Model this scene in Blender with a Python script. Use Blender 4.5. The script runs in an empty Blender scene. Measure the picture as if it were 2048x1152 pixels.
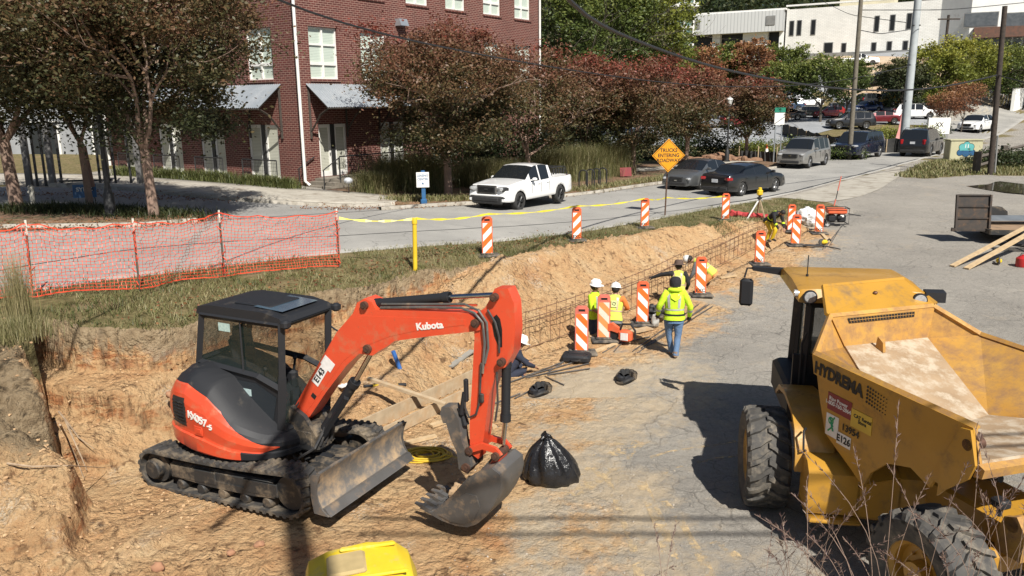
import bpy, bmesh, math, random
import numpy as np
from mathutils import Vector, Matrix, Euler
R = math.radians
random.seed(7)
scene = bpy.context.scene
col = scene.collection
# ---------------- camera, sky, sun, exposure ----------------
FPX, CZ = 1600.0, 5.5
PITCH = math.atan(371 / 1600.0)
ROLL = math.atan2(76, 6980)
cF = Vector((0, math.cos(PITCH), -math.sin(PITCH)))
_r0 = Vector((1, 0, 0)); _u0 = Vector((0, math.sin(PITCH), math.cos(PITCH)))
cR = _r0 * math.cos(ROLL) - _u0 * math.sin(ROLL)
cU = _u0 * math.cos(ROLL) + _r0 * math.sin(ROLL)
cam = bpy.data.objects.new('camera', bpy.data.cameras.new('camera'))
col.objects.link(cam)
cam.data.sensor_width = 36; cam.data.lens = FPX / 2048 * 36
cam.data.clip_end = 3000; cam.data.clip_start = .05
cam.matrix_world = Matrix(((cR.x, cU.x, -cF.x, 0), (cR.y, cU.y, -cF.y, 0), (cR.z, cU.z, -cF.z, CZ), (0, 0, 0, 1)))
scene.camera = cam
SUN_EL = R(47.5); SH = Vector((-0.37, 0.929, 0)).normalized()     # SH: the way shadows fall
sdir = Vector((SH.x * math.cos(SUN_EL), SH.y * math.cos(SUN_EL), -math.sin(SUN_EL)))
sl = bpy.data.lights.new('sun', 'SUN'); sl.energy = 5.0; sl.angle = R(0.55); sl.color = (1, .955, .88)
sun = bpy.data.objects.new('sun', sl); col.objects.link(sun)
sun.rotation_euler = sdir.to_track_quat('-Z', 'Y').to_euler(); sun.location = (0, 0, 60)
w = bpy.data.worlds.new('World'); scene.world = w; w.use_nodes = True
nt = w.node_tree; bg = nt.nodes['Background']
sky = nt.nodes.new('ShaderNodeTexSky'); sky.sky_type = 'NISHITA'; sky.sun_disc = False
sky.sun_elevation = SUN_EL; sky.sun_rotation = math.atan2(-SH.x, -SH.y)
nt.links.new(sky.outputs[0], bg.inputs[0]); bg.inputs[1].default_value = 0.05
vs = scene.view_settings
vs.view_transform = 'Standard'; vs.look = 'None'; vs.exposure = 0.5; vs.gamma = 1
scene.cycles.max_bounces = 6; scene.cycles.diffuse_bounces = 3; scene.cycles.transparent_max_bounces = 16

def proj(p):
    d = Vector(p) - Vector((0, 0, CZ)); z = d.dot(cF)
    return 1024 + FPX * d.dot(cR) / z, 576 - FPX * d.dot(cU) / z
def ray(px, py): return cF + cR * ((px - 1024) / FPX) + cU * ((576 - py) / FPX)
def un(px, py, z=0.0):
    d = ray(px, py); t = (z - CZ) / d.z
    return Vector((d.x * t, d.y * t, z))
def und(px, py, Y):
    d = ray(px, py); t = Y / d.y
    return Vector((d.x * t, Y, CZ + d.z * t))
# ---------------- object helpers ----------------
def tag(o, label=None, cat=None, group=None, kind=None):
    if label: o['label'] = label
    if cat: o['category'] = cat
    if group: o['group'] = group
    if kind: o['kind'] = kind
    return o
def empty(name, loc=(0, 0, 0), rz=0.0, label=None, cat=None, group=None):
    o = bpy.data.objects.new(name, None); col.objects.link(o)
    o.location = loc; o.rotation_euler = (0, 0, rz); o.empty_display_size = .2
    return tag(o, label, cat, group)
def copy_tree(o, loc=None, rz=None, label=None, parent=None, group=None, scale=None):
    c = o.copy(); col.objects.link(c); c.parent = parent
    for ch in list(o.children): copy_tree(ch, parent=c)
    if loc is not None: c.location = loc
    if rz is not None: c.rotation_euler = (0, 0, rz)
    if scale is not None: c.scale = (scale,) * 3 if not hasattr(scale, '__len__') else scale
    if label: c['label'] = label
    if group: c['group'] = group
    return c
class MB:
    def __init__(s): s.v = []; s.f = []; s.sm = []; s.mi = []; s.m = 0; s.T = None
    def add(s, vs, fs, smooth=False):
        b = len(s.v)
        if s.T is not None: vs = [s.T @ Vector(q) for q in vs]
        s.v += [tuple(q) for q in vs]
        s.f += [tuple(i + b for i in q) for q in fs]
        s.sm += [smooth] * len(fs); s.mi += [s.m] * len(fs)
        return s
    def box(s, c, d, rz=0, rx=0, ry=0, taper=1.0):
        h = [k / 2 for k in d]; m = Euler((rx, ry, rz)).to_matrix(); c = Vector(c); vs = []
        for z in (-1, 1):
            t = taper if z > 0 else 1
            for x, y in ((-1, -1), (1, -1), (1, 1), (-1, 1)):
                vs.append(c + m @ Vector((x * h[0] * t, y * h[1] * t, z * h[2])))
        return s.add(vs, [(3, 2, 1, 0), (4, 5, 6, 7), (0, 1, 5, 4), (1, 2, 6, 5), (2, 3, 7, 6), (3, 0, 4, 7)])
    def rbox(s, c, d, r=.02, rz=0, rx=0, ry=0):      # box with chamfered edges
        m = Euler((rx, ry, rz)).to_matrix(); c = Vector(c)
        hx, hy, hz = d[0] / 2, d[1] / 2, d[2] / 2; r = min(r, hx * .9, hy * .9, hz * .9)
        def ring(z, i):
            a, b = hx - i, hy - i
            return [(a - r, b, z), (-a + r, b, z), (-a, b - r, z), (-a, -b + r, z), (-a + r, -b, z), (a - r, -b, z), (a, -b + r, z), (a, b - r, z)]
        rs = [ring(-hz, r), ring(-hz + r, 0), ring(hz - r, 0), ring(hz, r)]
        vs = [c + m @ Vector(q) for rr in rs for q in rr]; fs = []
        for k in range(3):
            for i in range(8):
                j = (i + 1) % 8; fs.append((k * 8 + i, k * 8 + j, k * 8 + 8 + j, k * 8 + 8 + i))
        fs.append(tuple(range(7, -1, -1))); fs.append(tuple(range(24, 32)))
        return s.add(vs, fs)
    def tube(s, pts, r, n=8, caps=True, smooth=True):
        pts = [Vector(p) for p in pts]
        rs = r if hasattr(r, '__len__') else [r] * len(pts)
        vs = []; up = None
        for i, p in enumerate(pts):
            t = (pts[min(i + 1, len(pts) - 1)] - pts[max(i - 1, 0)])
            if t.length < 1e-9: t = Vector((0, 0, 1))
            t.normalize()
            if up is None:
                up = Vector((0, 0, 1)) if abs(t.z) < .9 else Vector((1, 0, 0))
            a = (up - t * up.dot(t))
            if a.length < 1e-5: a = t.orthogonal()
            a.normalize(); up = a; b = t.cross(a)
            for k in range(n):
                an = 2 * math.pi * k / n
                vs.append(p + (a * math.cos(an) + b * math.sin(an)) * rs[i])
        fs = []
        for i in range(len(pts) - 1):
            for k in range(n):
                j = (k + 1) % n
                fs.append((i * n + k, i * n + j, i * n + n + j, i * n + n + k))
        s.add(vs, fs, smooth)
        if caps:
            b = len(s.v) - len(vs)
            s.f += [tuple(b + q for q in range(n - 1, -1, -1)), tuple(b + (len(pts) - 1) * n + q for q in range(n))]
            s.sm += [False, False]; s.mi += [s.m] * 2
        return s
    def cyl(s, p0, p1, r0, r1=None, n=12, caps=True): return s.tube([p0, p1], [r0, r0 if r1 is None else r1], n, caps)
    def prism(s, prof, off, d, smooth=False):        # closed polygon of 3-D points extruded by d
        prof = [Vector(p) + Vector(off) for p in prof]; n = len(prof); d = Vector(d)
        vs = prof + [p + d for p in prof]
        fs = [tuple(range(n - 1, -1, -1)), tuple(range(n, 2 * n))]
        s.add(vs, fs)
        return s.add(vs, [(i, (i + 1) % n, n + (i + 1) % n, n + i) for i in range(n)], smooth)
    def xz(s, prof, y0, y1): return s.prism([(x, 0, z) for x, z in prof], (0, y0, 0), (0, y1 - y0, 0))
    def lathe(s, prof, c, ax='z', n=20, arc=None):   # prof: (r, h)
        c = Vector(c); vs = []; fs = []; m = len(prof)
        for k in range(n):
            a = 2 * math.pi * k / n; ca, sa = math.cos(a), math.sin(a)
            for r, h in prof:
                q = {'z': (r * ca, r * sa, h), 'y': (r * ca, h, r * sa), 'x': (h, r * ca, r * sa)}[ax]
                vs.append(c + Vector(q))
        for k in range(n):
            k2 = (k + 1) % n
            for i in range(m - 1): fs.append((k * m + i, k2 * m + i, k2 * m + i + 1, k * m + i + 1))
        return s.add(vs, fs, True)
    def ball(s, c, r, nu=12, nv=8, rot=None):
        r = r if hasattr(r, '__len__') else (r,) * 3; c = Vector(c); vs = []; fs = []
        m = Euler(rot).to_matrix() if rot else Matrix.Identity(3)
        for j in range(nv + 1):
            t = math.pi * j / nv
            for i in range(nu):
                a = 2 * math.pi * i / nu
                vs.append(c + m @ Vector((r[0] * math.sin(t) * math.cos(a), r[1] * math.sin(t) * math.sin(a), r[2] * math.cos(t))))
        for j in range(nv):
            for i in range(nu):
                i2 = (i + 1) % nu; fs.append((j * nu + i, (j + 1) * nu + i, (j + 1) * nu + i2, j * nu + i2))
        return s.add(vs, fs, True)
    def loft(s, rings, closed=True, caps=True, smooth=True):
        n = len(rings[0]); vs = [q for r_ in rings for q in r_]; fs = []
        for i in range(len(rings) - 1):
            for k in range(n if closed else n - 1):
                j = (k + 1) % n; fs.append((i * n + k, i * n + j, i * n + n + j, i * n + n + k))
        s.add(vs, fs, smooth)
        if caps and closed:
            b = len(s.v) - len(vs)
            s.f += [tuple(b + q for q in range(n - 1, -1, -1)), tuple(b + (len(rings) - 1) * n + q for q in range(n))]
            s.sm += [False, False]; s.mi += [s.m] * 2
        return s
    def build(s, name, mats, parent=None, angle=35, loc=None, fix=True):
        me = bpy.data.meshes.new(name); me.from_pydata(s.v, [], s.f)
        if not isinstance(mats, (list, tuple)): mats = [mats]
        for m in mats: me.materials.append(m)
        me.polygons.foreach_set('use_smooth', s.sm)
        me.polygons.foreach_set('material_index', [min(i, len(mats) - 1) for i in s.mi])
        me.update()
        if fix:
            bm = bmesh.new(); bm.from_mesh(me)
            bmesh.ops.remove_doubles(bm, verts=bm.verts, dist=1e-5)
            bmesh.ops.recalc_face_normals(bm, faces=bm.faces)
            bm.to_mesh(me); bm.free()
        try: me.set_sharp_from_angle(angle=R(angle))
        except Exception: pass
        o = bpy.data.objects.new(name, me); col.objects.link(o)
        if parent is not None: o.parent = parent
        if loc is not None: o.location = loc
        return o
def grid_obj(name, X, Y, Z, mat, attrs=None, keep=None):
    ny, nx = X.shape; n = nx * ny
    co = np.stack([X, Y, Z], -1).reshape(-1, 3).astype(np.float32)
    i = np.arange(nx - 1)[None, :] + np.arange(ny - 1)[:, None] * nx
    q = np.stack([i, i + 1, i + nx + 1, i + nx], -1)
    if keep is not None: q = q[keep]
    q = q.reshape(-1, 4)
    me = bpy.data.meshes.new(name)
    me.vertices.add(n); me.vertices.foreach_set('co', co.ravel())
    me.loops.add(q.size); me.loops.foreach_set('vertex_index', q.ravel().astype(np.int32))
    me.polygons.add(len(q)); me.polygons.foreach_set('loop_start', np.arange(0, q.size, 4, dtype=np.int32))
    me.polygons.foreach_set('loop_total', np.full(len(q), 4, dtype=np.int32))
    me.polygons.foreach_set('use_smooth', np.ones(len(q), dtype=bool))
    me.update(calc_edges=True)
    for k, a in (attrs or {}).items():
        at = me.attributes.new(k, 'FLOAT', 'POINT'); at.data.foreach_set('value', a.ravel().astype(np.float32))
    me.materials.append(mat)
    o = bpy.data.objects.new(name, me); col.objects.link(o); return o
def quads_obj(name, V, mat, parent=None, nv=4, attrs=None):     # V: (n, nv, 3) loose faces
    n = len(V); me = bpy.data.meshes.new(name)
    me.vertices.add(n * nv); me.vertices.foreach_set('co', V.astype(np.float32).ravel())
    me.loops.add(n * nv); me.loops.foreach_set('vertex_index', np.arange(n * nv, dtype=np.int32))
    me.polygons.add(n); me.polygons.foreach_set('loop_start', np.arange(0, n * nv, nv, dtype=np.int32))
    me.polygons.foreach_set('loop_total', np.full(n, nv, dtype=np.int32)); me.update(calc_edges=True)
    for k, a in (attrs or {}).items():
        at = me.attributes.new(k, 'FLOAT', 'POINT'); at.data.foreach_set('value', np.repeat(a, nv).astype(np.float32))
    me.materials.append(mat)
    o = bpy.data.objects.new(name, me); col.objects.link(o)
    if parent is not None: o.parent = parent
    return o
# ---------------- materials ----------------
class NT:
    def __init__(s, name):
        s.mat = bpy.data.materials.new(name); s.mat.use_nodes = True
        s.t = s.mat.node_tree; s.b = s.t.nodes['Principled BSDF']; s.out = s.t.nodes['Material Output']
        s._c = {}
    def n(s, typ, **kw):
        x = s.t.nodes.new(typ)
        for k, v in kw.items():
            if k.startswith('_'): setattr(x, k[1:], v)
            else: x.inputs[k.replace('__', ' ')].default_value = v
        return x
    def l(s, a, b): s.t.links.new(a, b)
    def pos(s, kind='Object'):
        if kind not in s._c:
            s._c[kind] = s.t.nodes.new('ShaderNodeTexCoord').outputs[kind]
        return s._c[kind]
    def noise(s, scale, detail=4, rough=.55, vec=None, dist=0, kind='Object'):
        x = s.n('ShaderNodeTexNoise', Scale=scale, Detail=detail, Roughness=rough, Distortion=dist)
        s.l(vec if vec is not None else s.pos(kind), x.inputs['Vector']); return x.outputs['Fac']
    def ramp(s, fac, stops):
        x = s.t.nodes.new('ShaderNodeValToRGB'); e = x.color_ramp.elements
        while len(e) < len(stops): e.new(.5)
        for q, (p, c) in zip(e, stops):
            q.position = p; q.color = (*c, 1) if hasattr(c, '__len__') else (c, c, c, 1)
        s.l(fac, x.inputs[0]); return x.outputs[0]
    def mix(s, fac, a, b, mode='MIX'):
        x = s.t.nodes.new('ShaderNodeMix'); x.data_type = 'RGBA'; x.blend_type = mode
        for v, i in ((fac, 0), (a, 6), (b, 7)):
            if hasattr(v, 'is_output') or hasattr(v, 'links'): s.l(v, x.inputs[i])
            elif i == 0: x.inputs[0].default_value = v
            else: x.inputs[i].default_value = (*v, 1) if len(v) == 3 else v
        return x.outputs[2]
    def math(s, op, a, b=None, clamp=False):
        x = s.t.nodes.new('ShaderNodeMath'); x.operation = op; x.use_clamp = clamp
        for v, i in ((a, 0), (b, 1)):
            if v is None: continue
            if hasattr(v, 'links'): s.l(v, x.inputs[i])
            else: x.inputs[i].default_value = v
        return x.outputs[0]
    def bump(s, h, strength=.5, dist=.02, prev=None):
        x = s.n('ShaderNodeBump', Strength=strength, Distance=dist); s.l(h, x.inputs['Height'])
        if prev is not None: s.l(prev, x.inputs['Normal'])
        return x.outputs[0]
    def base(s, c):
        if hasattr(c, 'links'): s.l(c, s.b.inputs['Base Color'])
        else: s.b.inputs['Base Color'].default_value = (*c, 1)
    def normal(s, nrm): s.l(nrm, s.b.inputs['Normal'])
    def set(s, **kw):
        for k, v in kw.items():
            k = k.replace('__', ' ')
            if hasattr(v, 'links'): s.l(v, s.b.inputs[k])
            else: s.b.inputs[k].default_value = v
        return s
def M(name, c1, c2=None, scale=6, rough=.6, metal=0.0, bump=0.0, bscale=None, bdist=.01, coat=0.0, dirt=None, dscale=3, damt=.5, detail=5, spec=.5, emit=None):
    t = NT(name)
    if c2 is None: c2 = tuple(x * .85 for x in c1)
    c = t.ramp(t.noise(scale, detail), [(.35, c1), (.65, c2)])
    if dirt is not None:
        lo = .62 - damt * .35
        f = t.ramp(t.noise(dscale, 8, .68), [(lo, 0.0), (lo + .16, 1.0)])
        c = t.mix(f, c, dirt)
        t.set(Roughness=t.math('ADD', t.math('MULTIPLY', f, .35), rough, True))
    else: t.set(Roughness=rough)
    t.base(c); t.set(Metallic=metal); t.b.inputs['Specular IOR Level'].default_value = spec
    if coat: t.set(Coat__Weight=coat); t.set(Coat__Roughness=.06)
    if bump: t.normal(t.bump(t.noise(bscale or scale * 4, 6, .6), bump, bdist))
    if emit: t.set(Emission__Color=(*emit[0], 1), Emission__Strength=emit[1])
    return t.mat
def glass_mat(name, c=(.02, .025, .03), rough=.04, alpha=1.0):
    t = NT(name); t.base(c); t.set(Roughness=rough); t.b.inputs['Specular IOR Level'].default_value = .8
    if alpha < 1: t.set(Alpha=alpha)
    return t.mat
def text_mesh(s, size, mat, parent, loc, rot, name='lettering', depth=.003, bold=.012, align='CENTER', xs=1.0, shear=0.0):
    cu = bpy.data.curves.new('t', 'FONT'); cu.body = s; cu.size = size; cu.extrude = depth; cu.offset = bold * size
    cu.align_x = align; cu.align_y = 'CENTER'; cu.shear = shear; cu.resolution_u = 3; cu.space_line = .85
    o = bpy.data.objects.new('t', cu); col.objects.link(o)
    dg = bpy.context.evaluated_depsgraph_get(); dg.update()
    me = bpy.data.meshes.new_from_object(o.evaluated_get(dg)); bpy.data.objects.remove(o)
    me.name = name; me.materials.clear(); me.materials.append(mat)
    q = bpy.data.objects.new(name, me); col.objects.link(q); q.parent = parent
    q.location = loc; q.rotation_euler = rot if not isinstance(rot, Matrix) else rot.to_euler(); q.scale = (xs, 1, 1)
    return q
# ---------------- numpy noise ----------------
_rng = np.random.RandomState(3); _G = _rng.rand(256, 256)
def vnoise(x, y):
    xi = np.floor(x).astype(int); yi = np.floor(y).astype(int); fx = x - xi; fy = y - yi
    fx = fx * fx * (3 - 2 * fx); fy = fy * fy * (3 - 2 * fy)
    g = lambda a, b: _G[a & 255, b & 255]
    return (g(xi, yi) * (1 - fx) + g(xi + 1, yi) * fx) * (1 - fy) + (g(xi, yi + 1) * (1 - fx) + g(xi + 1, yi + 1) * fx) * fy
def fbm(x, y, s=1.0, o=4, gain=.5):
    a = 1.0; t = 0; tot = 0
    for k in range(o):
        t = t + a * (vnoise(x * s + 17.3 * k, y * s + 9.1 * k) - .5); tot += a; a *= gain; s *= 2.03
    return t / tot * 2
def sstep(x, a, b):
    t = np.clip((x - a) / (b - a), 0, 1); return t * t * (3 - 2 * t)
def pl_dist(x, y, pts):                       # distance to a polyline, side (+ left of travel), param
    best = np.full(np.shape(x), 1e9); side = np.zeros(np.shape(x)); par = np.zeros(np.shape(x))
    for i in range(len(pts) - 1):
        ax, ay = pts[i][:2]; bx, by = pts[i + 1][:2]; dx, dy = bx - ax, by - ay; L2 = dx * dx + dy * dy
        t = np.clip(((x - ax) * dx + (y - ay) * dy) / L2, 0, 1)
        d = np.hypot(x - ax - t * dx, y - ay - t * dy); c = dx * (y - ay) - dy * (x - ax)
        m = d < best - 1e-9; best = np.where(m, d, best); side = np.where(m, np.sign(c), side); par = np.where(m, i + t, par)
    return best, side, par
def in_poly(x, y, pts):
    r = np.zeros(np.shape(x), bool); n = len(pts); j = n - 1
    for i in range(n):
        xi, yi = pts[i][:2]; xj, yj = pts[j][:2]
        if yi != yj:
            c = ((yi > y) != (yj > y)) & (x < (xj - xi) * (y - yi) / (yj - yi) + xi); r ^= c
        j = i
    return r
# ---------------- terrain ----------------
_cp = [un(*q) for q in [
 (1350,718,.08),(1100,1000,0),(1550,1040,0),(1160,712,.04),(1283,660,.1),(1400,592,.25),(1518,532,.38),(1637,472,.6),(1700,560,.3),(1900,600,.22),(2040,560,.3),(1500,700,.05),
 (1920,485,.5),(1640,400,.8),(1800,400,.72),(2040,430,.68),(1700,362,.85),(1830,330,.9),(1950,330,.85),(2040,350,.8),
 (0,610,2.0),(68,600,1.98),(265,590,1.92),(442,560,1.82),(678,540,1.68),(832,540,1.52),(975,514,1.42),(1153,484,1.15),(1290,458,1.0),(1450,442,.82),(1560,432,.72),
 (600,415,1.6),(720,415,1.5),(950,405,1.15),(1150,385,1.02),(1300,365,.92),(1530,345,.82),(1640,318,.85),(1740,300,.9),(1857,316,.92),(1962,266,1.6),
 (0,470,1.95),(250,460,1.85),(330,395,1.85),(230,348,2.05),(0,405,2.1),(612,374,1.72),(1340,278,1.5),(1450,262,2.2),(1620,243,3.0),(1560,250,2.6),(1740,240,2.9),(1850,240,2.9)]]
_cp += [Vector(q) for q in [(0,0,0),(-8,2,0.1),(8,2,0),(16,6,.05),(24,14,.2),(0,-12,0),(-30,-10,.5),(30,-10,0),(-26,14,2.0),(-40,30,2.2),(-34,56,2.4),(-4,46,1.5),(4,58,1.3),(-30,80,3),
 (10,80,1.4),(110,130,3.9),(61,121,9.0),(57,161,13.7),(36,172,14.2),(66,124,11.0),(80,124,11.4),(90,150,15),(20,135,9.5),(0,140,9),(-60,150,8),(120,160,16),(50,200,20),(-20,200,17),(120,210,24),(180,130,6),(150,80,2.5),(60,60,1.0),(90,40,.6),(60,10,.3),(45,30,.5),(72,118,3.4),(45,118,4.2),(28,112,3.4),(0,320,30),(160,320,38),(-160,320,26),(-150,120,6),(-160,0,2),(160,0,1),(0,-120,0),(-100,-110,0),(110,-110,0),(300,200,25),(300,20,3)]]
_cp += [un(*q) for q in [(-120,690,1.92),(60,648,1.88),(300,655,1.82),(520,598,1.76),(640,571,1.71),(850,533,1.51),(1150,488,1.15),(1450,446,.8)]] + [un(*q) for q in [(560,960,0),(700,888,0),(800,842,0),(900,800,0),(985,756,0),(1080,722,.02),(1150,702,.03),(1290,642,.1),(1400,590,.2),(1520,524,.38),(400,1010,0),(280,1060,0),(900,900,0),(700,1000,0),(600,1100,0),(1000,850,0),(1200,760,.02)]] + [Vector((-12, 12, 1.8)), Vector((-9, 12.5, 1.8)), Vector((-14, 9, 1.2))]
_P = np.array([list(p) for p in _cp])
_n = len(_P); _A = np.zeros((_n + 3, _n + 3)); _A[:_n, :_n] = np.hypot(_P[:, None, 0] - _P[None, :, 0], _P[:, None, 1] - _P[None, :, 1]) + np.eye(_n) * -.35
_A[:_n, _n] = _A[_n, :_n] = 1; _A[:_n, _n + 1] = _A[_n + 1, :_n] = _P[:, 0]; _A[:_n, _n + 2] = _A[_n + 2, :_n] = _P[:, 1]
_W = np.linalg.solve(_A, np.concatenate([_P[:, 2], [0, 0, 0]]))
def hbase(x, y):
    z = _W[_n] + _W[_n + 1] * x + _W[_n + 2] * y
    for k in range(_n): z = z + _W[k] * np.hypot(x - _P[k, 0], y - _P[k, 1])
    return z
XY = lambda l: [tuple(un(*q))[:2] for q in l]
# edge of the grass strip over the pit (left to right) and the footing line on the lot side
EDGE = XY([(-120,680,1.9),(60,638,1.86),(160,650,1.86),(300,655,1.8),(400,632,1.78),(520,605,1.75),(640,578,1.7),(740,560,1.6),(850,540,1.5),(975,520,1.42),(1150,493,1.14),(1290,466,.98),(1450,449,.8),(1545,440,.74)])
FOOT = XY([(560,960,0),(700,885,0),(985,752,0),(1150,690,.03),(1290,632,.1),(1400,580,.2),(1520,515,.38),(1590,480,.48)])
BANK = XY([(75,700,1.75),(110,790,1.3),(150,890,.8),(172,1000,.35),(175,1130,0)])   # line where the left bank drops to the pit
PIT = EDGE + FOOT[::-1] + XY([(520,1010,0),(560,1140,0),(700,1400,0),(-200,1600,0)]) + [(-16, 4), (-16, 12)]
def masks(x, y):
    wob = fbm(x, y, 1.3, 4) * .15 + fbm(x, y, 6, 3) * .05 + .03
    d1, s1, p1 = pl_dist(x, y, EDGE); d1 = d1 * -s1 + wob       # positive inside the pit
    d2, s2, p2 = pl_dist(x, y, FOOT); d2 = d2 * s2               # positive on the pit side
    return d1, d2, p1
def height(x, y, fine=True):
    x = np.asarray(x, float); y = np.asarray(y, float)
    z = hbase(x, y); zt = z
    near = (y < 46) & (y > 4) & (x > -20) & (x < 20)
    if not near.any(): return z
    d1, d2, p1 = masks(x, y)
    zedge = np.interp(p1, range(len(EDGE)), [1.9,1.86,1.86,1.8,1.78,1.75,1.7,1.6,1.5,1.42,1.14,.98,.8,.74])
    # left: benches
    jag = fbm(x, y, 2.6, 3) * .13 + np.abs(fbm(x + 3, y, 1.1, 3)) * .22 + np.abs(fbm(x, y, 4.5, 3)) * .24 - .05
    s = d1 + jag
    ter = np.interp(s, [-.02, .06, .95, 1.03, 1.8, 1.87, 9], [0, -.80, -.86, -1.32, -1.38, -1.82, -1.88])
    za = zedge + ter
    floor = np.clip(fbm(x, y, .8, 3) * .05, -.08, .1)
    za = np.maximum(za, floor)
    # right: spoil slope down to the footing
    u = np.clip(d1 / np.maximum(d1 + np.maximum(d2, 0.0), .3), 0, 1)
    mound = np.interp(p1, [6, 8, 10, 12, 13], [0, .1, .35, .3, 0])
    prof = np.interp(u, [0, .04, .14, .35, .6, .85, 1], [0, -.03, -.10, -.42, -.72, -.95, -1.0])
    bumpm = np.interp(u, [0, .05, .16, .34, .6, 1], [0, .5, 1, .7, .2, 0])
    zb = zedge + prof * (zedge + .02 + .34 * sstep(x, -2.6, -1.4)) + mound * bumpm
    zb = zb + fbm(x, y, .9, 4) * .16 * np.interp(u, [0, .1, .8, 1], [.3, 1, 1, .3])
    wr = sstep(x - (y - 12) * .25, -4.6, -2.4)
    zp = za * (1 - wr) + zb * wr
    zp = np.where((d2 < 0.0) & (p1 < 8), np.minimum(zp, np.maximum(z, 0) + .03), zp)
    # near part of the pit in front of the footing is level with the lot
    fl = (d2 < 0)
    zp = np.where(fl & (wr > .5), z, zp)
    inside = sstep(d1, -.04, .08)
    trench = sstep(-d2, -.10, .02)                     # lot side of the footing
    zin = zp
    lotside = (d2 < 0) & (wr > .0)
    z = z * (1 - inside) + zin * inside
    zlot = zt
    k = sstep(-d2, -.05, .06) * sstep(x, -3.4, -2.6)
    z = z * (1 - k) + zlot * k
    # left bank
    db, sb, pb = pl_dist(x, y, BANK)
    jb = fbm(x, y, 2.2, 4) * .22
    dbs = db * -sb + jb                            # positive left of the line
    yb = np.interp(pb, range(5), [1, 1, 1, 1, 1])
    zbank = np.interp(y - (x + 6) * .25, [7.8, 8.6, 9.6, 10.6, 11.8, 13.5], [0.0, .12, .55, 1.05, 1.6, 1.86]) + fbm(x, y, 1.2, 5) * .16
    kb = sstep(dbs, -.03, .14) * sstep(y, 7.6, 8.6) * (1 - sstep(y, 14.6, 15.6)) * (d1 > -.3) * (1 - sstep(x, -3.5, -2.5))
    z = z * (1 - kb) + np.maximum(zbank, z) * kb
    z = np.where(y < 9, z, z)
    if fine:
        pitk = np.clip(inside * np.where(k > .5, .25, 1), 0, 1)
        rough_ = .5 + 1.1 * sstep(fbm(x + 4, y, .6, 3), -.25, .45)
        z = z + (fbm(x, y, 3.6, 5, .7) * .10 + np.maximum(fbm(x + 9, y, 8, 3) - .12, 0) * .13) * pitk * rough_
        z = z + (fbm(x, y, 3, 5, .72) * .15 + np.abs(fbm(x, y, 1.6, 3)) * .10) * kb
        ed = np.maximum(np.abs((x + 3.6) * .891 - (y - 11.1) * .454) / 2.6, np.abs((x + 3.6) * .454 + (y - 11.1) * .891) / 1.7)
        fl_ = 1 - sstep(ed, .8, 1.25); z = z * (1 - fl_) + (-.02 + fbm(x, y, 5, 3) * .03) * fl_
        z = z + (fbm(x, y, .35, 3) * .03) * (1 - pitk)
    return z
def hz(x, y): return float(height(np.array([x]), np.array([y]), False)[0])
def g(px, py, dz=0.0):                          # where the ray through a photo point meets the ground
    d = ray(px, py); t0 = 4.0; prev = t0
    ts = np.concatenate([np.arange(5, 60, .1), np.arange(60, 400, .5)])
    X = d.x * ts; Y = d.y * ts; Z = CZ + d.z * ts
    H = height(X, Y, False) + dz
    i = np.argmax(Z <= H)
    if not (Z <= H).any(): i = len(ts) - 1
    a, b = ts[max(i - 1, 0)], ts[i]
    fa = CZ + d.z * a - H[max(i - 1, 0)]; fb = Z[i] - H[i]
    t = a + (b - a) * (fa / (fa - fb) if fa != fb else 0)
    return Vector((d.x * t, d.y * t, CZ + d.z * t))
def axis(segs):
    out = []
    for a, b, st in segs: out += list(np.arange(a, b, st))
    return np.array(out)
GX = axis([(-400,-100,30),(-100,-40,6),(-40,-14,1.0),(-14,-10,.2),(-10,5,.05),(5,14,.1),(14,40,.6),(40,130,4),(130,420,30)])
GY = axis([(-130,-20,12),(-20,6,1.5),(6,8.4,.3),(8.4,17,.05),(17,22,.08),(22,34,.14),(34,60,.6),(60,150,3),(150,520,20)])
gX, gY = np.meshgrid(GX, GY)
gZ = height(gX, gY)
_d1, _d2, _p1 = masks(gX, gY)
_bk, _sb, _ = pl_dist(gX, gY, BANK)
GISL = XY([(1788,352,.85),(1850,325,.9),(1905,318,.9),(1980,318,.85),(2060,330,.8),(2060,352,.8),(1960,350,.8),(1850,358,.8)])
RNEAR = XY([(-260,640,2.0),(0,590,1.98),(280,560,1.9),(440,540,1.82),(690,514,1.66),(975,487,1.42),(1153,466,1.15),(1290,442,1.0),(1440,412,.85),(1556,394,.8),(1700,356,.85),(1800,330,.9),(1900,300,1.05),(1990,272,1.5),(2080,240,2.3)])
_rd, _rs, _rp = pl_dist(gX, gY, RNEAR)
_rd = _rd * _rs                                     # positive beyond the near road edge
sand = sstep(_d1, -.12, .12) * ((gX > -14) & (gX < 12) & (gY < 44))
_spill = sstep(-_d2, 4.2, 0.2) * sstep(fbm(gX, gY, .6, 4) * 1.3 + .95 - np.clip(-_d2, 0, 9) * .34, -.3, .9) * ((gY < 34) & (gX < 13))
_nearsand = sstep(-(gX - .9) + fbm(gX, gY, .8, 4) * 2.2, -1.8, 1.6) * (gY < 15)
sand = np.clip(np.where(_d2 < 0, np.maximum(_spill * .92, _nearsand * (gY < 14.5)), sand), 0, 1)
_corner = in_poly(gX, gY, XY([(1450,462,.8),(1545,440,.75),(1600,438,.75),(1680,412,.8),(1640,396,.8),(1556,396,.8),(1400,420,.85),(1300,445,1)]))
grass = ((_d1 <= -.06) & (_rd < 0.15) & (gX < 9.5) & (gX > -40) & (gY > 9)).astype(float)
grass = np.maximum(grass, _corner); grass = np.maximum(grass, in_poly(gX, gY, GISL)) * (_d1 < .05)
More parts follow.
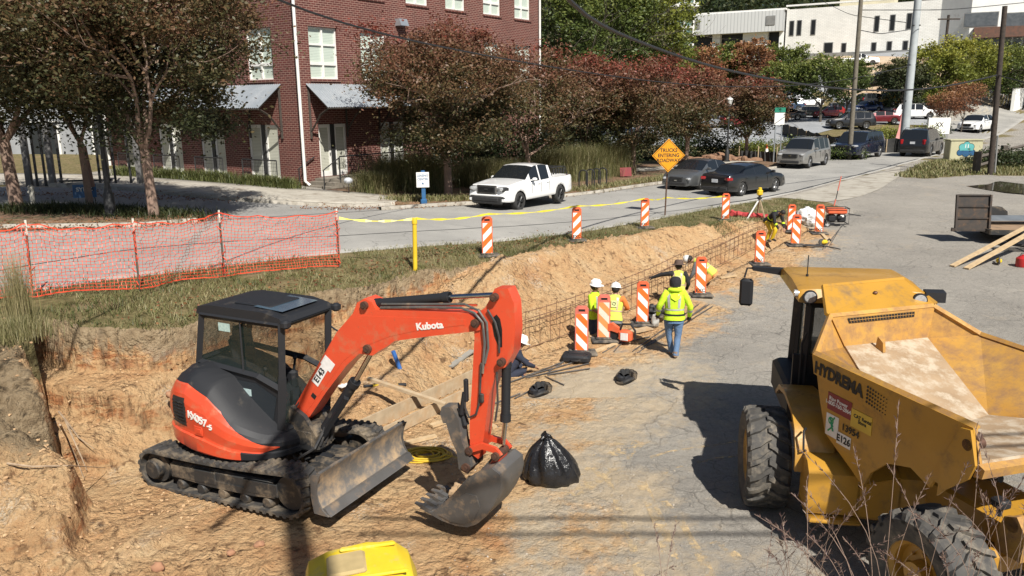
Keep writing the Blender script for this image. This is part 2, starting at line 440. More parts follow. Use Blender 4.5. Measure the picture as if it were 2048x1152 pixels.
_bkm = (_bk * -_sb > -.1) & (gY > 12.2) & (gX < -5.4) & (_rd < .1)
grass = np.maximum(grass, _bkm * 1.0)
grass = np.maximum(grass, ((gY > 46) | (gX < -22)) * (_rd > 0) * 1.0)
grey = sstep(_bk * -_sb + fbm(gX, gY, 1.5, 3) * .3, -.2, .5) * sstep(gY + fbm(gX, gY, .9, 3) * .9, 9.6, 10.8) * (gX < -3)
grey = np.maximum(grey, sstep(_d1, .07, .0) * sstep(_d1, -.25, 0) * .8 * (gX < 10))
# ---- ground shader ----
t = NT('ground_material'); P = t.pos()
def attr(t, n):
    a = t.t.nodes.new('ShaderNodeAttribute'); a.attribute_name = n; return a.outputs['Fac']
n1 = t.noise(.9, 6, .6); n2 = t.noise(7, 8, .65); n3 = t.noise(60, 6, .7)
def crumb(scale, seedv=0):
    nz = t.n('ShaderNodeTexNoise', Scale=scale * .7, Detail=3.0); t.l(P, nz.inputs['Vector'])
    mx = t.n('ShaderNodeVectorMath', _operation='MULTIPLY_ADD'); t.l(nz.outputs['Color'], mx.inputs[0]); mx.inputs[1].default_value = (.9 / scale,) * 3; t.l(P, mx.inputs[2])
    v = t.n('ShaderNodeTexVoronoi', _feature='F1', Scale=scale); t.l(mx.outputs[0], v.inputs['Vector']); return v.outputs['Distance']
cr1, cr2 = crumb(9), crumb(26)
cmk = t.ramp(t.noise(.8, 4, .6), [(.4, .25), (.62, 1.0)])
sandc = t.ramp(n1, [(.28, (.42, .19, .08)), (.42, (.56, .345, .17)), (.6, (.61, .42, .225)), (.8, (.64, .50, .32))])
sandc = t.mix(t.ramp(n2, [(.35, .0), (.7, .55)]), sandc, (.40, .21, .095))
sandc = t.mix(t.ramp(n3, [(.45, .0), (.75, .5)]), sandc, (.62, .45, .26))
sxyz = t.n('ShaderNodeSeparateXYZ'); t.l(P, sxyz.inputs[0])
wv = t.n('ShaderNodeMapping'); t.l(P, wv.inputs[0]); wv.inputs['Scale'].default_value = (1.2, 1.2, 6)
strata = t.noise(1.1, 5, .6, vec=wv.outputs[0])
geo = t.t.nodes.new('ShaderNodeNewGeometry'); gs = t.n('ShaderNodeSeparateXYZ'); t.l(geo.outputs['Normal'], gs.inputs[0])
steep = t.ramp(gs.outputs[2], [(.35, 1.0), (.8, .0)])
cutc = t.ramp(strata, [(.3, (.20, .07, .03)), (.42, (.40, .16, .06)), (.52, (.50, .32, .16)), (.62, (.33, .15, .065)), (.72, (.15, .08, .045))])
pits = t.math('MULTIPLY', t.ramp(cr1, [(.52, 0.0), (.72, 1.0)]), t.ramp(t.noise(4.0, 5, .7), [(.5, 0.0), (.6, 1.0)])); sandc = t.mix(t.math('MULTIPLY', pits, .8), sandc, (.13, .07, .035))  # dark specks: moist lumps, plus shade of small holes put into the colour
white_ = t.math('MULTIPLY', t.ramp(t.noise(.55, 5, .7), [(.56, 0.0), (.66, 1.0)]), t.ramp(cr2, [(.3, 1.0), (.6, .1)])); sandc = t.mix(t.math('MULTIPLY', white_, .7), sandc, (.66, .60, .48))
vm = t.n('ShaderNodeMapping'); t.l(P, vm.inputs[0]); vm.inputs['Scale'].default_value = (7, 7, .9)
vst = t.noise(1.0, 6, .65, vec=vm.outputs[0]); cutc = t.mix(t.ramp(vst, [(.38, .85), (.52, 0.0)]), cutc, (.085, .045, .025)); cutc = t.mix(t.ramp(vst, [(.56, 0.0), (.7, .6)]), cutc, (.56, .40, .24))  # dark upright streaks paint the shadow cracks of the cut faces
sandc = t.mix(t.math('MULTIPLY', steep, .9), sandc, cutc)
greyc = t.ramp(n2, [(.3, (.13, .09, .05)), (.5, (.27, .20, .12)), (.75, (.36, .28, .18))]); greyc = t.mix(t.math('MULTIPLY', pits, .8), greyc, (.05, .035, .02))
# asphalt lot
na = t.noise(.35, 6, .6); nb = t.noise(3, 6, .7); nc = t.noise(90, 3, .8)
asp = t.ramp(na, [(.3, (.31, .285, .245)), (.5, (.41, .375, .32)), (.7, (.50, .455, .385))])
asp = t.mix(t.ramp(t.noise(14, 6, .8), [(.36, .55), (.52, 0.0)]), asp, (.15, .14, .125))
asp = t.mix(t.ramp(nc, [(.35, .55), (.6, .0)]), asp, (.12, .115, .105))
asp = t.mix(t.ramp(nc, [(.58, .0), (.72, .6)]), asp, (.47, .45, .41))
def cracks(scale, w, dist=.12):
    v = t.n('ShaderNodeTexVoronoi', _feature='DISTANCE_TO_EDGE', Scale=scale)
    nz = t.n('ShaderNodeTexNoise', Scale=2.0, Detail=2.0); t.l(P, nz.inputs['Vector'])
    mx = t.n('ShaderNodeVectorMath', _operation='MULTIPLY_ADD'); t.l(nz.outputs['Color'], mx.inputs[0]); mx.inputs[1].default_value = (dist, dist, 0); t.l(P, mx.inputs[2])
    t.l(mx.outputs[0], v.inputs['Vector']); return t.ramp(v.outputs[0], [(0, 1.0), (w, 0.0)])
ck1 = cracks(1.0, .016, .5); ck2 = cracks(5.5, .04, .14)
cmask = t.ramp(t.noise(.5, 3), [(.42, 0.0), (.6, .8)])
ck = t.math('MAXIMUM', t.math('MULTIPLY', ck1, t.ramp(t.noise(.4, 3), [(.4, .25), (.6, 1.0)])), t.math('MULTIPLY', ck2, cmask))
asp = t.mix(t.math('MULTIPLY', ck, .85), asp, (.06, .053, .045))
asp = t.mix(t.ramp(t.noise(.9, 9, .8), [(.56, 0.0), (.7, .6)]), asp, (.50, .40, .27))
asp = t.mix(t.ramp(t.noise(160, 2, .8), [(.4, .6), (.6, 0.0)]), asp, (.13, .12, .11))
asp = t.mix(t.ramp(t.noise(200, 2, .8), [(.55, .0), (.68, .7)]), asp, (.62, .58, .5))
asp = t.mix(t.ramp(t.noise(1.7, 6, .7, dist=.6), [(.66, 0.0), (.74, .55)]), asp, (.06, .052, .045))
grassc = t.ramp(n2, [(.3, (.07, .065, .028)), (.5, (.15, .125, .055)), (.7, (.25, .20, .10))])
dirtg = t.mix(t.ramp(t.noise(1.1, 5), [(.5, 0.0), (.7, .8)]), grassc, (.24, .17, .1))
du = attr(t, 'dust'); asp = t.mix(t.math('MULTIPLY', t.ramp(t.math('ADD', du, t.math('MULTIPLY', t.math('SUBTRACT', t.noise(2.1, 10, .78), .5), 2.2)), [(.45, 0.0), (.95, 1.0)]), .6), asp, (.53, .41, .26))
sa = attr(t, 'sand'); br = t.math('ADD', sa, t.math('MULTIPLY', t.math('SUBTRACT', t.noise(3.2, 9, .72), .5), 1.5)); br = t.ramp(br, [(.36, 0.0), (.7, 1.0)])
c = t.mix(br, asp, sandc)
c = t.mix(t.math('MULTIPLY', steep, .0), c, sandc)
gr = t.math('ADD', attr(t, 'grey'), t.math('MULTIPLY', t.math('SUBTRACT', n2, .5), .8)); c = t.mix(t.ramp(gr, [(.35, 0.0), (.7, 1.0)]), c, greyc)
ga = t.math('ADD', attr(t, 'grass'), t.math('MULTIPLY', t.math('SUBTRACT', n2, .5), .7)); c = t.mix(t.ramp(ga, [(.4, 0.0), (.6, 1.0)]), c, dirtg)
t.base(c); t.set(Roughness=.92); t.b.inputs['Specular IOR Level'].default_value = .2
bs = t.math('MULTIPLY', t.math('MULTIPLY', t.math('ADD', t.math('MULTIPLY', cr1, .8), t.math('MULTIPLY', cr2, .35)), -1.0), t.math('MULTIPLY', cmk, t.math('MINIMUM', t.math('ADD', sa, attr(t, 'grey')), 1.0)))
bs = t.math('ADD', bs, t.math('MULTIPLY', t.noise(9, 8, .7), t.math('ADD', sa, .12)))
bs = t.math('ADD', bs, t.math('MULTIPLY', t.noise(45, 5, .7), .25))
bs = t.math('SUBTRACT', bs, t.math('MULTIPLY', ck, .05))
t.normal(t.bump(bs, 1.0, .11))
ground = grid_obj('ground', gX, gY, gZ, t.mat, {'sand': sand, 'grass': grass, 'grey': grey, 'dust': np.clip(.74 * sstep(-_d2, 4.5, 0.0) * (gX < 14) * (gY < 36) + .85 * sstep(gX + fbm(gX, gY, .5, 3) * 2.4, 4.6, 1.2) * (gY < 17) + .02, 0, 1)})
tag(ground, kind='structure')
# draped sheets: strip between two polylines, following the ground
def resamp(pts, n):
    p = np.array([q[:2] for q in pts]); d = np.r_[0, np.cumsum(np.hypot(*np.diff(p, axis=0).T))]
    # smooth (Catmull-like) by dense interpolation and blur
    u = np.linspace(0, d[-1], n); x = np.interp(u, d, p[:, 0]); y = np.interp(u, d, p[:, 1])
    k = max(1, n // (len(pts) * 3))
    for a in (x, y):
        b = np.pad(a, (k, k), mode='reflect', reflect_type='odd'); c = np.convolve(b, np.ones(2 * k + 1) / (2 * k + 1), 'valid'); a[:] = c
    return x, y
def drape(name, A, B, mat, dz=.03, n=160, m=14, kind='structure', zf=None, edge=0.0):
    ax, ay = resamp(A, n); bx, by = resamp(B, n); v = np.linspace(0, 1, m)[:, None]
    X = ax * (1 - v) + bx * v; Y = ay * (1 - v) + by * v; Z = height(X, Y, False) + dz
    if edge:      # skirts
        X = np.vstack([X[:1], X, X[-1:]]); Y = np.vstack([Y[:1], Y, Y[-1:]]); Z = np.vstack([Z[:1] - edge, Z, Z[-1:] - edge])
    o = grid_obj(name, X, Y, Z, mat)
    return tag(o, kind=kind)
def asphalt(name, c1, c2, c3, crack=.6):
    t = NT(name); P = t.pos()
    c = t.ramp(t.noise(.4, 6), [(.3, c1), (.5, c2), (.7, c3)])
    sp = t.noise(70, 3, .8); c = t.mix(t.ramp(sp, [(.36, .5), (.56, 0.0)]), c, tuple(x * .5 for x in c2)); c = t.mix(t.ramp(sp, [(.6, 0.0), (.75, .5)]), c, tuple(min(1, x * 1.6) for x in c2))
    v = t.n('ShaderNodeTexVoronoi', _feature='DISTANCE_TO_EDGE', Scale=.55); nz = t.n('ShaderNodeTexNoise', Scale=1.5, Detail=5.0); t.l(P, nz.inputs['Vector'])
    mx = t.n('ShaderNodeVectorMath', _operation='MULTIPLY_ADD'); t.l(nz.outputs['Color'], mx.inputs[0]); mx.inputs[1].default_value = (1.2, 1.2, 0); t.l(P, mx.inputs[2]); t.l(mx.outputs[0], v.inputs['Vector'])
    ck = t.math('MULTIPLY', t.ramp(v.outputs[0], [(0, 1.0), (.012, 0.0)]), t.ramp(t.noise(.3, 2), [(.45, 0.0), (.55, crack)]))
    c = t.mix(ck, c, (.06, .06, .055))
    c = t.mix(t.ramp(t.noise(.8, 5, .7, dist=.5), [(.62, 0.0), (.75, .35)]), c, (.09, .088, .083))
    t.base(c); t.set(Roughness=.88); t.normal(t.bump(sp, .35, .01)); return t.mat
M_road = asphalt('road_asphalt', (.26, .25, .228), (.32, .308, .282), (.38, .365, .33))
M_drive = asphalt('drive_asphalt', (.24, .235, .22), (.29, .28, .26), (.33, .32, .3))
M_conc = M('sidewalk_concrete', (.42, .39, .33), (.33, .30, .25), 2.5, .9, bump=.3, bscale=40, dirt=(.17, .13, .09), dscale=1.2, damt=.25)
M_kerb = M('kerb_concrete', (.38, .35, .3), (.27, .245, .2), 3, .9, bump=.3, bscale=30, dirt=(.14, .11, .08), dscale=2, damt=.3)
RFAR = XY([(-260,480,2.0),(0,462,1.95),(250,458,1.85),(400,446,1.8),(560,436,1.68),(720,428,1.5),(860,420,1.25),(950,412,1.15),(1150,394,1.02),(1300,372,.92),(1440,352,.86),(1560,338,.82),(1680,306,.85),(1780,283,1.0),(1860,272,1.25),(1960,245,1.9),(2080,212,2.9)])
drape('road', RNEAR, RFAR, M_road, .03, 260, 24, edge=.12)
# tar seam and darker patches along the road
M_tar = M('tar_seam', (.035, .035, .037), (.06, .06, .06), 8, .7)
def line_strip(name, pts, wdt, mat, dz, kind='structure', wig=0.0, n=120):
    x, y = resamp(pts, n); tx = np.gradient(x); ty = np.gradient(y); l = np.hypot(tx, ty); nx, ny = -ty / l, tx / l
    off = fbm(x, y, .8, 3) * wig; wv = wdt * (1 + .5 * fbm(x + 5, y, 1.6, 3))
    v = np.array([-.5, .5])[:, None]
    X = x + nx * (off + v * wv); Y = y + ny * (off + v * wv); Z = height(X, Y, False) + dz
    o = grid_obj(name, X, Y, Z, mat); return tag(o, kind=kind)
line_strip('road_seam', XY([(-100,565,2),(280,505,1.88),(700,481,1.66),(1000,455,1.4),(1278,431,1.0),(1420,412,.86)]), .07, M_tar, .036, wig=.1)
line_strip('gutter_seam', XY([(1420,412,.86),(1556,391,.82),(1640,370,.83),(1740,343,.86),(1835,318,.92)]), .16, M_tar, .036, wig=.06)
# concrete apron between gutter and lot
M_apron = M('apron_concrete', (.40, .37, .31), (.33, .30, .25), 1.6, .9, bump=.3, bscale=30, dirt=(.2, .17, .13), dscale=1.0, damt=.3)
drape('driveway_apron', XY([(1560,396,.8),(1640,376,.83),(1740,349,.86),(1800,333,.9)]), XY([(1650,404,.8),(1710,396,.79),(1760,378,.8),(1800,352,.85)]), M_apron, .018, 60, 10)

# thin trails of spilled sand on the lot
t = NT('sand_trail'); t.base(t.ramp(t.noise(6, 6, .7), [(.3, (.60, .44, .24)), (.7, (.50, .38, .22))])); t.set(Roughness=.95, Alpha=t.ramp(t.noise(5.5, 9, .8), [(.44, 0.0), (.6, .85)])); M_trail = t.mat
for pts, wd in ((((1120,1000,0),(1180,950,0),(1225,905,0),(1290,870,0)), .30), (((1222,955,0),(1240,1030,0),(1265,1090,0),(1290,1180,0)), .07), (((1275,935,0),(1305,1010,0),(1340,1090,0),(1370,1180,0)), .13), (((1330,1000,0),(1380,1060,0),(1410,1110,0),(1440,1180,0)), .08), (((1290,915,0),(1340,900,0),(1400,890,0),(1470,878,0)), .05), (((1310,950,0),(1370,925,0),(1440,912,0),(1500,905,0)), .05), (((1430,1080,0),(1480,1110,0),(1510,1160,0),(1530,1200,0)), .08)):
    line_strip('sand_trail', XY(pts), wd * 1.6, M_trail, .008, wig=.08)
# ---------------- brick building ----------------
def brick(name, c1, c2, mortar, sc=1.0, bw=.22, bh=.075):
    t = NT(name); s = t.n('ShaderNodeSeparateXYZ'); t.l(t.pos(), s.inputs[0])
    cb = t.n('ShaderNodeCombineXYZ'); t.l(t.math('ADD', s.outputs[0], s.outputs[1]), cb.inputs[0]); t.l(s.outputs[2], cb.inputs[1])
    b = t.n('ShaderNodeTexBrick', Scale=1.0, Mortar__Size=.0095 * sc, Bias=0.0); b.inputs['Brick Width'].default_value = bw * sc; b.inputs['Row Height'].default_value = bh * sc
    b.inputs['Color1'].default_value = (*c1, 1); b.inputs['Color2'].default_value = (*c2, 1); b.inputs['Mortar'].default_value = (*mortar, 1)
    b.inputs['Mortar Smooth'].default_value = .2
    t.l(cb.outputs[0], b.inputs['Vector'])
    c = t.mix(t.ramp(t.noise(.5, 5), [(.35, 0.0), (.7, .35)]), b.outputs['Color'], tuple(x * .55 for x in c1))
    t.base(c); t.set(Roughness=.85); t.normal(t.bump(t.math('SUBTRACT', 1.0, b.outputs['Fac']), .5, .01)); return t.mat
M_brick = brick('red_brick', (.135, .034, .026), (.085, .024, .02), (.33, .21, .165), 1.35)
M_white = M('white_paint', (.78, .77, .73), (.7, .69, .65), 3, .5)
M_black = M('black_metal', (.02, .02, .021), (.03, .03, .03), 8, .5)
M_tin = M('galvanised_sheet', (.50, .53, .55), (.38, .42, .45), 1.2, .38, .6, dirt=(.3, .28, .25), dscale=1.5, damt=.1)
M_timber = M('dark_timber', (.06, .045, .035), (.035, .028, .022), 6, .8)
def blind_mat(name, c1, c2):
    t = NT(name); s = t.n('ShaderNodeSeparateXYZ'); t.l(t.pos(), s.inputs[0])
    wv = t.math('FRACT', t.math('MULTIPLY', s.outputs[2], 14.0))
    c = t.mix(t.ramp(wv, [(.0, .9), (.3, .0), (.85, .0), (1.0, .9)]), c1, c2); t.base(c); t.set(Roughness=.35, Coat__Weight=.6); t.set(Coat__Roughness=.03); return t.mat
M_blind = blind_mat('window_blind', (.55, .62, .54), (.28, .34, .29)); M_blind2 = blind_mat('door_blind', (.52, .52, .44), (.25, .25, .2))
M_dark = M('dark_interior', (.012, .013, .014), None, 3, .4)
M_gl = glass_mat('dark_glass')
def wall_panel(mb, s0, s1, z0, z1, holes, f, th=.25):   # f(s, d, z) -> point, d is depth into the wall
    S = sorted({s0, s1, *[h[0] for h in holes], *[h[1] for h in holes]}); Z = sorted({z0, z1, *[h[2] for h in holes], *[h[3] for h in holes]})
    for i in range(len(S) - 1):
        for j in range(len(Z) - 1):
            cs, cz = (S[i] + S[i + 1]) / 2, (Z[j] + Z[j + 1]) / 2
            if any(h[0] < cs < h[1] and h[2] < cz < h[3] for h in holes): continue
            mb.add([f(S[i], 0, Z[j]), f(S[i + 1], 0, Z[j]), f(S[i + 1], 0, Z[j + 1]), f(S[i], 0, Z[j + 1])], [(0, 1, 2, 3)])
    for a, b, c, d in holes:
        for q in (((a, c), (a, d)), ((b, c), (b, d)), ((a, c), (b, c)), ((a, d), (b, d))):
            (p, r), (u, v) = q
            mb.add([f(p, 0, r), f(p, th, r), f(u, th, v), f(u, 0, v)], [(0, 1, 2, 3)])
BC = un(612, 372, 1.72)
bld = empty('brick_building', BC, math.atan2(.82, .57), 'red brick apartment building with white framed windows and tin awnings behind the street trees', 'building')
fR = lambda s, d, z: (s, d, z); fL = lambda s, d, z: (d, s, z)
RW = [1.65, 5.0, 8.5, 11.8, 15.35, 18.65]
holesR = []
winsR = []
for c in RW:
    holesR += [(c - .9, c + .9, 4.97, 7.35), (c - .9, c + .9, 8.95, 11.3)]
doorsR = [(1.0, 2.85), (5.2, 7.05), (9.4, 11.2), (13.6, 15.4)]
for a, b in doorsR: holesR.append((a, b, .35, 2.85))
LW = [2.7, 6.9, 11.1, 15.3]; holesL = []
for c in LW: holesL += [(c - .95, c + .95, 4.97, 7.35), (c - .95, c + .95, 8.95, 11.3)]
doorsL = [(1.75, 4.05), (5.95, 8.0), (9.7, 11.8), (13.4, 15.4)]
for a, b in doorsL: holesL.append((a, b, .12, 2.85))
mb = MB(); wall_panel(mb, 0, 20.6, -1.2, 13.2, holesR, fR); wall_panel(mb, 0, 17.2, -1.2, 13.2, holesL, fL)
mb.add([(20.6, 0, -1.2), (20.6, 17.2, -1.2), (20.6, 17.2, 13.2), (20.6, 0, 13.2)], [(0, 1, 2, 3)])
mb.add([(0, 17.2, -1.2), (20.6, 17.2, -1.2), (20.6, 17.2, 13.2), (0, 17.2, 13.2)], [(0, 1, 2, 3)])
mb.build('wall', M_brick, bld)
mb = MB(); mb.box((10.3, 8.6, 13.3), (21.0, 17.6, .3)); mb.build('roof', M_white, bld)
mb = MB(); mb.box((10.6, 8.85, 5), (19.9, 16.5, 11)); mb.build('dark_room', M_dark, bld)
def opening(a, b, z0, z1, f, kind):
    m = MB(); w_ = .07
    def bx(s0, s1, y0, y1, q0, q1, mm=None):
        mm = mm or m; pts = [f(s, d, z) for z in (q0, q1) for s, d in ((s0, y0), (s1, y0), (s1, y1), (s0, y1))]
        mm.add(pts, [(3, 2, 1, 0), (4, 5, 6, 7), (0, 1, 5, 4), (1, 2, 6, 5), (2, 3, 7, 6), (3, 0, 4, 7)])
    c = (a + b) / 2
    if kind == 'win':
        bx(a + .005, a + w_, .1, .2, z0 + .005, z1 - .005); bx(b - w_, b - .005, .1, .2, z0 + .005, z1 - .005); bx(a + w_, b - w_, .1, .2, z1 - w_, z1 - .005); bx(a + w_, b - w_, .1, .2, z0 + .005, z0 + w_)
        bx(c - .05, c + .05, .09, .2, z0 + w_, z1 - w_)
        zt = z0 + (z1 - z0) * .3
        for zz in (zt, z0 + (z1 - z0) * .66):
            h = .07 if zz == zt else .03
            bx(a + w_, c - .052, .1, .19, zz - h, zz + h); bx(c + .052, b - w_, .1, .19, zz - h, zz + h)
        o = m.build('window', M_white, bld)
        p = MB(); bx(a + .01, b - .01, .17, .19, z0 + .01, z1 - .01, p); p.build('pane', M_blind if random.random() < .75 else M_gl, o)
        s = MB(); bx(a - .05, b + .05, -.06, .02, z0 - .12, z0 - .002, s); s.build('sill', M_brick, o)
        s = MB(); bx(a - .12, b + .12, -.015, .02, z1 + .002, z1 + .24, s); s.build('lintel', M_brick, o)
    else:
        for (x0, x1) in ((a, c - .12), (c + .12, b)):
            m = MB()
            bx(x0 + .005, x0 + .13, .08, .16, z0 + .005, z1 - .005, m); bx(x1 - .13, x1 - .005, .08, .16, z0 + .005, z1 - .005, m); bx(x0 + .13, x1 - .13, .08, .16, z1 - .16, z1 - .005, m); bx(x0 + .13, x1 - .13, .08, .16, z0 + .005, z0 + .25, m)
            o = m.build('door', M_white, bld)
            p = MB(); bx(x0 + .1, x1 - .1, .12, .14, z0 + .2, z1 - .1, p); p.build('pane', M_blind2, o)
            p = MB(); bx(x1 - .1, x1 - .07, .04, .08, z0 + 1.0, z0 + 1.14, p); p.build('handle', M_black, o)
        m = MB(); bx(c - .115, c + .115, .02, .2, z0, z1 - .002, m); m.build('door_post', M_black, bld)
for c in RW:
    for z0, z1 in ((4.97, 7.35), (8.95, 11.3)): opening(c - .9, c + .9, z0, z1, fR, 'win')
for c in LW:
    for z0, z1 in ((4.97, 7.35), (8.95, 11.3)): opening(c - .95, c + .95, z0, z1, fL, 'win')
for a, b in doorsR: opening(a, b, .35, 2.85, fR, 'door')
for a, b in doorsL: opening(a, b, .12, 2.85, fL, 'door')
def awning(s0, s1, f):
    m = MB(); n = int((s1 - s0) / .075); rows = []
    for k in range(n + 1):
        s = s0 + (s1 - s0) * k / n; dz = .018 if k % 2 else -.018
        rows.append((f(s, -.03, 4.75 + dz), f(s, -1.45, 3.66 + dz)))
    vs = [p for r_ in rows for p in r_]; fs = [(2 * k, 2 * k + 1, 2 * k + 3, 2 * k + 2) for k in range(n)]
    m.add(vs, fs); o = m.build('awning', M_tin, bld)
    m = MB(); m.add([f(s0, -.03, 4.7), f(s1, -.03, 4.7), f(s1, -1.43, 3.6), f(s0, -1.43, 3.6)], [(0, 1, 2, 3)])
    m.tube([f(s0, -1.42, 3.6), f(s1, -1.42, 3.6)], .045, 4)
    m.build('awning_deck', M_timber, o)
    k = s0 + .12
    while k <= s1 - .05:
        m = MB(); m.tube([f(k, -.06, 2.2), f(k, -.06, 4.6)], .07, 4, smooth=False); m.tube([f(k, -.06, 2.5), f(k, -.75, 3.3), f(k, -1.35, 3.62)], .055, 4, smooth=False); m.tube([f(k, -.06, 4.6), f(k, -1.4, 3.58)], .05, 4, smooth=False)
        m.build('bracket', M_timber, o); k += (s1 - s0 - .24) / max(1, round((s1 - s0) / 2.8))
awning(.38, 7.6, fR); awning(9.0, 15.8, fR); awning(1.25, 8.6, fL); awning(9.3, 15.6, fL)
m = MB(); m.tube([fR(-.16, -.16, 13.1), fR(-.16, -.16, .25), fR(-.1, -.42, .05)], .075, 10); m.build('drainpipe', M_white, bld)
m = MB(); m.tube([fR(20.5, -.12, 13.1), fR(20.5, -.12, .2)], .07, 8); m.build('drainpipe', M_white, bld)
m = MB(); m.tube([fL(16.9, -.12, 13.1), fL(16.9, -.12, .2)], .07, 8); m.build('drainpipe', M_white, bld)
m = MB(); m.xz([(0, 0), (.5, 0), (.5, .2), (.08, .42), (0, .42)], 0, .01)
def vent(s, z):
    m = MB(); m.prism([fR(s - .3, 0, z), fR(s - .3, -.45, z), fR(s - .3, -.3, z + .35), fR(s - .3, 0, z + .35)], (0, 0, 0), Vector(fR(.6, 0, 0))); m.build('vent_hood', M_tin, bld)
vent(7.0, 7.75)
def rail(s0, s1, d, z0, f, h=1.05, nm='railing', par=None):
    m = MB()
    for s in (s0, s1): m.tube([f(s, d, z0 - .3), f(s, d, z0 + h)], .035, 4, smooth=False)
    m.tube([f(s0, d, z0 + h), f(s1, d, z0 + h)], .03, 4, smooth=False); m.tube([f(s0, d, z0 + .1), f(s1, d, z0 + .1)], .02, 4, smooth=False)
    k = s0
    while k < s1: m.tube([f(k, d, z0 + .1), f(k, d, z0 + h)], .008, 4, smooth=False); k += .12
    for q in (.3, .5, .7, .85): m.tube([f(s0, d, z0 + h * q), f(s1, d, z0 + h * q)], .006, 4, smooth=False)
    return m.build(nm, M_black, par if par is not None else bld)
for a, b in doorsL: rail(a - .15, b + .15, -.35, .12, fL)
# porch with steps on the right facade
M_step = M('porch_concrete', (.24, .21, .17), (.17, .15, .12), 3, .9)
m = MB(); m.box((4.3, -.95, .0), (7.6, 1.7, .68))
for k in range(3): m.box((.34 - k * .3, -.95, .21 - k * .17 - .4), (.3, 1.7, .8))
m.build('porch', M_step, bld)
rail(.6, 8.0, -1.75, .35, fR)
m = MB(); m.tube([(.55, -1.78, 1.35), (-.45, -1.78, .85)], .03, 6); m.tube([(-.45, -1.78, .85), (-.45, -1.78, -.3)], .03, 6); m.tube([(.55, -1.78, 1.35), (.55, -1.78, .2)], .04, 6)
m.tube([(.55, -.1, 1.35), (-.45, -.1, .85)], .03, 6); m.tube([(-.45, -.1, .85), (-.45, -.1, -.3)], .03, 6)
m.build('stair_rail', M_black, bld)
# ---------------- pale grey annex and gate at the left ----------------
M_pale = M('pale_siding', (.30, .31, .32), (.22, .23, .24), 1, .8, bump=.2)  # partial shade on the annex is put into this darker grey
aC = und(215, 350, 55)
an = empty('grey_annex_building', (aC.x, aC.y, 1.6), R(0), 'pale grey building with white window frames behind the metal gate at far left', 'building')
m = MB(); m.box((-9, 6, 6), (22, 10, 14)); m.build('wall', M_pale, an)
for k in range(5):
    for z in (1.7, 5.6, 9.6):
        m = MB(); x = -17 + k * 4.2; m.box((x, .93, z), (2.0, .12, 2.6)); w_ = m.build('window', M_white, an)
        m = MB(); m.box((x - .46, .9, z), (.8, .12, 2.3)); m.box((x + .46, .9, z), (.8, .12, 2.3)); m.build('pane', M_gl, w_)
gp = und(95, 410, 36); gz = hz(gp.x, gp.y)
gt = empty('driveway_gate', (gp.x, gp.y, gz), R(12), 'dark metal driveway gate between grey posts beside the brick building', 'gate')
M_gpost = M('gate_post_grey', (.16, .155, .15), (.12, .115, .11), 3, .8)
for k, x in enumerate((-.6, .35, 2.6, 4.0)):
    m = MB(); m.box((x, 0, 1.45), (.22, .3, 3.1)); m.build('post', M_gpost, gt)
m = MB()
for x in (-.3, .05, .7, 2.3, 2.95, 3.6): m.box((x, .05, 1.4), (.09, .09, 2.8))
m.box((1.7, .05, 2.75), (4.4, .09, .09)); m.box((1.7, .05, .2), (2.2, .08, .08)); m.build('frame', M_black, gt)
# ---------------- far buildings on the hill ----------------
M_wbrick = brick('white_painted_brick', (.86, .85, .80), (.80, .79, .74), (.62, .61, .57), 3.0)
M_wstucco = M('white_stucco', (.84, .84, .81), (.78, .78, .75), 1, .8, dirt=(.45, .42, .36), dscale=.4, damt=.1)
M_found = M('grey_foundation', (.24, .24, .23), (.18, .18, .175), 1, .9)
def slab(name, A, B, z0, z1, depth, mat, par_label, cat, found=1.6):
    A = Vector(A); B = Vector(B); d = (B - A); d.z = 0; L = d.length; an_ = math.atan2(d.y, d.x)
    e = empty(name, (A.x, A.y, z0), an_, par_label, cat)
    m = MB(); m.box((L / 2, depth / 2, (z1 - z0) / 2 - 1.5), (L, depth, z1 - z0 + 3)); m.build('wall', mat, e)
    return e, L
wa = und(1568, 118, 152); wb = und(1872, 122, 139)
wh, L1 = slab('white_brick_building', wa, wb, 12.6, 21.3, 20, M_wbrick, 'long white painted brick building with narrow slit windows on the hill', 'building')
def far_win(e, x, z, w_, h, mat=None, frame=None):
    m = MB(); m.box((x, -.02, z), (w_ + .25, .1, h + .25)); o = m.build('window', frame or M_found, e)
    m = MB(); m.box((x, -.06, z), (w_, .1, h)); m.build('pane', mat or M_dark, o)
n_ = lambda px: None
def wall_s(px, A, B):           # where the ray through column px crosses the wall line A-B
    d = ray(px, 80); dx, dy = B.x - A.x, B.y - A.y
    t = (A.x * dy - A.y * dx) / (d.x * dy - d.y * dx); return math.hypot(d.x * t - A.x, d.y * t - A.y), t
def wall_win(e, A, B, px, py, w_, h, **k):
    s, t = wall_s(px, A, B); z = CZ + ray(px, py).z * t; far_win(e, s, z - e.location.z, w_, h, **k)
for px, py in ((1582, 57), (1597, 56), (1625, 55), (1751, 48), (1782, 46), (1815, 43)): wall_win(wh, wa, wb, px, py, .6, 2.4)
for px, py in ((1658, 97), (1689, 98), (1749, 97), (1780, 95), (1812, 94)): wall_win(wh, wa, wb, px, py, 1.3 if px == 1658 else .6, 1.9)
m = MB(); m.box((L1 / 2, -.06, -.2), (L1, .2, 2.2)); m.build('foundation', M_found, wh)
m = MB(); m.box((L1 / 2, .2, 9.35), (L1 + .3, .7, .25)); m.build('parapet', M_wstucco, wh)
m = MB(); m.box((L1 * .5, 8, 10.5), (9, 5, 3.2)); m.build('penthouse', M('cream_render', (.55, .5, .36), None, 1, .8), wh)
wc = und(1932, 118, 134)
cb_, L2 = slab('corner_building', wb, wc, 12.0, 21.7, 16, M_wstucco, 'plain white stucco wall section between slit windows and glazed corner building', 'building')
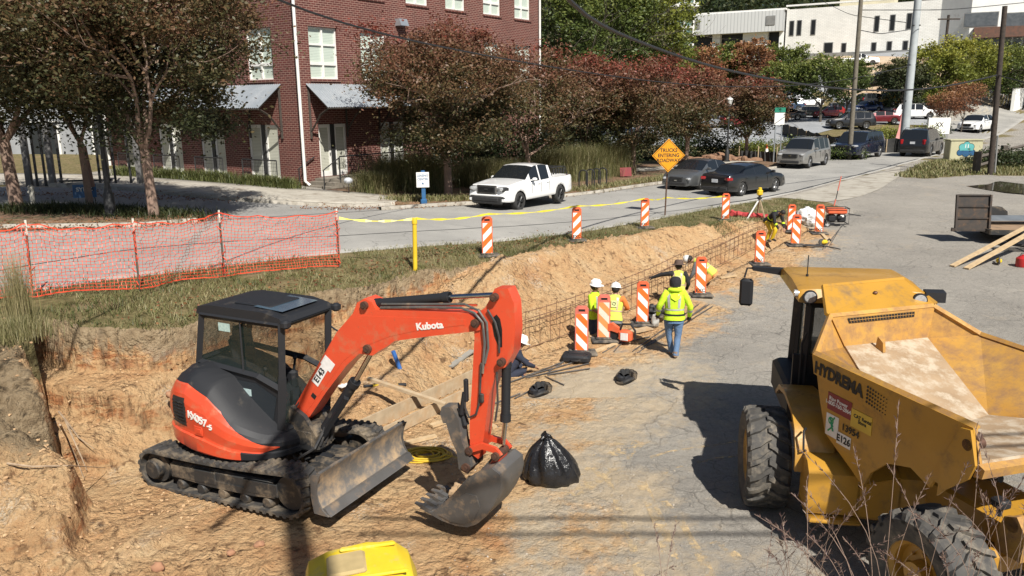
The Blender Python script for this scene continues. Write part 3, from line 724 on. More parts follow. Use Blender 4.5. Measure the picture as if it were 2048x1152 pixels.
wd = und(2140, 100, 128)
gb_, L3 = slab('glazed_corner_building', wc, wd, 10.9, 21.9, 14, M_wstucco, 'white corner building with wide dark windows and unfinished rusty frame at far right', 'building')
M_pwin = M('grey_glass', (.12, .13, .14), (.08, .09, .1), 2, .2)
for px in (1957, 2040): wall_win(gb_, wc, wd, px, 40, 4.6, 2.0, mat=M_pwin)
m = MB(); M_rust = M('rusty_brown_cladding', (.16, .075, .05), (.1, .06, .045), 2, .8)
m.box((L3 / 2 + .3, -.5, 4.6), (L3 - .6, 1.0, 1.6)); m.build('canopy', M_rust, gb_)
for k in range(9):
    m = MB(); m.box((1.2 + k * 1.4, -.1, 2.2), (1.2, .2, 3.0)); o = m.build('window', M_found, gb_)
    m = MB(); m.box((1.2 + k * 1.4, -.18, 2.2), (1.0, .1, 2.8)); m.build('pane', M_pwin, o)
va = und(1375, 122, 162); vb = und(1567, 118, 153)
wr_, L4 = slab('warehouse', va, vb, 12.8, 20, 18, M_dark, 'white corrugated warehouse with open dark loading bays on the hill', 'building')
t = NT('ribbed_metal'); s_ = t.n('ShaderNodeSeparateXYZ'); t.l(t.pos(), s_.inputs[0]); f_ = t.math('FRACT', t.math('MULTIPLY', s_.outputs[0], 1.6))
t.base(t.mix(t.ramp(f_, [(.0, 1.0), (.18, .0), (.85, .0), (1.0, 1.0)]), (.58, .59, .58), (.36, .37, .37))); t.set(Roughness=.6); M_rib = t.mat
m = MB(); m.box((L4 / 2, -1.2, 6.6), (L4, 2.6, 3.6)); m.build('fascia', M_rib, wr_)
m = MB(); m.box((L4 / 2, 6, 8.6), (L4 + .6, 16, .3)); m.build('roof', M_white, wr_)
for x in (.4, L4 * .3, L4 * .34, L4 * .72, L4 - .4):
    m = MB(); m.box((x, -.6, 2.4), (.7 if x not in (L4 * .72,) else 4.5, 1.4, 5.4)); m.build('pier', M_wstucco, wr_)
for x in (L4 * .12, L4 * .88):
    m = MB(); m.box((x, -2.56, 6.7), (1.6, .1, 1.6)); m.build('louvre', M_found, wr_)
tw = und(1364, 130, 118)
to = empty('glass_tower', (tw.x, tw.y, 8), R(-8), 'white framed stair tower with green glass panels behind the poplar trees', 'building')
M_gg = M('green_glass', (.10, .17, .14), (.16, .24, .22), .8, .15)
m = MB(); m.box((0, 2, 5), (2.6, 3.6, 16)); m.build('glazing', M_gg, to)
m = MB()
for x in (-1.4, 0.1, 1.4): m.box((x, .1, 5), (.22, .22, 16))
for k in range(7): m.box((0, .1, -2 + k * 2.4), (3.1, .25, .3))
m.box((0, 1.5, 10.5), (4.0, 4.4, .5)); m.build('frame', M_white, to)
# ---------------- pavements ----------------
drape('sidewalk', XY([(-150,372,2.15),(100,368,2.1),(230,378,1.95),(330,388,1.85),(480,400,1.75),(600,409,1.62),(700,416,1.5),(790,414,1.35)]), XY([(-150,352,2.2),(100,350,2.15),(230,356,2.0),(420,368,1.9),(560,378,1.78),(700,386,1.6),(790,398,1.4),(800,405,1.35)]), M_conc, .13, 80, 6, edge=.2)
drape('driveway', XY([(-260,475,2.0),(0,462,1.95),(250,458,1.85),(400,446,1.8),(560,436,1.68),(760,424,1.45)]), XY([(-260,372,2.2),(0,374,2.12),(230,380,1.95),(330,391,1.85),(480,402,1.75),(600,411,1.6),(790,416,1.35)]), M_drive, .026, 80, 14)
# planting island at the left with the street trees, kerbed
M_mulch = M('leaf_mulch', (.13, .075, .045), (.22, .13, .075), 9, .95, bump=.8, bscale=14, bdist=.06, dirt=(.05, .06, .02), dscale=1.3, damt=.4)
drape('planting_bed', XY([(-200,466,1.95),(0,458,1.93),(150,456,1.9),(300,452,1.85),(395,446,1.8)]), XY([(-200,425,2.0),(0,425,2.0),(120,419,1.97),(250,421,1.93),(370,430,1.85),(400,440,1.82)]), M_mulch, .16, 60, 8, edge=.2)
drape('verge_bed', XY([(790,414,1.35),(880,414,1.25),(1000,408,1.13),(1150,390,1.02),(1300,369,.92),(1440,349,.86),(1560,335,.82),(1660,308,.85)]), XY([(640,384,1.65),(760,372,1.5),(900,366,1.4),(1050,352,1.2),(1180,340,1.1),(1300,330,1.05),(1420,318,1.0),(1520,308,.95),(1640,296,.95)]), M_mulch, .10, 120, 8, edge=.12)
line_strip('sidewalk_far', XY([(1180,350,1.1),(1300,342,1.02),(1420,332,.95),(1540,320,.9),(1650,302,.9)]), 1.5, M_conc, .14)
for nm, pts in (('kerb', [(760,424,1.45),(880,418,1.22),(950,411,1.14),(1150,393,1.02),(1300,371,.92),(1440,351,.86),(1560,337,.82),(1680,305,.85)]), ('kerb', [(-200,466,1.95),(0,461,1.93),(150,457,1.9),(300,453,1.85),(395,446,1.8)]), ('kerb', [(100,371,2.1),(230,381,1.94),(330,391,1.85),(480,403,1.74),(600,411.5,1.6),(700,418,1.5),(780,416,1.36)])):
    x, y = resamp(XY(pts), 120); tx = np.gradient(x); ty = np.gradient(y); l = np.hypot(tx, ty); nx, ny = -ty / l, tx / l
    off = np.array([-.09, -.09, .09, .09])[:, None]; zz = np.array([-.1, .15, .155, .0])[:, None]
    X = x + nx * off; Y = y + ny * off; Z = height(x, y, False)[None, :] + zz
    tag(grid_obj(nm, X, Y, Z, M_kerb), kind='structure')
# parking lot beyond the road
drape('parking_lot', XY([(1150,300,1.25),(1330,288,1.35),(1500,283,1.8),(1640,262,2.2),(1740,255,2.2),(1860,252,2.3)]), XY([(1150,262,2.4),(1330,255,2.3),(1500,235,3.3),(1640,222,3.6),(1740,215,3.9),(1860,218,3.7)]), asphalt('lot_asphalt', (.25,.26,.27), (.30,.31,.32), (.34,.34,.34)), .04, 60, 20)
drape('plaza_pavement', XY([(1830,262,1.5),(1900,262,1.7),(1990,248,2.1),(2080,218,3.0)]), XY([(1830,245,2.6),(1900,238,2.6),(1990,222,3.2),(2080,205,3.9)]), M_conc, .03, 40, 10)
M_hilldirt = M('bare_hill_dirt', (.42, .27, .16), (.5, .4, .28), .3, .95)
drape('hill_dirt', [(48,120),(60,114),(76,112)], [(56,158),(66,122),(78,120)], M_hilldirt, .06, 30, 8)
# ---------------- vegetation ----------------
def leaf_mat(name, stops, trans=.25):
    t = NT(name)
    a = t.t.nodes.new('ShaderNodeAttribute'); a.attribute_name = 'tint'
    c = t.ramp(a.outputs['Fac'], stops); t.base(c); t.set(Roughness=.5); t.b.inputs['Specular IOR Level'].default_value = .35
    tr = t.n('ShaderNodeBsdfTranslucent'); t.l(c, tr.inputs[0]); mx = t.n('ShaderNodeMixShader', Fac=trans)
    t.l(t.b.outputs[0], mx.inputs[1]); t.l(tr.outputs[0], mx.inputs[2]); t.l(mx.outputs[0], t.out.inputs[0]); return t.mat
ML_crape = leaf_mat('crape_leaves', [(0, (.035, .042, .016)), (.25, (.075, .07, .027)), (.45, (.14, .085, .04)), (.72, (.165, .078, .045)), (.92, (.175, .065, .04)), (1, (.24, .055, .035))])
ML_green = leaf_mat('green_leaves', [(0, (.03, .05, .012)), (.5, (.08, .11, .025)), (1, (.17, .19, .04))])
ML_yellow = leaf_mat('yellow_leaves', [(0, (.07, .09, .015)), (.5, (.17, .19, .03)), (1, (.34, .31, .05))])
ML_rust = leaf_mat('rust_leaves', [(0, (.12, .05, .025)), (.5, (.23, .10, .05)), (1, (.32, .17, .07))])
ML_dark = leaf_mat('dark_leaves', [(0, (.018, .03, .01)), (.5, (.04, .055, .018)), (1, (.10, .10, .04))])
ML_grass = leaf_mat('grass_blades', [(0, (.05, .065, .018)), (.3, (.105, .12, .035)), (.6, (.22, .20, .09)), (1, (.40, .34, .19))], .2)
M_bark = M('pinkish_bark', (.30, .20, .15), (.19, .13, .10), 3, .8, bump=.3, bscale=20, dirt=(.2, .15, .11), dscale=4, damt=.3)
M_barkd = M('dark_bark', (.10, .08, .06), (.06, .05, .04), 6, .9, bump=.4)
def leaves(pts, tint, size, rs, flat=.6, asp=.5):
    n = len(pts); d = rs.normal(size=(n, 3)); d[:, 2] *= flat; d /= np.linalg.norm(d, axis=1)[:, None]
    e = np.cross(d, rs.normal(size=(n, 3))); e /= np.linalg.norm(e, axis=1)[:, None]
    s = size * rs.uniform(.6, 1.35, (n, 1)); a = d * s; b = e * s * asp
    V = np.stack([pts - a, pts + b, pts + a, pts - b], 1); return V
def make_tree(name, h, rad, mat, bark, seed, nleaf=9000, trunk_h=.25, base_r=.16, ltop=1.0, lsize=.075, flat=.62, redtop=.5, openness=.35, label=None, cat='tree', group=None, loc=(0,0,0), multi=5, lean=0.0, cbot=None):
    rs = np.random.RandomState(seed); e = empty(name, loc, rs.rand() * 6.28, label, cat, group)
    mb = MB(); th = h * trunk_h; tips = []
    top = Vector((rs.normal() * .08 + lean, rs.normal() * .08, th))
    mb.tube([(0, 0, -.3), (0.01, 0, .05), (top.x * .5, top.y * .5, th * .55), top], [base_r * 1.25, base_r * 1.05, base_r * .88, base_r * .85], 9)
    def branch(p, d, L, r, lev):
        pts = [p]; q = p.copy(); dd = d.copy()
        for k in range(3):
            dd = (dd + Vector(rs.normal(size=3)) * .16 + Vector((0, 0, .06))).normalized(); q = q + dd * L / 3; pts.append(q.copy())
        mb.tube(pts, [r, r * .8, r * .65, r * .5], 6 if lev < 2 else 4, caps=False)
        if lev >= 3 or r < .008: tips.append(q); tips.append(pts[2]); return
        for k in range(3 if lev < 2 else 2):
            nd = (dd + Vector(rs.normal(size=3)) * (.5 if lev else .42)); nd.z = abs(nd.z) * .8; branch(q if k != 1 else pts[2], nd.normalized(), L * rs.uniform(.6, .85), r * .55, lev + 1)
    for k in range(multi):
        a = 6.283 * k / multi + rs.normal() * .3; sl_ = rs.uniform(.45, 1.0) * rad / h * 1.7
        d = Vector((math.cos(a) * sl_, math.sin(a) * sl_, 1)).normalized()
        branch(top - Vector((0, 0, .05)), d, (h - th) * .42, base_r * .5, 0)
    mb.build('trunk', bark, e)
    # crown: clumps round the tips plus clumps spread over the crown volume
    cz = (h + (cbot if cbot is not None else th * 1.15)) / 2; hzr = h - cz
    nc = 150; C_ = []
    while len(C_) < nc:
        v = rs.uniform(-1, 1, 3); q = np.linalg.norm(v)
        if q > 1 or q < .35: continue
        if v[2] < 0 and np.hypot(v[0], v[1]) > 1 - .35 * abs(v[2]) * 1.2: continue
        C_.append([v[0] * rad, v[1] * rad, cz + v[2] * hzr])
    C_ = np.array(C_); T_ = np.array([list(q) for q in tips]); ok = (np.abs(T_[:, 2] - cz) < hzr * 1.02) & (np.hypot(T_[:, 0], T_[:, 1]) < rad * 1.05)
    T_ = T_[ok] if ok.any() else T_
    C_ = np.vstack([C_, T_[rs.choice(len(T_), min(len(T_), 70), False)]])
    wts = rs.uniform(.15, 1.0, len(C_)) ** 1.6; wts /= wts.sum()
    idx = rs.choice(len(C_), nleaf, p=wts); cr = rs.uniform(.05, .17, len(C_)) * rad * (1.15 - openness * .5)
    off = rs.normal(size=(nleaf, 3)) * cr[idx][:, None] * np.array([1, 1, .62]); P_ = C_[idx] + off
    P_[:, 2] = np.maximum(P_[:, 2], th * .8)
    hn = np.clip((P_[:, 2] - (cz - hzr)) / (2 * hzr), 0, 1); cl = rs.rand(len(C_))[idx]
    rn = np.clip(np.linalg.norm((P_ - [0, 0, cz]) / [rad, rad, hzr], axis=1), 0, 1.2)
    tint = np.clip(.13 + redtop * (.55 * hn ** 1.3 + .35 * rn * hn) + (cl - .5) * .38 + rs.normal(size=nleaf) * .10, 0, 1)
    V = leaves(P_, tint, lsize, rs)
    quads_obj('crown', V, mat, e, 4, {'tint': tint}); return e
def leafcount(k): return int(k)
CR = 'crape myrtles along the street'
def street_tree(px, py, h, rad, seed, label, z=None, n=11000, red=.7, **k):
    p = g(px, py); return make_tree('crape_myrtle_tree', h, rad, ML_crape, M_bark, seed, n, loc=(p.x, p.y, p.z), redtop=red, label=label, group=CR, **k)
street_tree(310, 442, 8.6, 4.5, 27, 'largest crape myrtle with forked pink trunk behind the orange mesh fence', n=110000, base_r=.175, trunk_h=.27, lsize=.066, red=.6, multi=6, cbot=2.6)
street_tree(35, 420, 9.0, 3.8, 12, 'leftmost crape myrtle with mottled trunk at the left edge', n=60000, base_r=.22, trunk_h=.26, lsize=.07, red=.45, cbot=2.6)
street_tree(180, 408, 7.6, 2.6, 13, 'slim crape myrtle behind the near black street lamp', n=18000, base_r=.13, trunk_h=.3, lsize=.08, red=.55, cbot=2.8)
street_tree(898, 398, 7.5, 3.9, 14, 'crape myrtle between the blue signpost and the white pickup', n=68000, base_r=.2, trunk_h=.23, lsize=.07, red=.72, cbot=1.9)
street_tree(1060, 372, 7.3, 3.3, 15, 'crape myrtle directly behind the white pickup', n=13000, base_r=.16, trunk_h=.22, red=.78, lsize=.09, cbot=1.7)
street_tree(1268, 352, 6.9, 3.5, 16, 'crape myrtle with red tips beside the small red sign', n=34000, base_r=.17, trunk_h=.25, red=.88, lsize=.078, cbot=1.9)
street_tree(1172, 352, 6.9, 3.0, 19, 'crape myrtle over the bicycle racks', n=24000, base_r=.14, trunk_h=.22, red=.85, lsize=.09, cbot=1.8)
street_tree(1372, 332, 6.9, 3.1, 17, 'crape myrtle behind the yellow diamond sign', n=22000, base_r=.17, trunk_h=.25, red=.95, lsize=.1, cbot=1.9)
street_tree(1492, 322, 6.5, 2.6, 18, 'rightmost crape myrtle beside the orange traffic cone', n=13000, base_r=.16, trunk_h=.25, red=.85, lsize=.1, cbot=1.7)
# other trees
def bg_tree(name, px, py, Y, h, rad, mat, seed, label, n=9000, ls=.14, red=.9, dz=0, cat='tree', **k):
    p = und(px, py, Y); return make_tree(name, h, rad, mat, M_barkd, seed, n, loc=(p.x, p.y, hz(p.x, p.y) + dz), label=label, lsize=ls, redtop=red, cat=cat, **k)
bg_tree('poplar_tree', 1120, 270, 74, 15, 4.2, ML_green, 31, 'tall green poplar just right of the brick building', 16000, .15)
bg_tree('poplar_tree', 1215, 270, 80, 17, 5.0, ML_green, 32, 'tall yellowing green tree behind the middle crape myrtles', 20000, .16, red=1.1)
bg_tree('poplar_tree', 1310, 270, 84, 16, 4.4, ML_yellow, 33, 'tall yellow green tree left of the white framed tower', 15000, .16, red=.6)
bg_tree('round_tree', 1640, 243, 96, 7.6, 3.3, ML_green, 34, 'round green tree in the car park left of the wooden pole', 9000, .15, red=.8, cbot=2)
bg_tree('round_tree', 1690, 243, 100, 7.2, 2.9, ML_green, 35, 'round green tree just behind the wooden pole', 7000, .15, red=.7, cbot=2)
bg_tree('round_tree', 1560, 250, 98, 7.4, 3.0, ML_green, 36, 'olive green tree behind the rightmost crape myrtle', 8000, .15, red=1.0, cbot=1.5)
bg_tree('linden_tree', 1862, 230, 104, 8.8, 4.2, ML_yellow, 37, 'bright yellow green tree right of the grey steel pole', 15000, .16, red=.7, cbot=1.5)
bg_tree('linden_tree', 1925, 225, 108, 9.2, 4.4, ML_yellow, 38, 'bright yellow green tree in front of the glazed corner building', 15000, .16, red=.75, cbot=1.5)
bg_tree('linden_tree', 1985, 218, 112, 8.0, 4.0, ML_green, 39, 'olive green tree behind the dark leaning pole', 11000, .16, red=1.0, cbot=1.5)
bg_tree('linden_tree', 1800, 235, 103, 7.2, 3.2, ML_dark, 40, 'dark green tree behind the grey steel pole', 9000, .15, red=.9, cbot=.8)
bg_tree('young_tree', 1893, 240, 84, 4.6, 1.9, ML_rust, 41, 'small rust coloured tree on the plaza left of the others', 3600, .1, red=.8, cbot=2.0, base_r=.08)
bg_tree('young_tree', 1925, 238, 90, 5.6, 2.0, ML_rust, 42, 'small rust coloured tree on the plaza beside the dark pole', 4200, .1, red=.8, cbot=2.2, base_r=.08)
bg_tree('oak_tree', 2075, 215, 115, 11, 5.5, ML_dark, 43, 'dark tree at the far right edge beside the white wall', 9000, .18, red=.9, cbot=1)
bg_tree('oak_tree', 90, 330, 60, 16, 6, ML_dark, 44, 'large dark tree behind the grey annex at far left', 9000, .2, red=.9)
for i, (px, Y, h_, r_, mt_, lb) in enumerate(((1400, 112, 9, 3.6, ML_rust, 'reddish brown tree below the warehouse, left one'), (1450, 118, 8.5, 3.6, ML_green, 'green tree in front of the warehouse loading bay'), (1500, 116, 9.5, 3.8, ML_rust, 'reddish brown tree below the warehouse, right one'), (1560, 122, 8, 3.4, ML_green, 'olive tree at the foot of the white brick building'), (1800, 112, 5.5, 2.6, ML_dark, 'dark tree left of the grey steel pole by the parked pickup'), (1330, 108, 10, 4, ML_green, 'green tree below the white framed tower'))):
    bg_tree('hillside_tree', px, 200, Y, h_, r_, mt_, 110 + i, lb, 9000, .19, red=.8, cbot=.6, group='trees on the slope behind the car park')
# the wooded hill as one mass
rs = np.random.RandomState(5); N = 1500
tx_ = rs.uniform(-60, 170, N); ty_ = rs.uniform(176, 300, N); tz_ = height(tx_, ty_, False)
per = 46; idx = np.repeat(np.arange(N), per); hh = rs.uniform(9, 17, N)
P_ = np.stack([tx_[idx], ty_[idx], tz_[idx] + hh[idx] * .55], 1) + rs.normal(size=(N * per, 3)) * np.stack([np.full(N * per, 2.1), np.full(N * per, 2.1), hh[idx] * .24], 1)
tt = np.clip(.35 + (rs.rand(N)[idx] - .5) * .8 + rs.normal(size=N * per) * .15, 0, 1)
wood = quads_obj('hillside_wood', leaves(P_, tt, .62, rs), ML_dark, None, 4, {'tint': tt}); tag(wood, kind='stuff')
# shrubs
def shrub(name, px, py, w_, h, mat, seed, label, n=2500, ls=.06, group=None, red=.8, flatk=1.0, Y=None):
    p = g(px, py) if Y is None else und(px, py, Y); z = hz(p.x, p.y); rs = np.random.RandomState(seed)
    e = empty(name, (p.x, p.y, z), 0, label, 'shrub', group)
    nc = 34; C_ = rs.uniform(-1, 1, (nc, 3)); C_[:, 2] = np.abs(C_[:, 2]); C_ /= np.maximum(1, np.linalg.norm(C_, axis=1))[:, None]
    C_ = C_ * [w_ * .5, w_ * .4, h * .8]; i = rs.randint(0, nc, n); P_ = C_[i] + rs.normal(size=(n, 3)) * [w_ * .1, w_ * .1, h * .13]; P_[:, 2] = np.maximum(P_[:, 2], .02)
    t_ = np.clip(.2 + red * .5 * P_[:, 2] / h + (rs.rand(nc)[i] - .5) * .3 + rs.normal(size=n) * .1, 0, 1)
    quads_obj('foliage', leaves(P_, t_, ls, rs), mat, e, 4, {'tint': t_})
    mb = MB()
    for k in range(7):
        a = k * .9; mb.tube([(0, 0, -.05), (math.cos(a) * w_ * .2, math.sin(a) * w_ * .15, h * .6)], [.02, .008], 4)
    mb.build('stem', M_barkd, e); return e
def blades(P0, hgt, lean, wid, rs, curve=.35):
    n = len(P0); a = rs.uniform(0, 6.283, n); dx = np.cos(a); dy = np.sin(a); l = hgt * lean * rs.uniform(.2, 1.2, n)
    w_ = wid * rs.uniform(.6, 1.3, n); px_, py_ = -dy * w_, dx * w_
    mid = P0 + np.stack([dx * l * curve, dy * l * curve, hgt * .6], 1); tip = P0 + np.stack([dx * l, dy * l, hgt], 1)
    o = np.stack([px_, py_, np.zeros(n)], 1)
    return np.stack([np.stack([P0 - o, P0 + o, mid + o * .7, mid - o * .7], 1), np.stack([mid - o * .7, mid + o * .7, tip + o * .12, tip - o * .12], 1)], 1).reshape(-1, 4, 3)
def grass_clump(name, px, py, h, spread, n, mat, seed, label, cat='grass clump', group=None, wid=.012, lean=.6, tintr=(.1, .8), Y=None):
    p = g(px, py) if Y is None else und(px, py, Y); z = hz(p.x, p.y); rs = np.random.RandomState(seed)
    P0 = np.stack([rs.normal(size=n) * spread, rs.normal(size=n) * spread, np.zeros(n)], 1)
    V = blades(P0, h * rs.uniform(.5, 1.1, n), lean, wid, rs); o = quads_obj(name, V, mat, None, 4, {'tint': np.repeat(rs.uniform(*tintr, n), 2)})
    o.location = (p.x, p.y, z); return tag(o, label, cat, group)
grass_clump('grass_clump', 45, 655, 1.25, .10, 700, ML_grass, 51, 'tall green grass clump on the left bank beside the orange fence end', wid=.003, lean=.28, tintr=(.4, 1))
grass_clump('grass_clump', 35, 672, 0.35, .25, 1600, ML_grass, 57, 'low spreading grass tuft under the tall clump on the left bank', wid=.003, lean=.8, tintr=(.3, .9))
OG = 'ornamental grasses by the brick building'
for i, (px, py, h, s) in enumerate(((845, 385, 1.9, .5), (790, 380, 1.6, .5), (748, 388, 1.0, .35), (1120, 362, 1.8, .6), (1165, 358, 2.0, .6), (1212, 352, 2.1, .6), (1010, 372, 1.4, .6), (960, 375, 1.4, .6))):
    grass_clump('ornamental_grass', px, py, h, s, 4200, ML_grass, 60 + i, ['tall ornamental grass right of the blue signpost', 'ornamental grass at the end of the porch', 'low dark grass clump beside the porch steps', 'ornamental grass left of the bicycle racks', 'pale plumed ornamental grass behind the bicycle racks', 'ornamental grass left of the red tipped tree trunk', 'ornamental grass behind the pickup cab', 'ornamental grass behind the pickup hood'][i], 'ornamental grass', OG, wid=.009, lean=.7, tintr=(.1, .9))
# liriope border along the brick wall
rs = np.random.RandomState(9)
def border(pts, n, h, label_kind, wdt=.5, nm='liriope_border', mat=None, tr=(0, .45), wid=.018):
    x, y = resamp(XY(pts), 400); i = rs.randint(0, 400, n); x0 = x[i] + rs.normal(size=n) * wdt * .4; y0 = y[i] + rs.normal(size=n) * wdt * .4
    P0 = np.stack([x0, y0, height(x0, y0, False) + .05], 1)
    o = quads_obj(nm, blades(P0, h * rs.uniform(.5, 1.2, n), .8, wid, rs), mat or ML_grass, None, 4, {'tint': np.repeat(rs.uniform(*tr, n), 2)}); tag(o, kind='stuff')
border([(235,356,2.0),(330,360,1.95),(420,364,1.9),(470,368,1.85)], 3500, .5, '')
border([(490,372,1.82),(590,380,1.75)], 2200, .5, '')
border([(780,408,1.35),(850,409,1.28),(940,405,1.15)], 1500, .28, '', .6, 'verge_grass', tr=(.2, .9))
border([(1150,386,1.03),(1250,372,.95),(1300,366,.92),(1420,346,.88)], 4200, .25, '', .9, 'verge_grass', tr=(.2, .9))
border([(0,432,1.97),(150,428,1.95),(300,436,1.88),(370,438,1.85)], 6000, .3, '', 1.4, 'ground_cover', ML_dark, (0, 1))
# grass on the strip over the pit: one mass of blades
n = 420000; x0 = rs.uniform(-16, 14, n); y0 = rs.uniform(9, 42, n)
d1, d2, p1 = masks(x0, y0); rd, rsd, _ = pl_dist(x0, y0, RNEAR); rd = rd * rsd
bkd, bks, _ = pl_dist(x0, y0, BANK)
ok = ((d1 < -.02) & (rd < .12) & (rd > -4.5) & ((p1 < 13) | (d1 < 0)))
corner = in_poly(x0, y0, XY([(1450,462,.8),(1545,440,.75),(1600,438,.75),(1670,412,.8),(1640,398,.8),(1556,398,.8),(1400,420,.85),(1300,445,1)]))
lotm = (x0 > 9.0) & ~corner; ok = (ok & ~lotm) | corner
ok &= ~((y0 < 12.6) & (x0 > -14)); ok &= (fbm(x0, y0, 1.4, 3) > -.35) | (d1 > -.3)
x1 = x0[ok]; y1 = y0[ok]; edgek = np.exp(-np.maximum(-d1[ok], 0) / .35)
P0 = np.stack([x1, y1, height(x1, y1, False) - .01], 1); m_ = len(x1)
hgt = (.05 + .08 * rs.rand(m_) + .07 * edgek * rs.rand(m_)) * (1 + .6 * fbm(x1, y1, 1.1, 3))
ti = np.clip(.45 + .5 * fbm(x1, y1, .9, 4) + rs.normal(size=m_) * .2, 0, 1)
tag(quads_obj('strip_grass', blades(P0, hgt, 1.3, .006, rs, .5), ML_grass, None, 4, {'tint': np.repeat(ti, 2)}), kind='stuff')
n = 30000; x0 = rs.uniform(20, 48, n); y0 = rs.uniform(42, 66, n); ok = in_poly(x0, y0, GISL); x1 = x0[ok]; y1 = y0[ok]; m_ = len(x1)
tag(quads_obj('island_grass', blades(np.stack([x1, y1, height(x1, y1, False)], 1), np.full(m_, .22), 1.0, .03, rs, .5), ML_grass, None, 4, {'tint': np.repeat(rs.uniform(.2, .8, m_), 2)}), kind='stuff')
SB = 'shrubs around the car park'
shrub('yellow_shrub', 1790, 290, 4.2, 2.1, ML_yellow, 71, 'bright yellow green shrub left of the grey steel pole', 5000, .09, SB, Y=76)
shrub('yellow_shrub', 1846, 288, 3.2, 2.0, ML_yellow, 72, 'bright yellow green shrub right of the grey steel pole', 4000, .09, SB, Y=77)
shrub('green_shrub', 1560, 300, 5, 1.8, ML_green, 73, 'leafy green shrub behind the street sign', 4500, .08, SB, Y=68)
shrub('green_shrub', 1668, 300, 4.5, 1.3, ML_green, 74, 'low green shrub in front of the black silt fence', 4000, .08, SB, Y=64)
shrub('green_shrub', 1500, 305, 3.5, 1.5, ML_yellow, 75, 'yellow green shrub behind the rightmost crape myrtle trunk', 3000, .08, SB, Y=67)
shrub('green_shrub', 2030, 300, 5, 1.5, ML_dark, 76, 'dark green shrub right of the wooden rail fence', 4000, .1, SB, Y=56)
shrub('hedge', 1875, 250, 2.4, 1.6, ML_dark, 77, 'dark clipped hedge beside the white signboard', 2500, .09, SB, Y=88)
for i, (px, Y, w_) in enumerate(((930, 47, 5), (1020, 50, 6), (1120, 54, 6), (1210, 58, 5), (1300, 64, 6), (1395, 66, 5))):
    shrub('dark_shrub', px, 340, w_, 2.6, ML_dark, 80 + i, ['dark shrub left of the white pickup under the trees', 'dark shrub behind the roof of the white pickup', 'dark shrub left of the bicycle racks', 'dark shrub behind the bicycle racks', 'dark shrub left of the yellow diamond sign', 'dark shrub between the two rightmost crape myrtles'][i], 4200, .1, 'dark shrubs under the street trees', Y=Y)

# fallen leaves on the beds, kerbs and drive
def litter(pts, n, wdt, nm='fallen_leaves', size=.035):
    rs = np.random.RandomState(len(pts) * 7 + n); x, y = resamp(XY(pts), 300); i = rs.randint(0, 300, n); x0 = x[i] + rs.normal(size=n) * wdt; y0 = y[i] + rs.normal(size=n) * wdt
    V = leaves(np.stack([x0, y0, height(x0, y0, False) + .20 * rs.rand(n) ** 6 + .045], 1), None, size, rs, flat=.12, asp=.6); tag(quads_obj(nm, V, ML_rust, None, 4, {'tint': rs.uniform(0, 1, n)}), kind='stuff')
litter([(-100,462,1.95),(150,456,1.9),(395,444,1.8)], 5000, .45); litter([(600,418,1.6),(760,420,1.5),(900,414,1.2),(1150,390,1.02),(1400,352,.9)], 2500, .3)
litter([(0,395,2.0),(230,392,1.95),(480,400,1.75)], 1200, .6); litter([(300,640,1.8),(520,590,1.76),(850,520,1.5),(1200,470,1.1)], 900, .4)
# ---------------- vehicles ----------------
M_tyre = M('tyre_rubber', (.022, .022, .022), (.035, .033, .031), 10, .85)
M_rim = M('alloy_rim', (.42, .42, .42), (.33, .33, .33), 5, .3, .9); M_rimk = M('dark_rim', (.05, .05, .05), None, 5, .4, .5)
M_carglass = glass_mat('car_glass', (.012, .014, .016), .03)
M_trim = M('black_trim', (.018, .018, .019), (.028, .028, .028), 8, .55)
M_lamp = M('headlamp_glass', (.55, .56, .56), (.35, .36, .37), 30, .12, .3, coat=1)
M_tail = M('tail_lamp_red', (.35, .012, .014), (.22, .008, .01), 10, .15, coat=1)
M_plate = M('number_plate', (.6, .6, .58), (.35, .38, .45), 30, .5)
M_chrome = M('chrome', (.55, .56, .57), None, 5, .15, 1.0)
def paint(name, c, metal=.0, rough=.28):
    t = NT(name); nz = t.noise(1.2, 4); t.base(t.mix(t.ramp(nz, [(.4, 0.0), (.7, .25)]), c, tuple(x * .85 for x in c))); t.set(Metallic=metal, Roughness=rough, Coat__Weight=.9); t.set(Coat__Roughness=.05)
    return t.mat
def wheel(par, x, y, r, w_, side, rimmat, spokes=5):
    e = empty('wheel', (x, y, r)); e.parent = par
    m = MB(); m.lathe([(r * .66, -w_ / 2), (r * .9, -w_ / 2), (r * .98, -w_ * .36), (r, -w_ * .2), (r, w_ * .2), (r * .98, w_ * .36), (r * .9, w_ / 2), (r * .66, w_ / 2), (r * .62, 0), (r * .66, -w_ / 2)], (0, 0, 0), 'y', 28); m.build('tyre', M_tyre, e)
    m = MB(); yo = side * w_ * .40
    m.lathe([(r * .665, yo + side * .015), (r * .66, yo - side * .01), (r * .58, yo - side * .02), (r * .56, yo - side * .09), (0.001, yo - side * .1)], (0, 0, 0), 'y', 24)
    m.lathe([(.0, yo), (r * .13, yo - side * .002), (r * .15, yo - side * .04)], (0, 0, 0), 'y', 10)
    for k in range(spokes):
        a = 6.283 * k / spokes; ca, sa = math.cos(a), math.sin(a)
        for da in (-.13, .13):
            m.tube([(r * .1 * ca, yo - side * .015, r * .1 * sa), (r * .62 * math.cos(a + da), yo - side * .005, r * .62 * math.sin(a + da))], r * .055, 4, smooth=False)
    m.build('rim', rimmat, e); return e
def lerp_pts(P, x):
    return float(np.interp(x, [p[0] for p in P], [p[1] for p in P]))
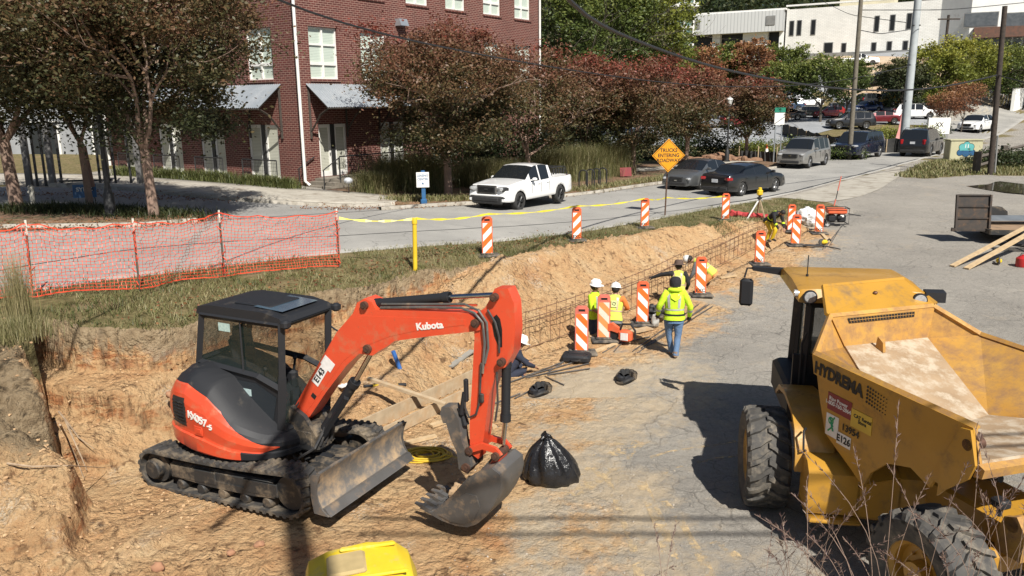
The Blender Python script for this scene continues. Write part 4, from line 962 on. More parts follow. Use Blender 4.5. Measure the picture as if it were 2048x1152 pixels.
def make_car(name, label, loc, rz, L, W, H, wb, wx, r, T, belt, cab, pillars, pm, cat='car', group=None, zl=.24, rim=None, bed=None, trimc=None, lamps=True, spokes=5, plate_f=False, grille=(.36, .62, .5), tail=(.28, .16), noseround=.14, archr=1.13, rail=False, cladding=False, tailz=None, headz=None, scale=1.0, roofw=.74, glassmat=None):
    e = empty(name, loc, rz, label, cat, group); e.scale = (scale,) * 3
    w0 = W / 2; xf, xr = L / 2, -L / 2; fx, rx = wx + wb / 2, wx - wb / 2; ra = r * archr
    gm = glassmat or M_carglass
    xs = {p[0] for p in T} | {p for q in pillars for p in q} | {xf, xr, xf - .12, xf - .3, xf - .5, xr + .12, xr + .3, xr + .5}
    for c in (fx, rx): xs |= {c + ra * q for q in (-1.001, -.97, -.82, -.5, 0, .5, .82, .97, 1.001)}
    xs = sorted(x for x in xs if xr <= x <= xf); X = [xs[0]]
    for x in xs[1:]:
        if x - X[-1] > .006: X.append(x)
    cr, cf, rr, rf = cab            # cabin: rear base, front base (cowl), roof rear, roof front
    def ring(x):
        t = lerp_pts(T, x); q = max(0, (abs(x) - (L / 2 - .55)) / .55); wd = w0 * (1 - noseround * q * q)
        b = min(lerp_pts(belt, x), t - .015)
        bot = zl + .05 * q * q
        for c in (fx, rx):
            d = abs(x - c)
            if d < ra: bot = max(bot, r + math.sqrt(max(0, ra * ra - d * d)) - r * .02)
        bot2 = bot + .05; mid = max(min(.55, b - .3), bot2 + .02); sh = max(b - .10, mid + .02); b = max(b, sh + .02); t = max(t, b + .01)
        k = min(1, max(0, (t - b) / max(.01, H - lerp_pts(belt, 0)))); ty = wd * (.93 * (1 - k) + roofw * k)
        inb = bed and bed[0] < x < bed[1]
        P = [(0, bot if bot > .4 else zl), (wd * .72, bot if bot > .4 else zl), (wd * .96, bot), (wd * .995, bot2), (wd, mid), (wd * .985, sh), (wd * .945, b)]
        if inb: P += [(wd * .86, b), (wd * .85, b - .5), (0, b - .5)]
        else: P += [(ty, t - .03 * k - .004), (ty * .6, t + .012), (0, t + .02)]
        return [(x, y, z) for y, z in P] + [(x, -y, z) for y, z in P[-2:0:-1]]
    RG = [ring(x) for x in X]; n = len(RG[0]); half = 9
    body = MB(); cl = MB(); parts = {'windshield': MB(), 'rear_window': MB(), 'side_window': {}}
    for q in (body, cl, parts['windshield'], parts['rear_window']): pass
    body.add([v for r_ in RG for v in r_], [])
    def inw(a, b): return any(p0 - .003 <= a and b <= p1 + .003 for p0, p1 in pillars)
    F = []
    for i in range(len(X) - 1):
        xm = (X[i] + X[i + 1]) / 2
        for k in range(n):
            j = (k + 1) % n; kk = k if k < half else n - 1 - k     # mirrored strip index
            q = [RG[i][k], RG[i][j], RG[i + 1][j], RG[i + 1][k]]
            if kk == 6 and inw(X[i], X[i + 1]):
                d = parts['side_window']; key = (k < half, [w_ for w_, p in enumerate(pillars) if p[0] - .003 <= X[i] and X[i + 1] <= p[1] + .003][0]); d.setdefault(key, MB()).add(q, [(0, 1, 2, 3)], True)
                continue
            if kk in (7, 8) and rf - .001 <= X[i] and X[i + 1] <= cf + .001: parts['windshield'].add(q, [(0, 1, 2, 3)], True); continue
            if kk in (7, 8) and cr - .001 <= X[i] and X[i + 1] <= rr + .001: parts['rear_window'].add(q, [(0, 1, 2, 3)], True); continue
            if cladding and kk in (0, 1, 2, 3) or (kk in (0, 1)): cl.add(q, [(0, 1, 2, 3)], True); continue
            F.append((i * n + k, i * n + j, (i + 1) * n + j, (i + 1) * n + k))
    body.f = F + [tuple(range(n - 1, -1, -1)), tuple((len(X) - 1) * n + k for k in range(n))]; body.sm = [True] * len(F) + [False] * 2; body.mi = [0] * len(body.f)
    body.build('body', pm, e, 32); cl.build('sill', M_trim, e)
    parts['windshield'].build('windshield', gm, e, 60)
    if parts['rear_window'].f: parts['rear_window'].build('rear_window', gm, e, 60)
    for q in parts['side_window'].values(): q.build('side_window', gm, e, 60)
    m = MB(); m.box((wx, 0, zl + .22), (wb + .9, W * .66, .3)); m.build('chassis', M_trim, e)
    tw = min(.29, r * .72); rimm = rim or M_rim
    for c in (fx, rx):
        for s in (-1, 1): wheel(e, c, s * (w0 - tw / 2 - .02), r, tw, s, rimm, spokes)
    # door seams and handles
    seam = MB(); zb0 = lerp_pts(belt, 0)
    dx = sorted({pillars[0][0] + .02} | {(pillars[k][1] + pillars[k + 1][0]) / 2 for k in range(len(pillars) - 1)} | {pillars[-1][1] - .02})
    for s in (-1, 1):
        for x in dx: seam.box((x, s * (w0 * .998), (zl + .12 + zb0) / 2 + .02), (.014, .012, zb0 - zl - .3))
        for x in dx[:-1]:
            h = MB(); h.rbox((x + .16, s * (w0 * .995 + .01), zb0 - .12), (.17, .03, .03), .01); h.build('door_handle', M_trim if trimc is None else trimc, e)
        mm = MB(); mm.rbox((cf - .42, s * (w0 + .09), zb0 + .10), (.16, .2, .13), .04); mm.box((cf - .4, s * (w0 * .97), zb0 + .06), (.08, .12, .05)); mm.build('mirror', pm, e)
    seam.build('door_seam', M_trim, e)
    # front
    zf = lerp_pts(T, xf - .12); hz_ = headz or zf - .1
    for s in (-1, 1):
        h = MB(); h.rbox((xf - .17, s * w0 * .70, hz_), (.34, w0 * .38, .15), .05, rz=s * -.42); h.build('headlight', M_lamp, e)
        h = MB(); h.rbox((xf - .07, s * w0 * .68, zl + .2), (.12, .2, .09), .02, rz=s * -.3); h.build('fog_light', M_trim, e)
        tz = tailz or lerp_pts(T, xr + .1) - .16
        h = MB(); h.rbox((xr + .13, s * w0 * .74, tz), (.3, tail[0], tail[1]), .03, rz=s * .42); h.build('tail_light', M_tail, e)
    gw, gz, gh = grille
    h = MB(); h.rbox((xf - .03, 0, gz), (.12, W * gw, gh * .5), .04)
    for k in range(5): h.box((xf + .035, 0, gz + (k - 2) * gh * .095), (.01, W * gw * .9, .012))
    h.build('grille', M_trim, e)
    h = MB(); h.rbox((xf - .01, 0, zl + .12), (.14, W * .62, .16), .03); h.build('lower_grille', M_trim, e)
    h = MB(); h.rbox((xf + .045, 0, gz + .02), (.02, .16, .08), .01); h.build('badge', M_chrome if not bed else M_trim, e)
    h = MB(); h.rbox((xr + .0, 0, zl + .14), (.12, W * .78, .16), .03); h.build('rear_bumper_trim', M_trim, e)
    h = MB(); h.box((xr - .015, 0, (tailz or lerp_pts(T, xr + .1) - .2) - .06), (.03, .32, .16)); h.build('number_plate', M_plate, e)
    if rail:
        h = MB()
        for s in (-1, 1): h.tube([(rr + .1, s * w0 * .66, H + .0), (rr + .2, s * w0 * .66, H + .05), (rf - .3, s * w0 * .66, H + .05), (rf - .15, s * w0 * .66, H + .0)], .02, 6)
        h.build('roof_rail', M_chrome, e)
    return e
P_white = paint('white_car_paint', (.78, .78, .77), 0, .3)
def sedan(name, label, loc, rz, pm, L=4.86, W=1.86, H=1.46, fast=.0, **k):
    T = [(-L/2, .62), (-L/2 + .04, .92), (-L/2 + .12, 1.04), (-L/2 + .62 + fast, 1.10), (-1.0, H - .07), (-.55, H - .01), (.05, H), (.42, H - .04), (1.35, .98), (1.9, .90), (L/2 - .25, .78), (L/2 - .06, .66), (L/2, .5)]
    return make_car(name, label, loc, rz, L, W, H, 2.83, -.02, .335, T, [(-L/2, .98), (-1.5, 1.0), (1.3, .92), (L/2, .8)], (-L/2 + .62 + fast, 1.35, -1.0, .42), [(-1.25, -.42), (-.34, .62)], pm, **k)
def suv(name, label, loc, rz, pm, L=4.87, W=1.9, H=1.8, hood=1.08, r=.37, **k):
    T = [(-L/2, .62), (-L/2 + .03, 1.05), (-L/2 + .12, 1.2), (-L/2 + .42, H - .08), (-L/2 + .8, H - .01), (0, H), (.35, H - .02), (.5, H - .06), (1.2, hood + .06), (1.7, hood + .01), (L/2 - .22, hood - .07), (L/2 - .05, hood - .2), (L/2, .6)]
    return make_car(name, label, loc, rz, L, W, H, 2.85, .02, r, T, [(-L/2, 1.14), (1.2, 1.06), (L/2, .92)], (-L/2 + .12, 1.2, -L/2 + .42, .5), [(-L/2 + .6, -1.2), (-1.12, -.3), (-.22, .62)], pm, cat='suv', zl=.3, rail=True, grille=(.5, .78, .5), headz=.86, tailz=1.05, tail=(.2, .34), roofw=.78, noseround=.10, **k)
def at(px, py, dz=0): p = g(px, py); return (p.x, p.y, hz(p.x, p.y) + .03 + dz)
TR = 'vehicles driving on the road'
# white crew-cab pickup
T = [(-2.68, .7), (-2.66, 1.16), (-2.6, 1.17), (-.98, 1.17), (-.93, 1.2), (-.84, 1.72), (-.3, 1.79), (.25, 1.78), (.42, 1.74), (1.12, 1.24), (1.6, 1.2), (2.42, 1.1), (2.6, .98), (2.68, .6)]
pk = make_car('pickup_truck', 'white crew cab pickup with black grille and black rims driving toward the left', at(1046, 412), R(236), 5.37, 1.92, 1.79, 3.23, .0, .385, T, [(-2.68, 1.16), (-.9, 1.16), (1.1, 1.1), (2.68, 1.0)], (-.93, 1.12, -.84, .42), [(-.68, .0), (.09, .78)], P_white, cat='pickup truck', group=TR, zl=.42, rim=M_rimk, bed=(-2.6, -.96), grille=(.44, .93, .50), headz=.97, tailz=.98, tail=(.14, .36), noseround=.09, archr=1.2, spokes=6, trimc=P_white)
for s in (-1, 1):
    m = MB(); m.rbox((2.50, s * .70, .955), (.34, .40, .19), .05, rz=s * -.35); m.build('headlight_housing', M_trim, pk)
    for c in [o for o in pk.children if o.name.startswith('headlight') and not o.name.startswith('headlight_h')]: c.location.x = .06
m = MB(); m.rbox((2.66, 0, .93), (.06, .98, .34), .03); m.build('grille_surround', M_chrome, pk); m = MB(); m.rbox((2.69, 0, .93), (.05, .88, .26), .03); m.build('grille_mesh', M_trim, pk)
m = MB(); m.rbox((2.60, 0, .70), (.22, 1.62, .12), .05); m.build('bumper_bar', P_white, pk)
m = MB(); m.rbox((2.62, 0, .5), (.2, 1.5, .3), .05); m.rbox((2.6, .72, .62), (.18, .32, .12), .04); m.rbox((2.6, -.72, .62), (.18, .32, .12), .04); m.build('front_bumper', M_trim, pk)
m = MB()
for s in (-1, 1):
    m.tube([(-1.1, s * .78, 1.15), (-1.1, s * .74, 1.55), (-2.3, s * .74, 1.55), (-2.45, s * .78, 1.15)], .022, 6)
    for k in range(5): m.box((-1.3 - k * .22, s * .75, 1.38), (.13, .02, .24))
for x in (-1.2, -1.7, -2.2): m.tube([(x, -.74, 1.55), (x, .74, 1.55)], .018, 6)
m.build('bed_rack', M_trim, pk)
sedan('sedan', 'dark grey sedan with large mesh grille facing left behind the black sedan', at(1398, 374), R(229), paint('grey_metallic', (.16, .165, .165), .6, .3), L=4.97, H=1.45, group=TR, fast=.35, grille=(.42, .5, .8), scale=1.03)
sedan('sedan', 'black sedan seen from behind driving to the right', at(1487, 386), R(40), paint('black_paint', (.012, .012, .013)), H=1.48, group=TR, fast=.45, tail=(.34, .15), scale=1.03)
suv('suv', 'silver grey boxy suv with roof rails facing left', at(1607, 333), R(230), paint('silver_metallic', (.30, .29, .27), .5, .35), group=TR, H=1.8, scale=1.1)
suv('suv', 'dark navy rounded suv following the silver one', at(1713, 316), R(226), paint('navy_paint', (.012, .016, .032), .2, .25), group=TR, H=1.72, hood=1.0, W=1.98, scale=1.22)
suv('suv', 'large black suv seen from behind driving away uphill', at(1841, 311), R(50), paint('black_suv_paint', (.012, .012, .012)), group=TR, H=1.93, L=5.1, W=2.02, hood=1.18, r=.41, scale=1.14)
def hatch(name, label, loc, rz, pm, H=1.48, L=4.29, **k):
    T = [(-L/2, .6), (-L/2 + .04, .95), (-L/2 + .16, 1.05), (-L/2 + .55, H - .09), (-L/2 + .9, H - .01), (-.1, H), (.28, H - .04), (1.1, .98), (1.6, .9), (L/2 - .2, .76), (L/2 - .04, .62), (L/2, .5)]
    return make_car(name, label, loc, rz, L, 1.8, H, 2.63, .03, .33, T, [(-L/2, 1.0), (1.1, .93), (L/2, .8)], (-L/2 + .16, 1.1, -L/2 + .55, .28), [(-L/2 + .65, -.5), (-.42, .5)], pm, **k)
hatch('hatchback', 'white hatchback coming down the hill on the road', at(1950, 264), R(222), P_white, group=TR, scale=1.28)
PK = 'cars parked in the car park beyond the road'
p_ = lambda n, c, mt=.2: paint(n, c, mt, .3)
lot = [('hatch', 1610, 236, 160, p_('taupe_paint', (.17, .155, .13), .5), 'taupe hatchback parked in the second row of the car park'),
 ('sedan', 1570, 241, 165, p_('dark_grey_paint', (.07, .07, .075), .4), 'dark grey sedan parked left of the taupe hatchback'),
 ('sedan', 1425, 256, 200, p_('light_grey_paint', (.32, .33, .34), .5), 'light grey car parked behind the street lamp'),
 ('sedan', 1470, 254, 30, p_('red_paint', (.18, .02, .02)), 'red car parked beside the light grey car'),
 ('suv', 1690, 234, 350, p_('dark_navy_paint', (.02, .03, .05)), 'dark suv with bright headlights parked near the wooden pole'),
 ('hatch', 1732, 225, 200, p_('blue_paint', (.02, .05, .18), .4), 'blue hatchback parked behind the wooden pole'),
 ('sedan', 1758, 248, 170, p_('maroon_paint', (.14, .01, .015)), 'maroon sedan parked left of the yellow shrub'),
 ('suv', 1700, 258, 175, p_('black_lot_paint', (.012, .012, .014)), 'black suv parked behind the black silt fence'),
 ('suv', 1830, 238, 345, P_white, 'white suv parked behind the bright yellow shrubs'),
 ('suv', 1745, 214, 20, p_('graphite_paint', (.04, .042, .045)), 'graphite suv parked in the back row near the hedge'),
 ('suv', 1795, 212, 10, p_('mustard_paint', (.42, .25, .03)), 'mustard yellow suv parked in the shade under the trees'),
 ('sedan', 1572, 222, 175, p_('slate_blue_paint', (.05, .08, .14), .3), 'slate blue sedan in the back row of the car park'),
 ('sedan', 1610, 214, 185, P_white, 'white sedan in the back row behind the taupe hatchback'),
 ('suv', 1565, 208, 178, p_('pale_grey_paint', (.3, .3, .31), .4), 'pale grey suv in the rearmost row of the car park'),
 ('hatch', 1655, 236, 190, p_('bright_red_paint', (.30, .02, .018)), 'small bright red car parked under the round green tree')]
for k, px, py, h_, pm, lb in lot:
    f = {'hatch': hatch, 'sedan': sedan, 'suv': suv}[k]
    p = g(px, py); f({'hatch': 'hatchback', 'sedan': 'sedan', 'suv': 'suv'}[k], lb, (p.x, p.y, hz(p.x, p.y) + .04), R(h_), pm, group=PK)
def pickup_far(label, px, Y, rz, pm):
    p = und(px, 150, Y); return make_car('pickup_truck', label, (p.x, p.y, hz(p.x, p.y) + .05), R(rz), 5.8, 2.0, 1.9, 3.6, .0, .4, [(-2.9, .7), (-2.88, 1.22), (-2.8, 1.23), (-1.0, 1.23), (-.93, 1.3), (-.84, 1.84), (-.3, 1.9), (.25, 1.89), (.42, 1.85), (1.12, 1.34), (1.6, 1.3), (2.62, 1.2), (2.8, 1.08), (2.9, .6)], [(-2.9, 1.2), (1.1, 1.2), (2.9, 1.1)], (-.93, 1.12, -.84, .42), [(-.68, .0), (.09, .78)], pm, cat='pickup truck', zl=.45, bed=(-2.8, -.96), grille=(.52, 1.0, .5), headz=1.0, tailz=1.0)
pickup_far('white pickup parked on the hill in front of the white brick building', 1716, 132, 350, P_white)
pickup_far('black pickup parked on the hill below the white pickup', 1762, 121, 345, paint('black_pickup_paint', (.015, .015, .017)))
sedan('sedan', 'red car at the edge of the upper parking beside the warehouse', (und(1400, 140, 132).x, 132, hz(und(1400, 140, 132).x, 132) + .04), R(170), p_('orange_red_paint', (.45, .06, .03)), group=PK)
# ---------------- excavator ----------------
def plane_pt(px, py, O, yaw, y0):               # photo point -> (x, z) in the machine's own plane y = y0
    a = R(yaw); fw = Vector((math.cos(a), math.sin(a), 0)); lf = Vector((-math.sin(a), math.cos(a), 0))
    D = ray(px, py); c = Vector((0, 0, CZ)); P0 = Vector((O[0], O[1], 0)) + lf * y0
    t = (P0 - c).dot(lf) / D.dot(lf); P_ = D * t + c
    return (P_ - P0).dot(fw), P_.z
def rotm(X, Y):
    X = Vector(X).normalized(); Y = Vector(Y).normalized(); Z = X.cross(Y)
    return Matrix(((X.x, Y.x, Z.x), (X.y, Y.y, Z.y), (X.z, Y.z, Z.z)))
def worn(name, c, dirt, rough=.4, damt=.25, dscale=3, c2=None, coat=.3, chips=None):
    t = NT(name); f = t.ramp(t.noise(dscale, 9, .7), [(.62 - damt * .35, 0.0), (.8 - damt * .25, .9)])
    cc = t.ramp(t.noise(1.5, 4), [(.3, c), (.7, c2 or tuple(x * .85 for x in c))])
    if chips: cc = t.mix(t.ramp(t.noise(22, 6, .75), [(.62, 0.0), (.68, 1.0)]), cc, chips)
    t.base(t.mix(f, cc, dirt)); t.set(Roughness=t.math('ADD', t.math('MULTIPLY', f, .4), rough, True), Coat__Weight=coat); t.set(Coat__Roughness=.1)
    t.normal(t.bump(t.noise(30, 5), .08, .01)); return t.mat
M_or = worn('orange_paint', (.66, .075, .028), (.42, .18, .09), .36, .20, 3.5, (.58, .062, .024), chips=(.40, .09, .045))
M_blk = worn('black_panel', (.013, .014, .017), (.13, .105, .075), .62, .10, 2.2, coat=0)
M_blkd = worn('dusty_black_metal', (.025, .025, .025), (.24, .18, .115), .6, .38, 3.5, coat=0)
M_track = worn('dusty_track_rubber', (.04, .038, .036), (.24, .19, .13), .85, .45, 4, coat=0)
M_rod = M('chrome_rod', (.5, .52, .55), None, 5, .12, 1.0)
M_pin = M('pin_steel', (.16, .08, .05), (.08, .05, .04), 12, .6, .5)
M_steel = worn('worn_steel', (.06, .057, .054), (.26, .18, .11), .45, .30, 5, (.11, .105, .10), 0)
M_mud = M('mud', (.42, .29, .17), (.34, .22, .12), 6, .95, bump=.6)
def cab_glass(name, alpha=.45, c=(.02, .035, .03)):
    t = NT(name); t.base(c); t.set(Roughness=.03, Alpha=alpha); t.b.inputs['Specular IOR Level'].default_value = .7; return t.mat
M_cg = cab_glass('cab_glass'); M_rubber = M('hose_rubber', (.03, .03, .032), (.06, .055, .05), 12, .5)
EO = (-3.70, 11.2); EY = -27
ex = empty('excavator', (EO[0], EO[1], 0), R(EY), 'orange and black tracked mini excavator with its boom reaching right and bucket on the sand', 'excavator')
B = lambda l, y=0: [plane_pt(px, py, EO, EY, y) for px, py in l]
boom = B([(599,811),(649,722),(685,660),(717,623),(726,601),(740,593),(755,600),(763,615),(850,618),(947,622),(959,630),(972,641),(970,655),(957,658),(874,667),(800,677),(785,688),(769,697),(757,706),(742,704),(730,702),(706,724),(665,777),(632,826),(612,842)])
m = MB(); m.xz(boom, -.125, .125); bo = m.build('boom', M_or, ex)
m = MB(); m.xz(B([(610,806),(655,728),(690,667),(722,630),(740,627),(850,631),(940,634)]) + B([(940,645),(850,655),(790,668),(735,690),(700,715),(655,778),(622,822)]), -.129, -.121); m.build('boom_side_plate', M_or, bo)
stick = B([(997,574),(1023,574),(1035,602),(1038,655),(1034,700),(1018,730),(1002,736),(986,785),(973,885),(964,912),(948,900),(947,843),(952,759),(957,670),(955,640),(962,622),(978,612),(989,592)])
m = MB(); m.xz(stick, -.10, .10); st = m.build('stick', M_or, ex)
hole = B([(1001,625),(1008,634),(1012,655),(1012,690),(1005,690),(996,668),(992,645),(995,630)])
m = MB(); m.xz(hole, -.103, -.098); m.xz(hole, .098, .103); m.build('hose_opening_shade', M_dark, st)  # dark plates in place of a cut hole, its shade given as colour
def pin(par, px, py, r=.06, y0=-.17, y1=.17):
    x, z = plane_pt(px, py, EO, EY, 0); m = MB(); m.cyl((x, y0, z), (x, y1, z), r, n=14); m.cyl((x, y0 - .02, z), (x, y0, z), r * .55, n=8); m.build('pin', M_pin, par)
for q in ((742,606,.055),(748,692,.06),(962,641,.055)): pin(bo, *q)
for q in ((999,590,.05),(1013,718,.05),(950,893,.055)): pin(st, *q)
def cyl_(a, b, c, rb, rr, y, nm='hydraulic_cylinder', par=ex):
    (ax, az), (bx, bz), (cx, cz) = B([a, b, c], y * 0)
    m = MB(); m.tube([(ax, y, az), (bx, y, bz)], rb, 14); d = Vector((bx - ax, 0, bz - az)).normalized()
    m.tube([(bx - d.x * .09, y, bz - d.z * .09), (bx, y, bz)], rb * 1.18, 14); m.tube([(ax, y, az), (ax + d.x * .08, y, az + d.z * .08)], rb * 1.12, 14); m.cyl((ax, y - rb, az), (ax, y + rb, az), rb * .9)
    o = m.build(nm, M_blk, par); m = MB(); m.tube([(bx, y, bz), (cx, y, cz)], rr, 12); m.build('rod', M_rod, o); return o
cyl_((752,607), (900,594), (997,589), .062, .032, 0)
cyl_((640,872), (711,762), (750,693), .072, .036, 0)
m = MB(); a, b = B([(640,888),(700,792)]); m.tube([(a[0], -.08, a[1]), (b[0], -.08, b[1])], .05, 4); m.build('cylinder_guard', M_blk, ex)
cyl_((1013,722), (1011,842), (1006,888), .058, .03, 0)
m = MB(); P_ = B([(724,792),(712,768),(770,690)]); 
# bucket link and rocker
def bar(pts, w_, y0, y1, nm, mat, par=ex):
    Q = B(pts); L_ = []; Rr = []
    for i, (x, z) in enumerate(Q):
        a = Q[max(i - 1, 0)]; b = Q[min(i + 1, len(Q) - 1)]; d = Vector((b[0] - a[0], b[1] - a[1])).normalized(); n_ = Vector((-d.y, d.x)) * w_ / 2
        L_.append((x + n_.x, z + n_.y)); Rr.append((x - n_.x, z - n_.y))
    m = MB(); m.xz(L_ + Rr[::-1], y0, y1); return m.build(nm, mat, par)
for y in (-.15, .11): bar([(948,892),(975,884),(1000,892),(1010,905)], .08, y, y + .04, 'rocker_link', M_or)
bar([(1003,903),(990,940)], .10, -.1, .1, 'bucket_link', M_or)
for q in ((1003,903,.055),(977,948,.055),(945,925,.06)): pin(ex, *q, -.19, .19)
# thumb
m = MB(); m.xz(B([(896,806),(916,806),(930,832),(936,876),(950,906),(955,925),(947,938),(930,928),(926,895),(914,868),(905,838),(899,838),(893,820)]), -.16, .02)
th = m.build('thumb', M_steel, ex)
m = MB(); m.tube([(B([(926,812)])[0][0], -.06, B([(926,812)])[0][1]), (B([(936,846)])[0][0], -.06, B([(936,846)])[0][1])], .05, 10); m.tube([(B([(938,780)])[0][0], -.11, B([(938,780)])[0][1]), (B([(932,822)])[0][0], -.11, B([(932,822)])[0][1])], .035, 8); m.build('thumb_cylinder', M_blk, ex)
# bucket: curved shell, side plates, lip and teeth
bn = -.30
prof = [plane_pt(px, py, EO, EY, bn) for px, py in ((862,1027),(885,1040),(912,1050),(936,1053),(955,1047),(972,1033),(988,1010),(1000,985),(1004,966),(1001,948),(985,935),(962,940))]
m = MB(); pr2 = []
for i, (x, z) in enumerate(prof):
    a = prof[max(i - 1, 0)]; b = prof[min(i + 1, len(prof) - 1)]; d = Vector((b[0] - a[0], b[1] - a[1])).normalized(); pr2.append((x - d.y * .028, z + d.x * .028))
m.xz(prof + pr2[::-1], bn, .30)
bk = m.build('bucket', M_steel, ex)
side = prof + [plane_pt(px, py, EO, EY, bn) for px, py in ((936,955),(905,990))]
for y0, y1 in ((bn - .022, bn + .004), (.296, .322)):
    m = MB(); m.xz(side, y0, y1); m.build('side_plate', M_steel, bk)
m = MB(); arc = [plane_pt(px, py, EO, EY, bn) for px, py in ((880,1028),(905,1000),(935,985),(955,990),(962,1012),(950,1038),(930,1046),(905,1042))]; m.xz(arc, bn - .034, bn - .02); m.build('wear_plate', M_steel, bk)
m = MB(); x0, z0 = prof[0]; x1, z1 = prof[1]; d = Vector((x0 - x1, 0, z0 - z1)).normalized()
m.prism([(x1, bn, z1), (x0 + d.x * .04, bn, z0 + d.z * .04), (x0 + d.x * .04, bn, z0 + d.z * .04 + .03), (x1, bn, z1 + .05)], (0, -.02, 0), (0, .64, 0)); m.build('cutting_lip', M_steel, bk)
for k in range(5):
    y = bn + .03 + k * .135; c = Vector((x0, y, z0 + .015)); m = MB()
    m.prism([c + Vector((0, -.035, -.03)), c + Vector((0, .035, -.03)), c + Vector((0, .035, .035)), c + Vector((0, -.035, .035))], d * .0, d * .10)
    m.prism([c + d * .10 + Vector((0, -.04, -.02)), c + d * .10 + Vector((0, .04, -.02)), c + d * .10 + Vector((0, .04, .045)), c + d * .10 + Vector((0, -.04, .045))], (0, 0, 0), d * .04)
    m.add([c + d * .1 + Vector((0, -.035, -.02)), c + d * .1 + Vector((0, .035, -.02)), c + d * .1 + Vector((0, .035, .04)), c + d * .1 + Vector((0, -.035, .04)), c + d * .27 + Vector((0, -.025, -.01)), c + d * .27 + Vector((0, .025, -.01)), c + d * .27 + Vector((0, .025, .0)), c + d * .27 + Vector((0, -.025, .0))], [(0, 1, 5, 4), (1, 2, 6, 5), (2, 3, 7, 6), (3, 0, 4, 7), (4, 5, 6, 7)])
    m.build('tooth', M_steel, bk)
m = MB(); q = plane_pt(935, 965, EO, EY, 0)
for i in range(26):
    m.ball((q[0] + random.uniform(-.16, .10), random.uniform(-.24, .24), q[1] - .05 + random.uniform(-.08, .02)), random.uniform(.03, .07), 6, 4)
m.build('soil_in_bucket', M_mud, bk)
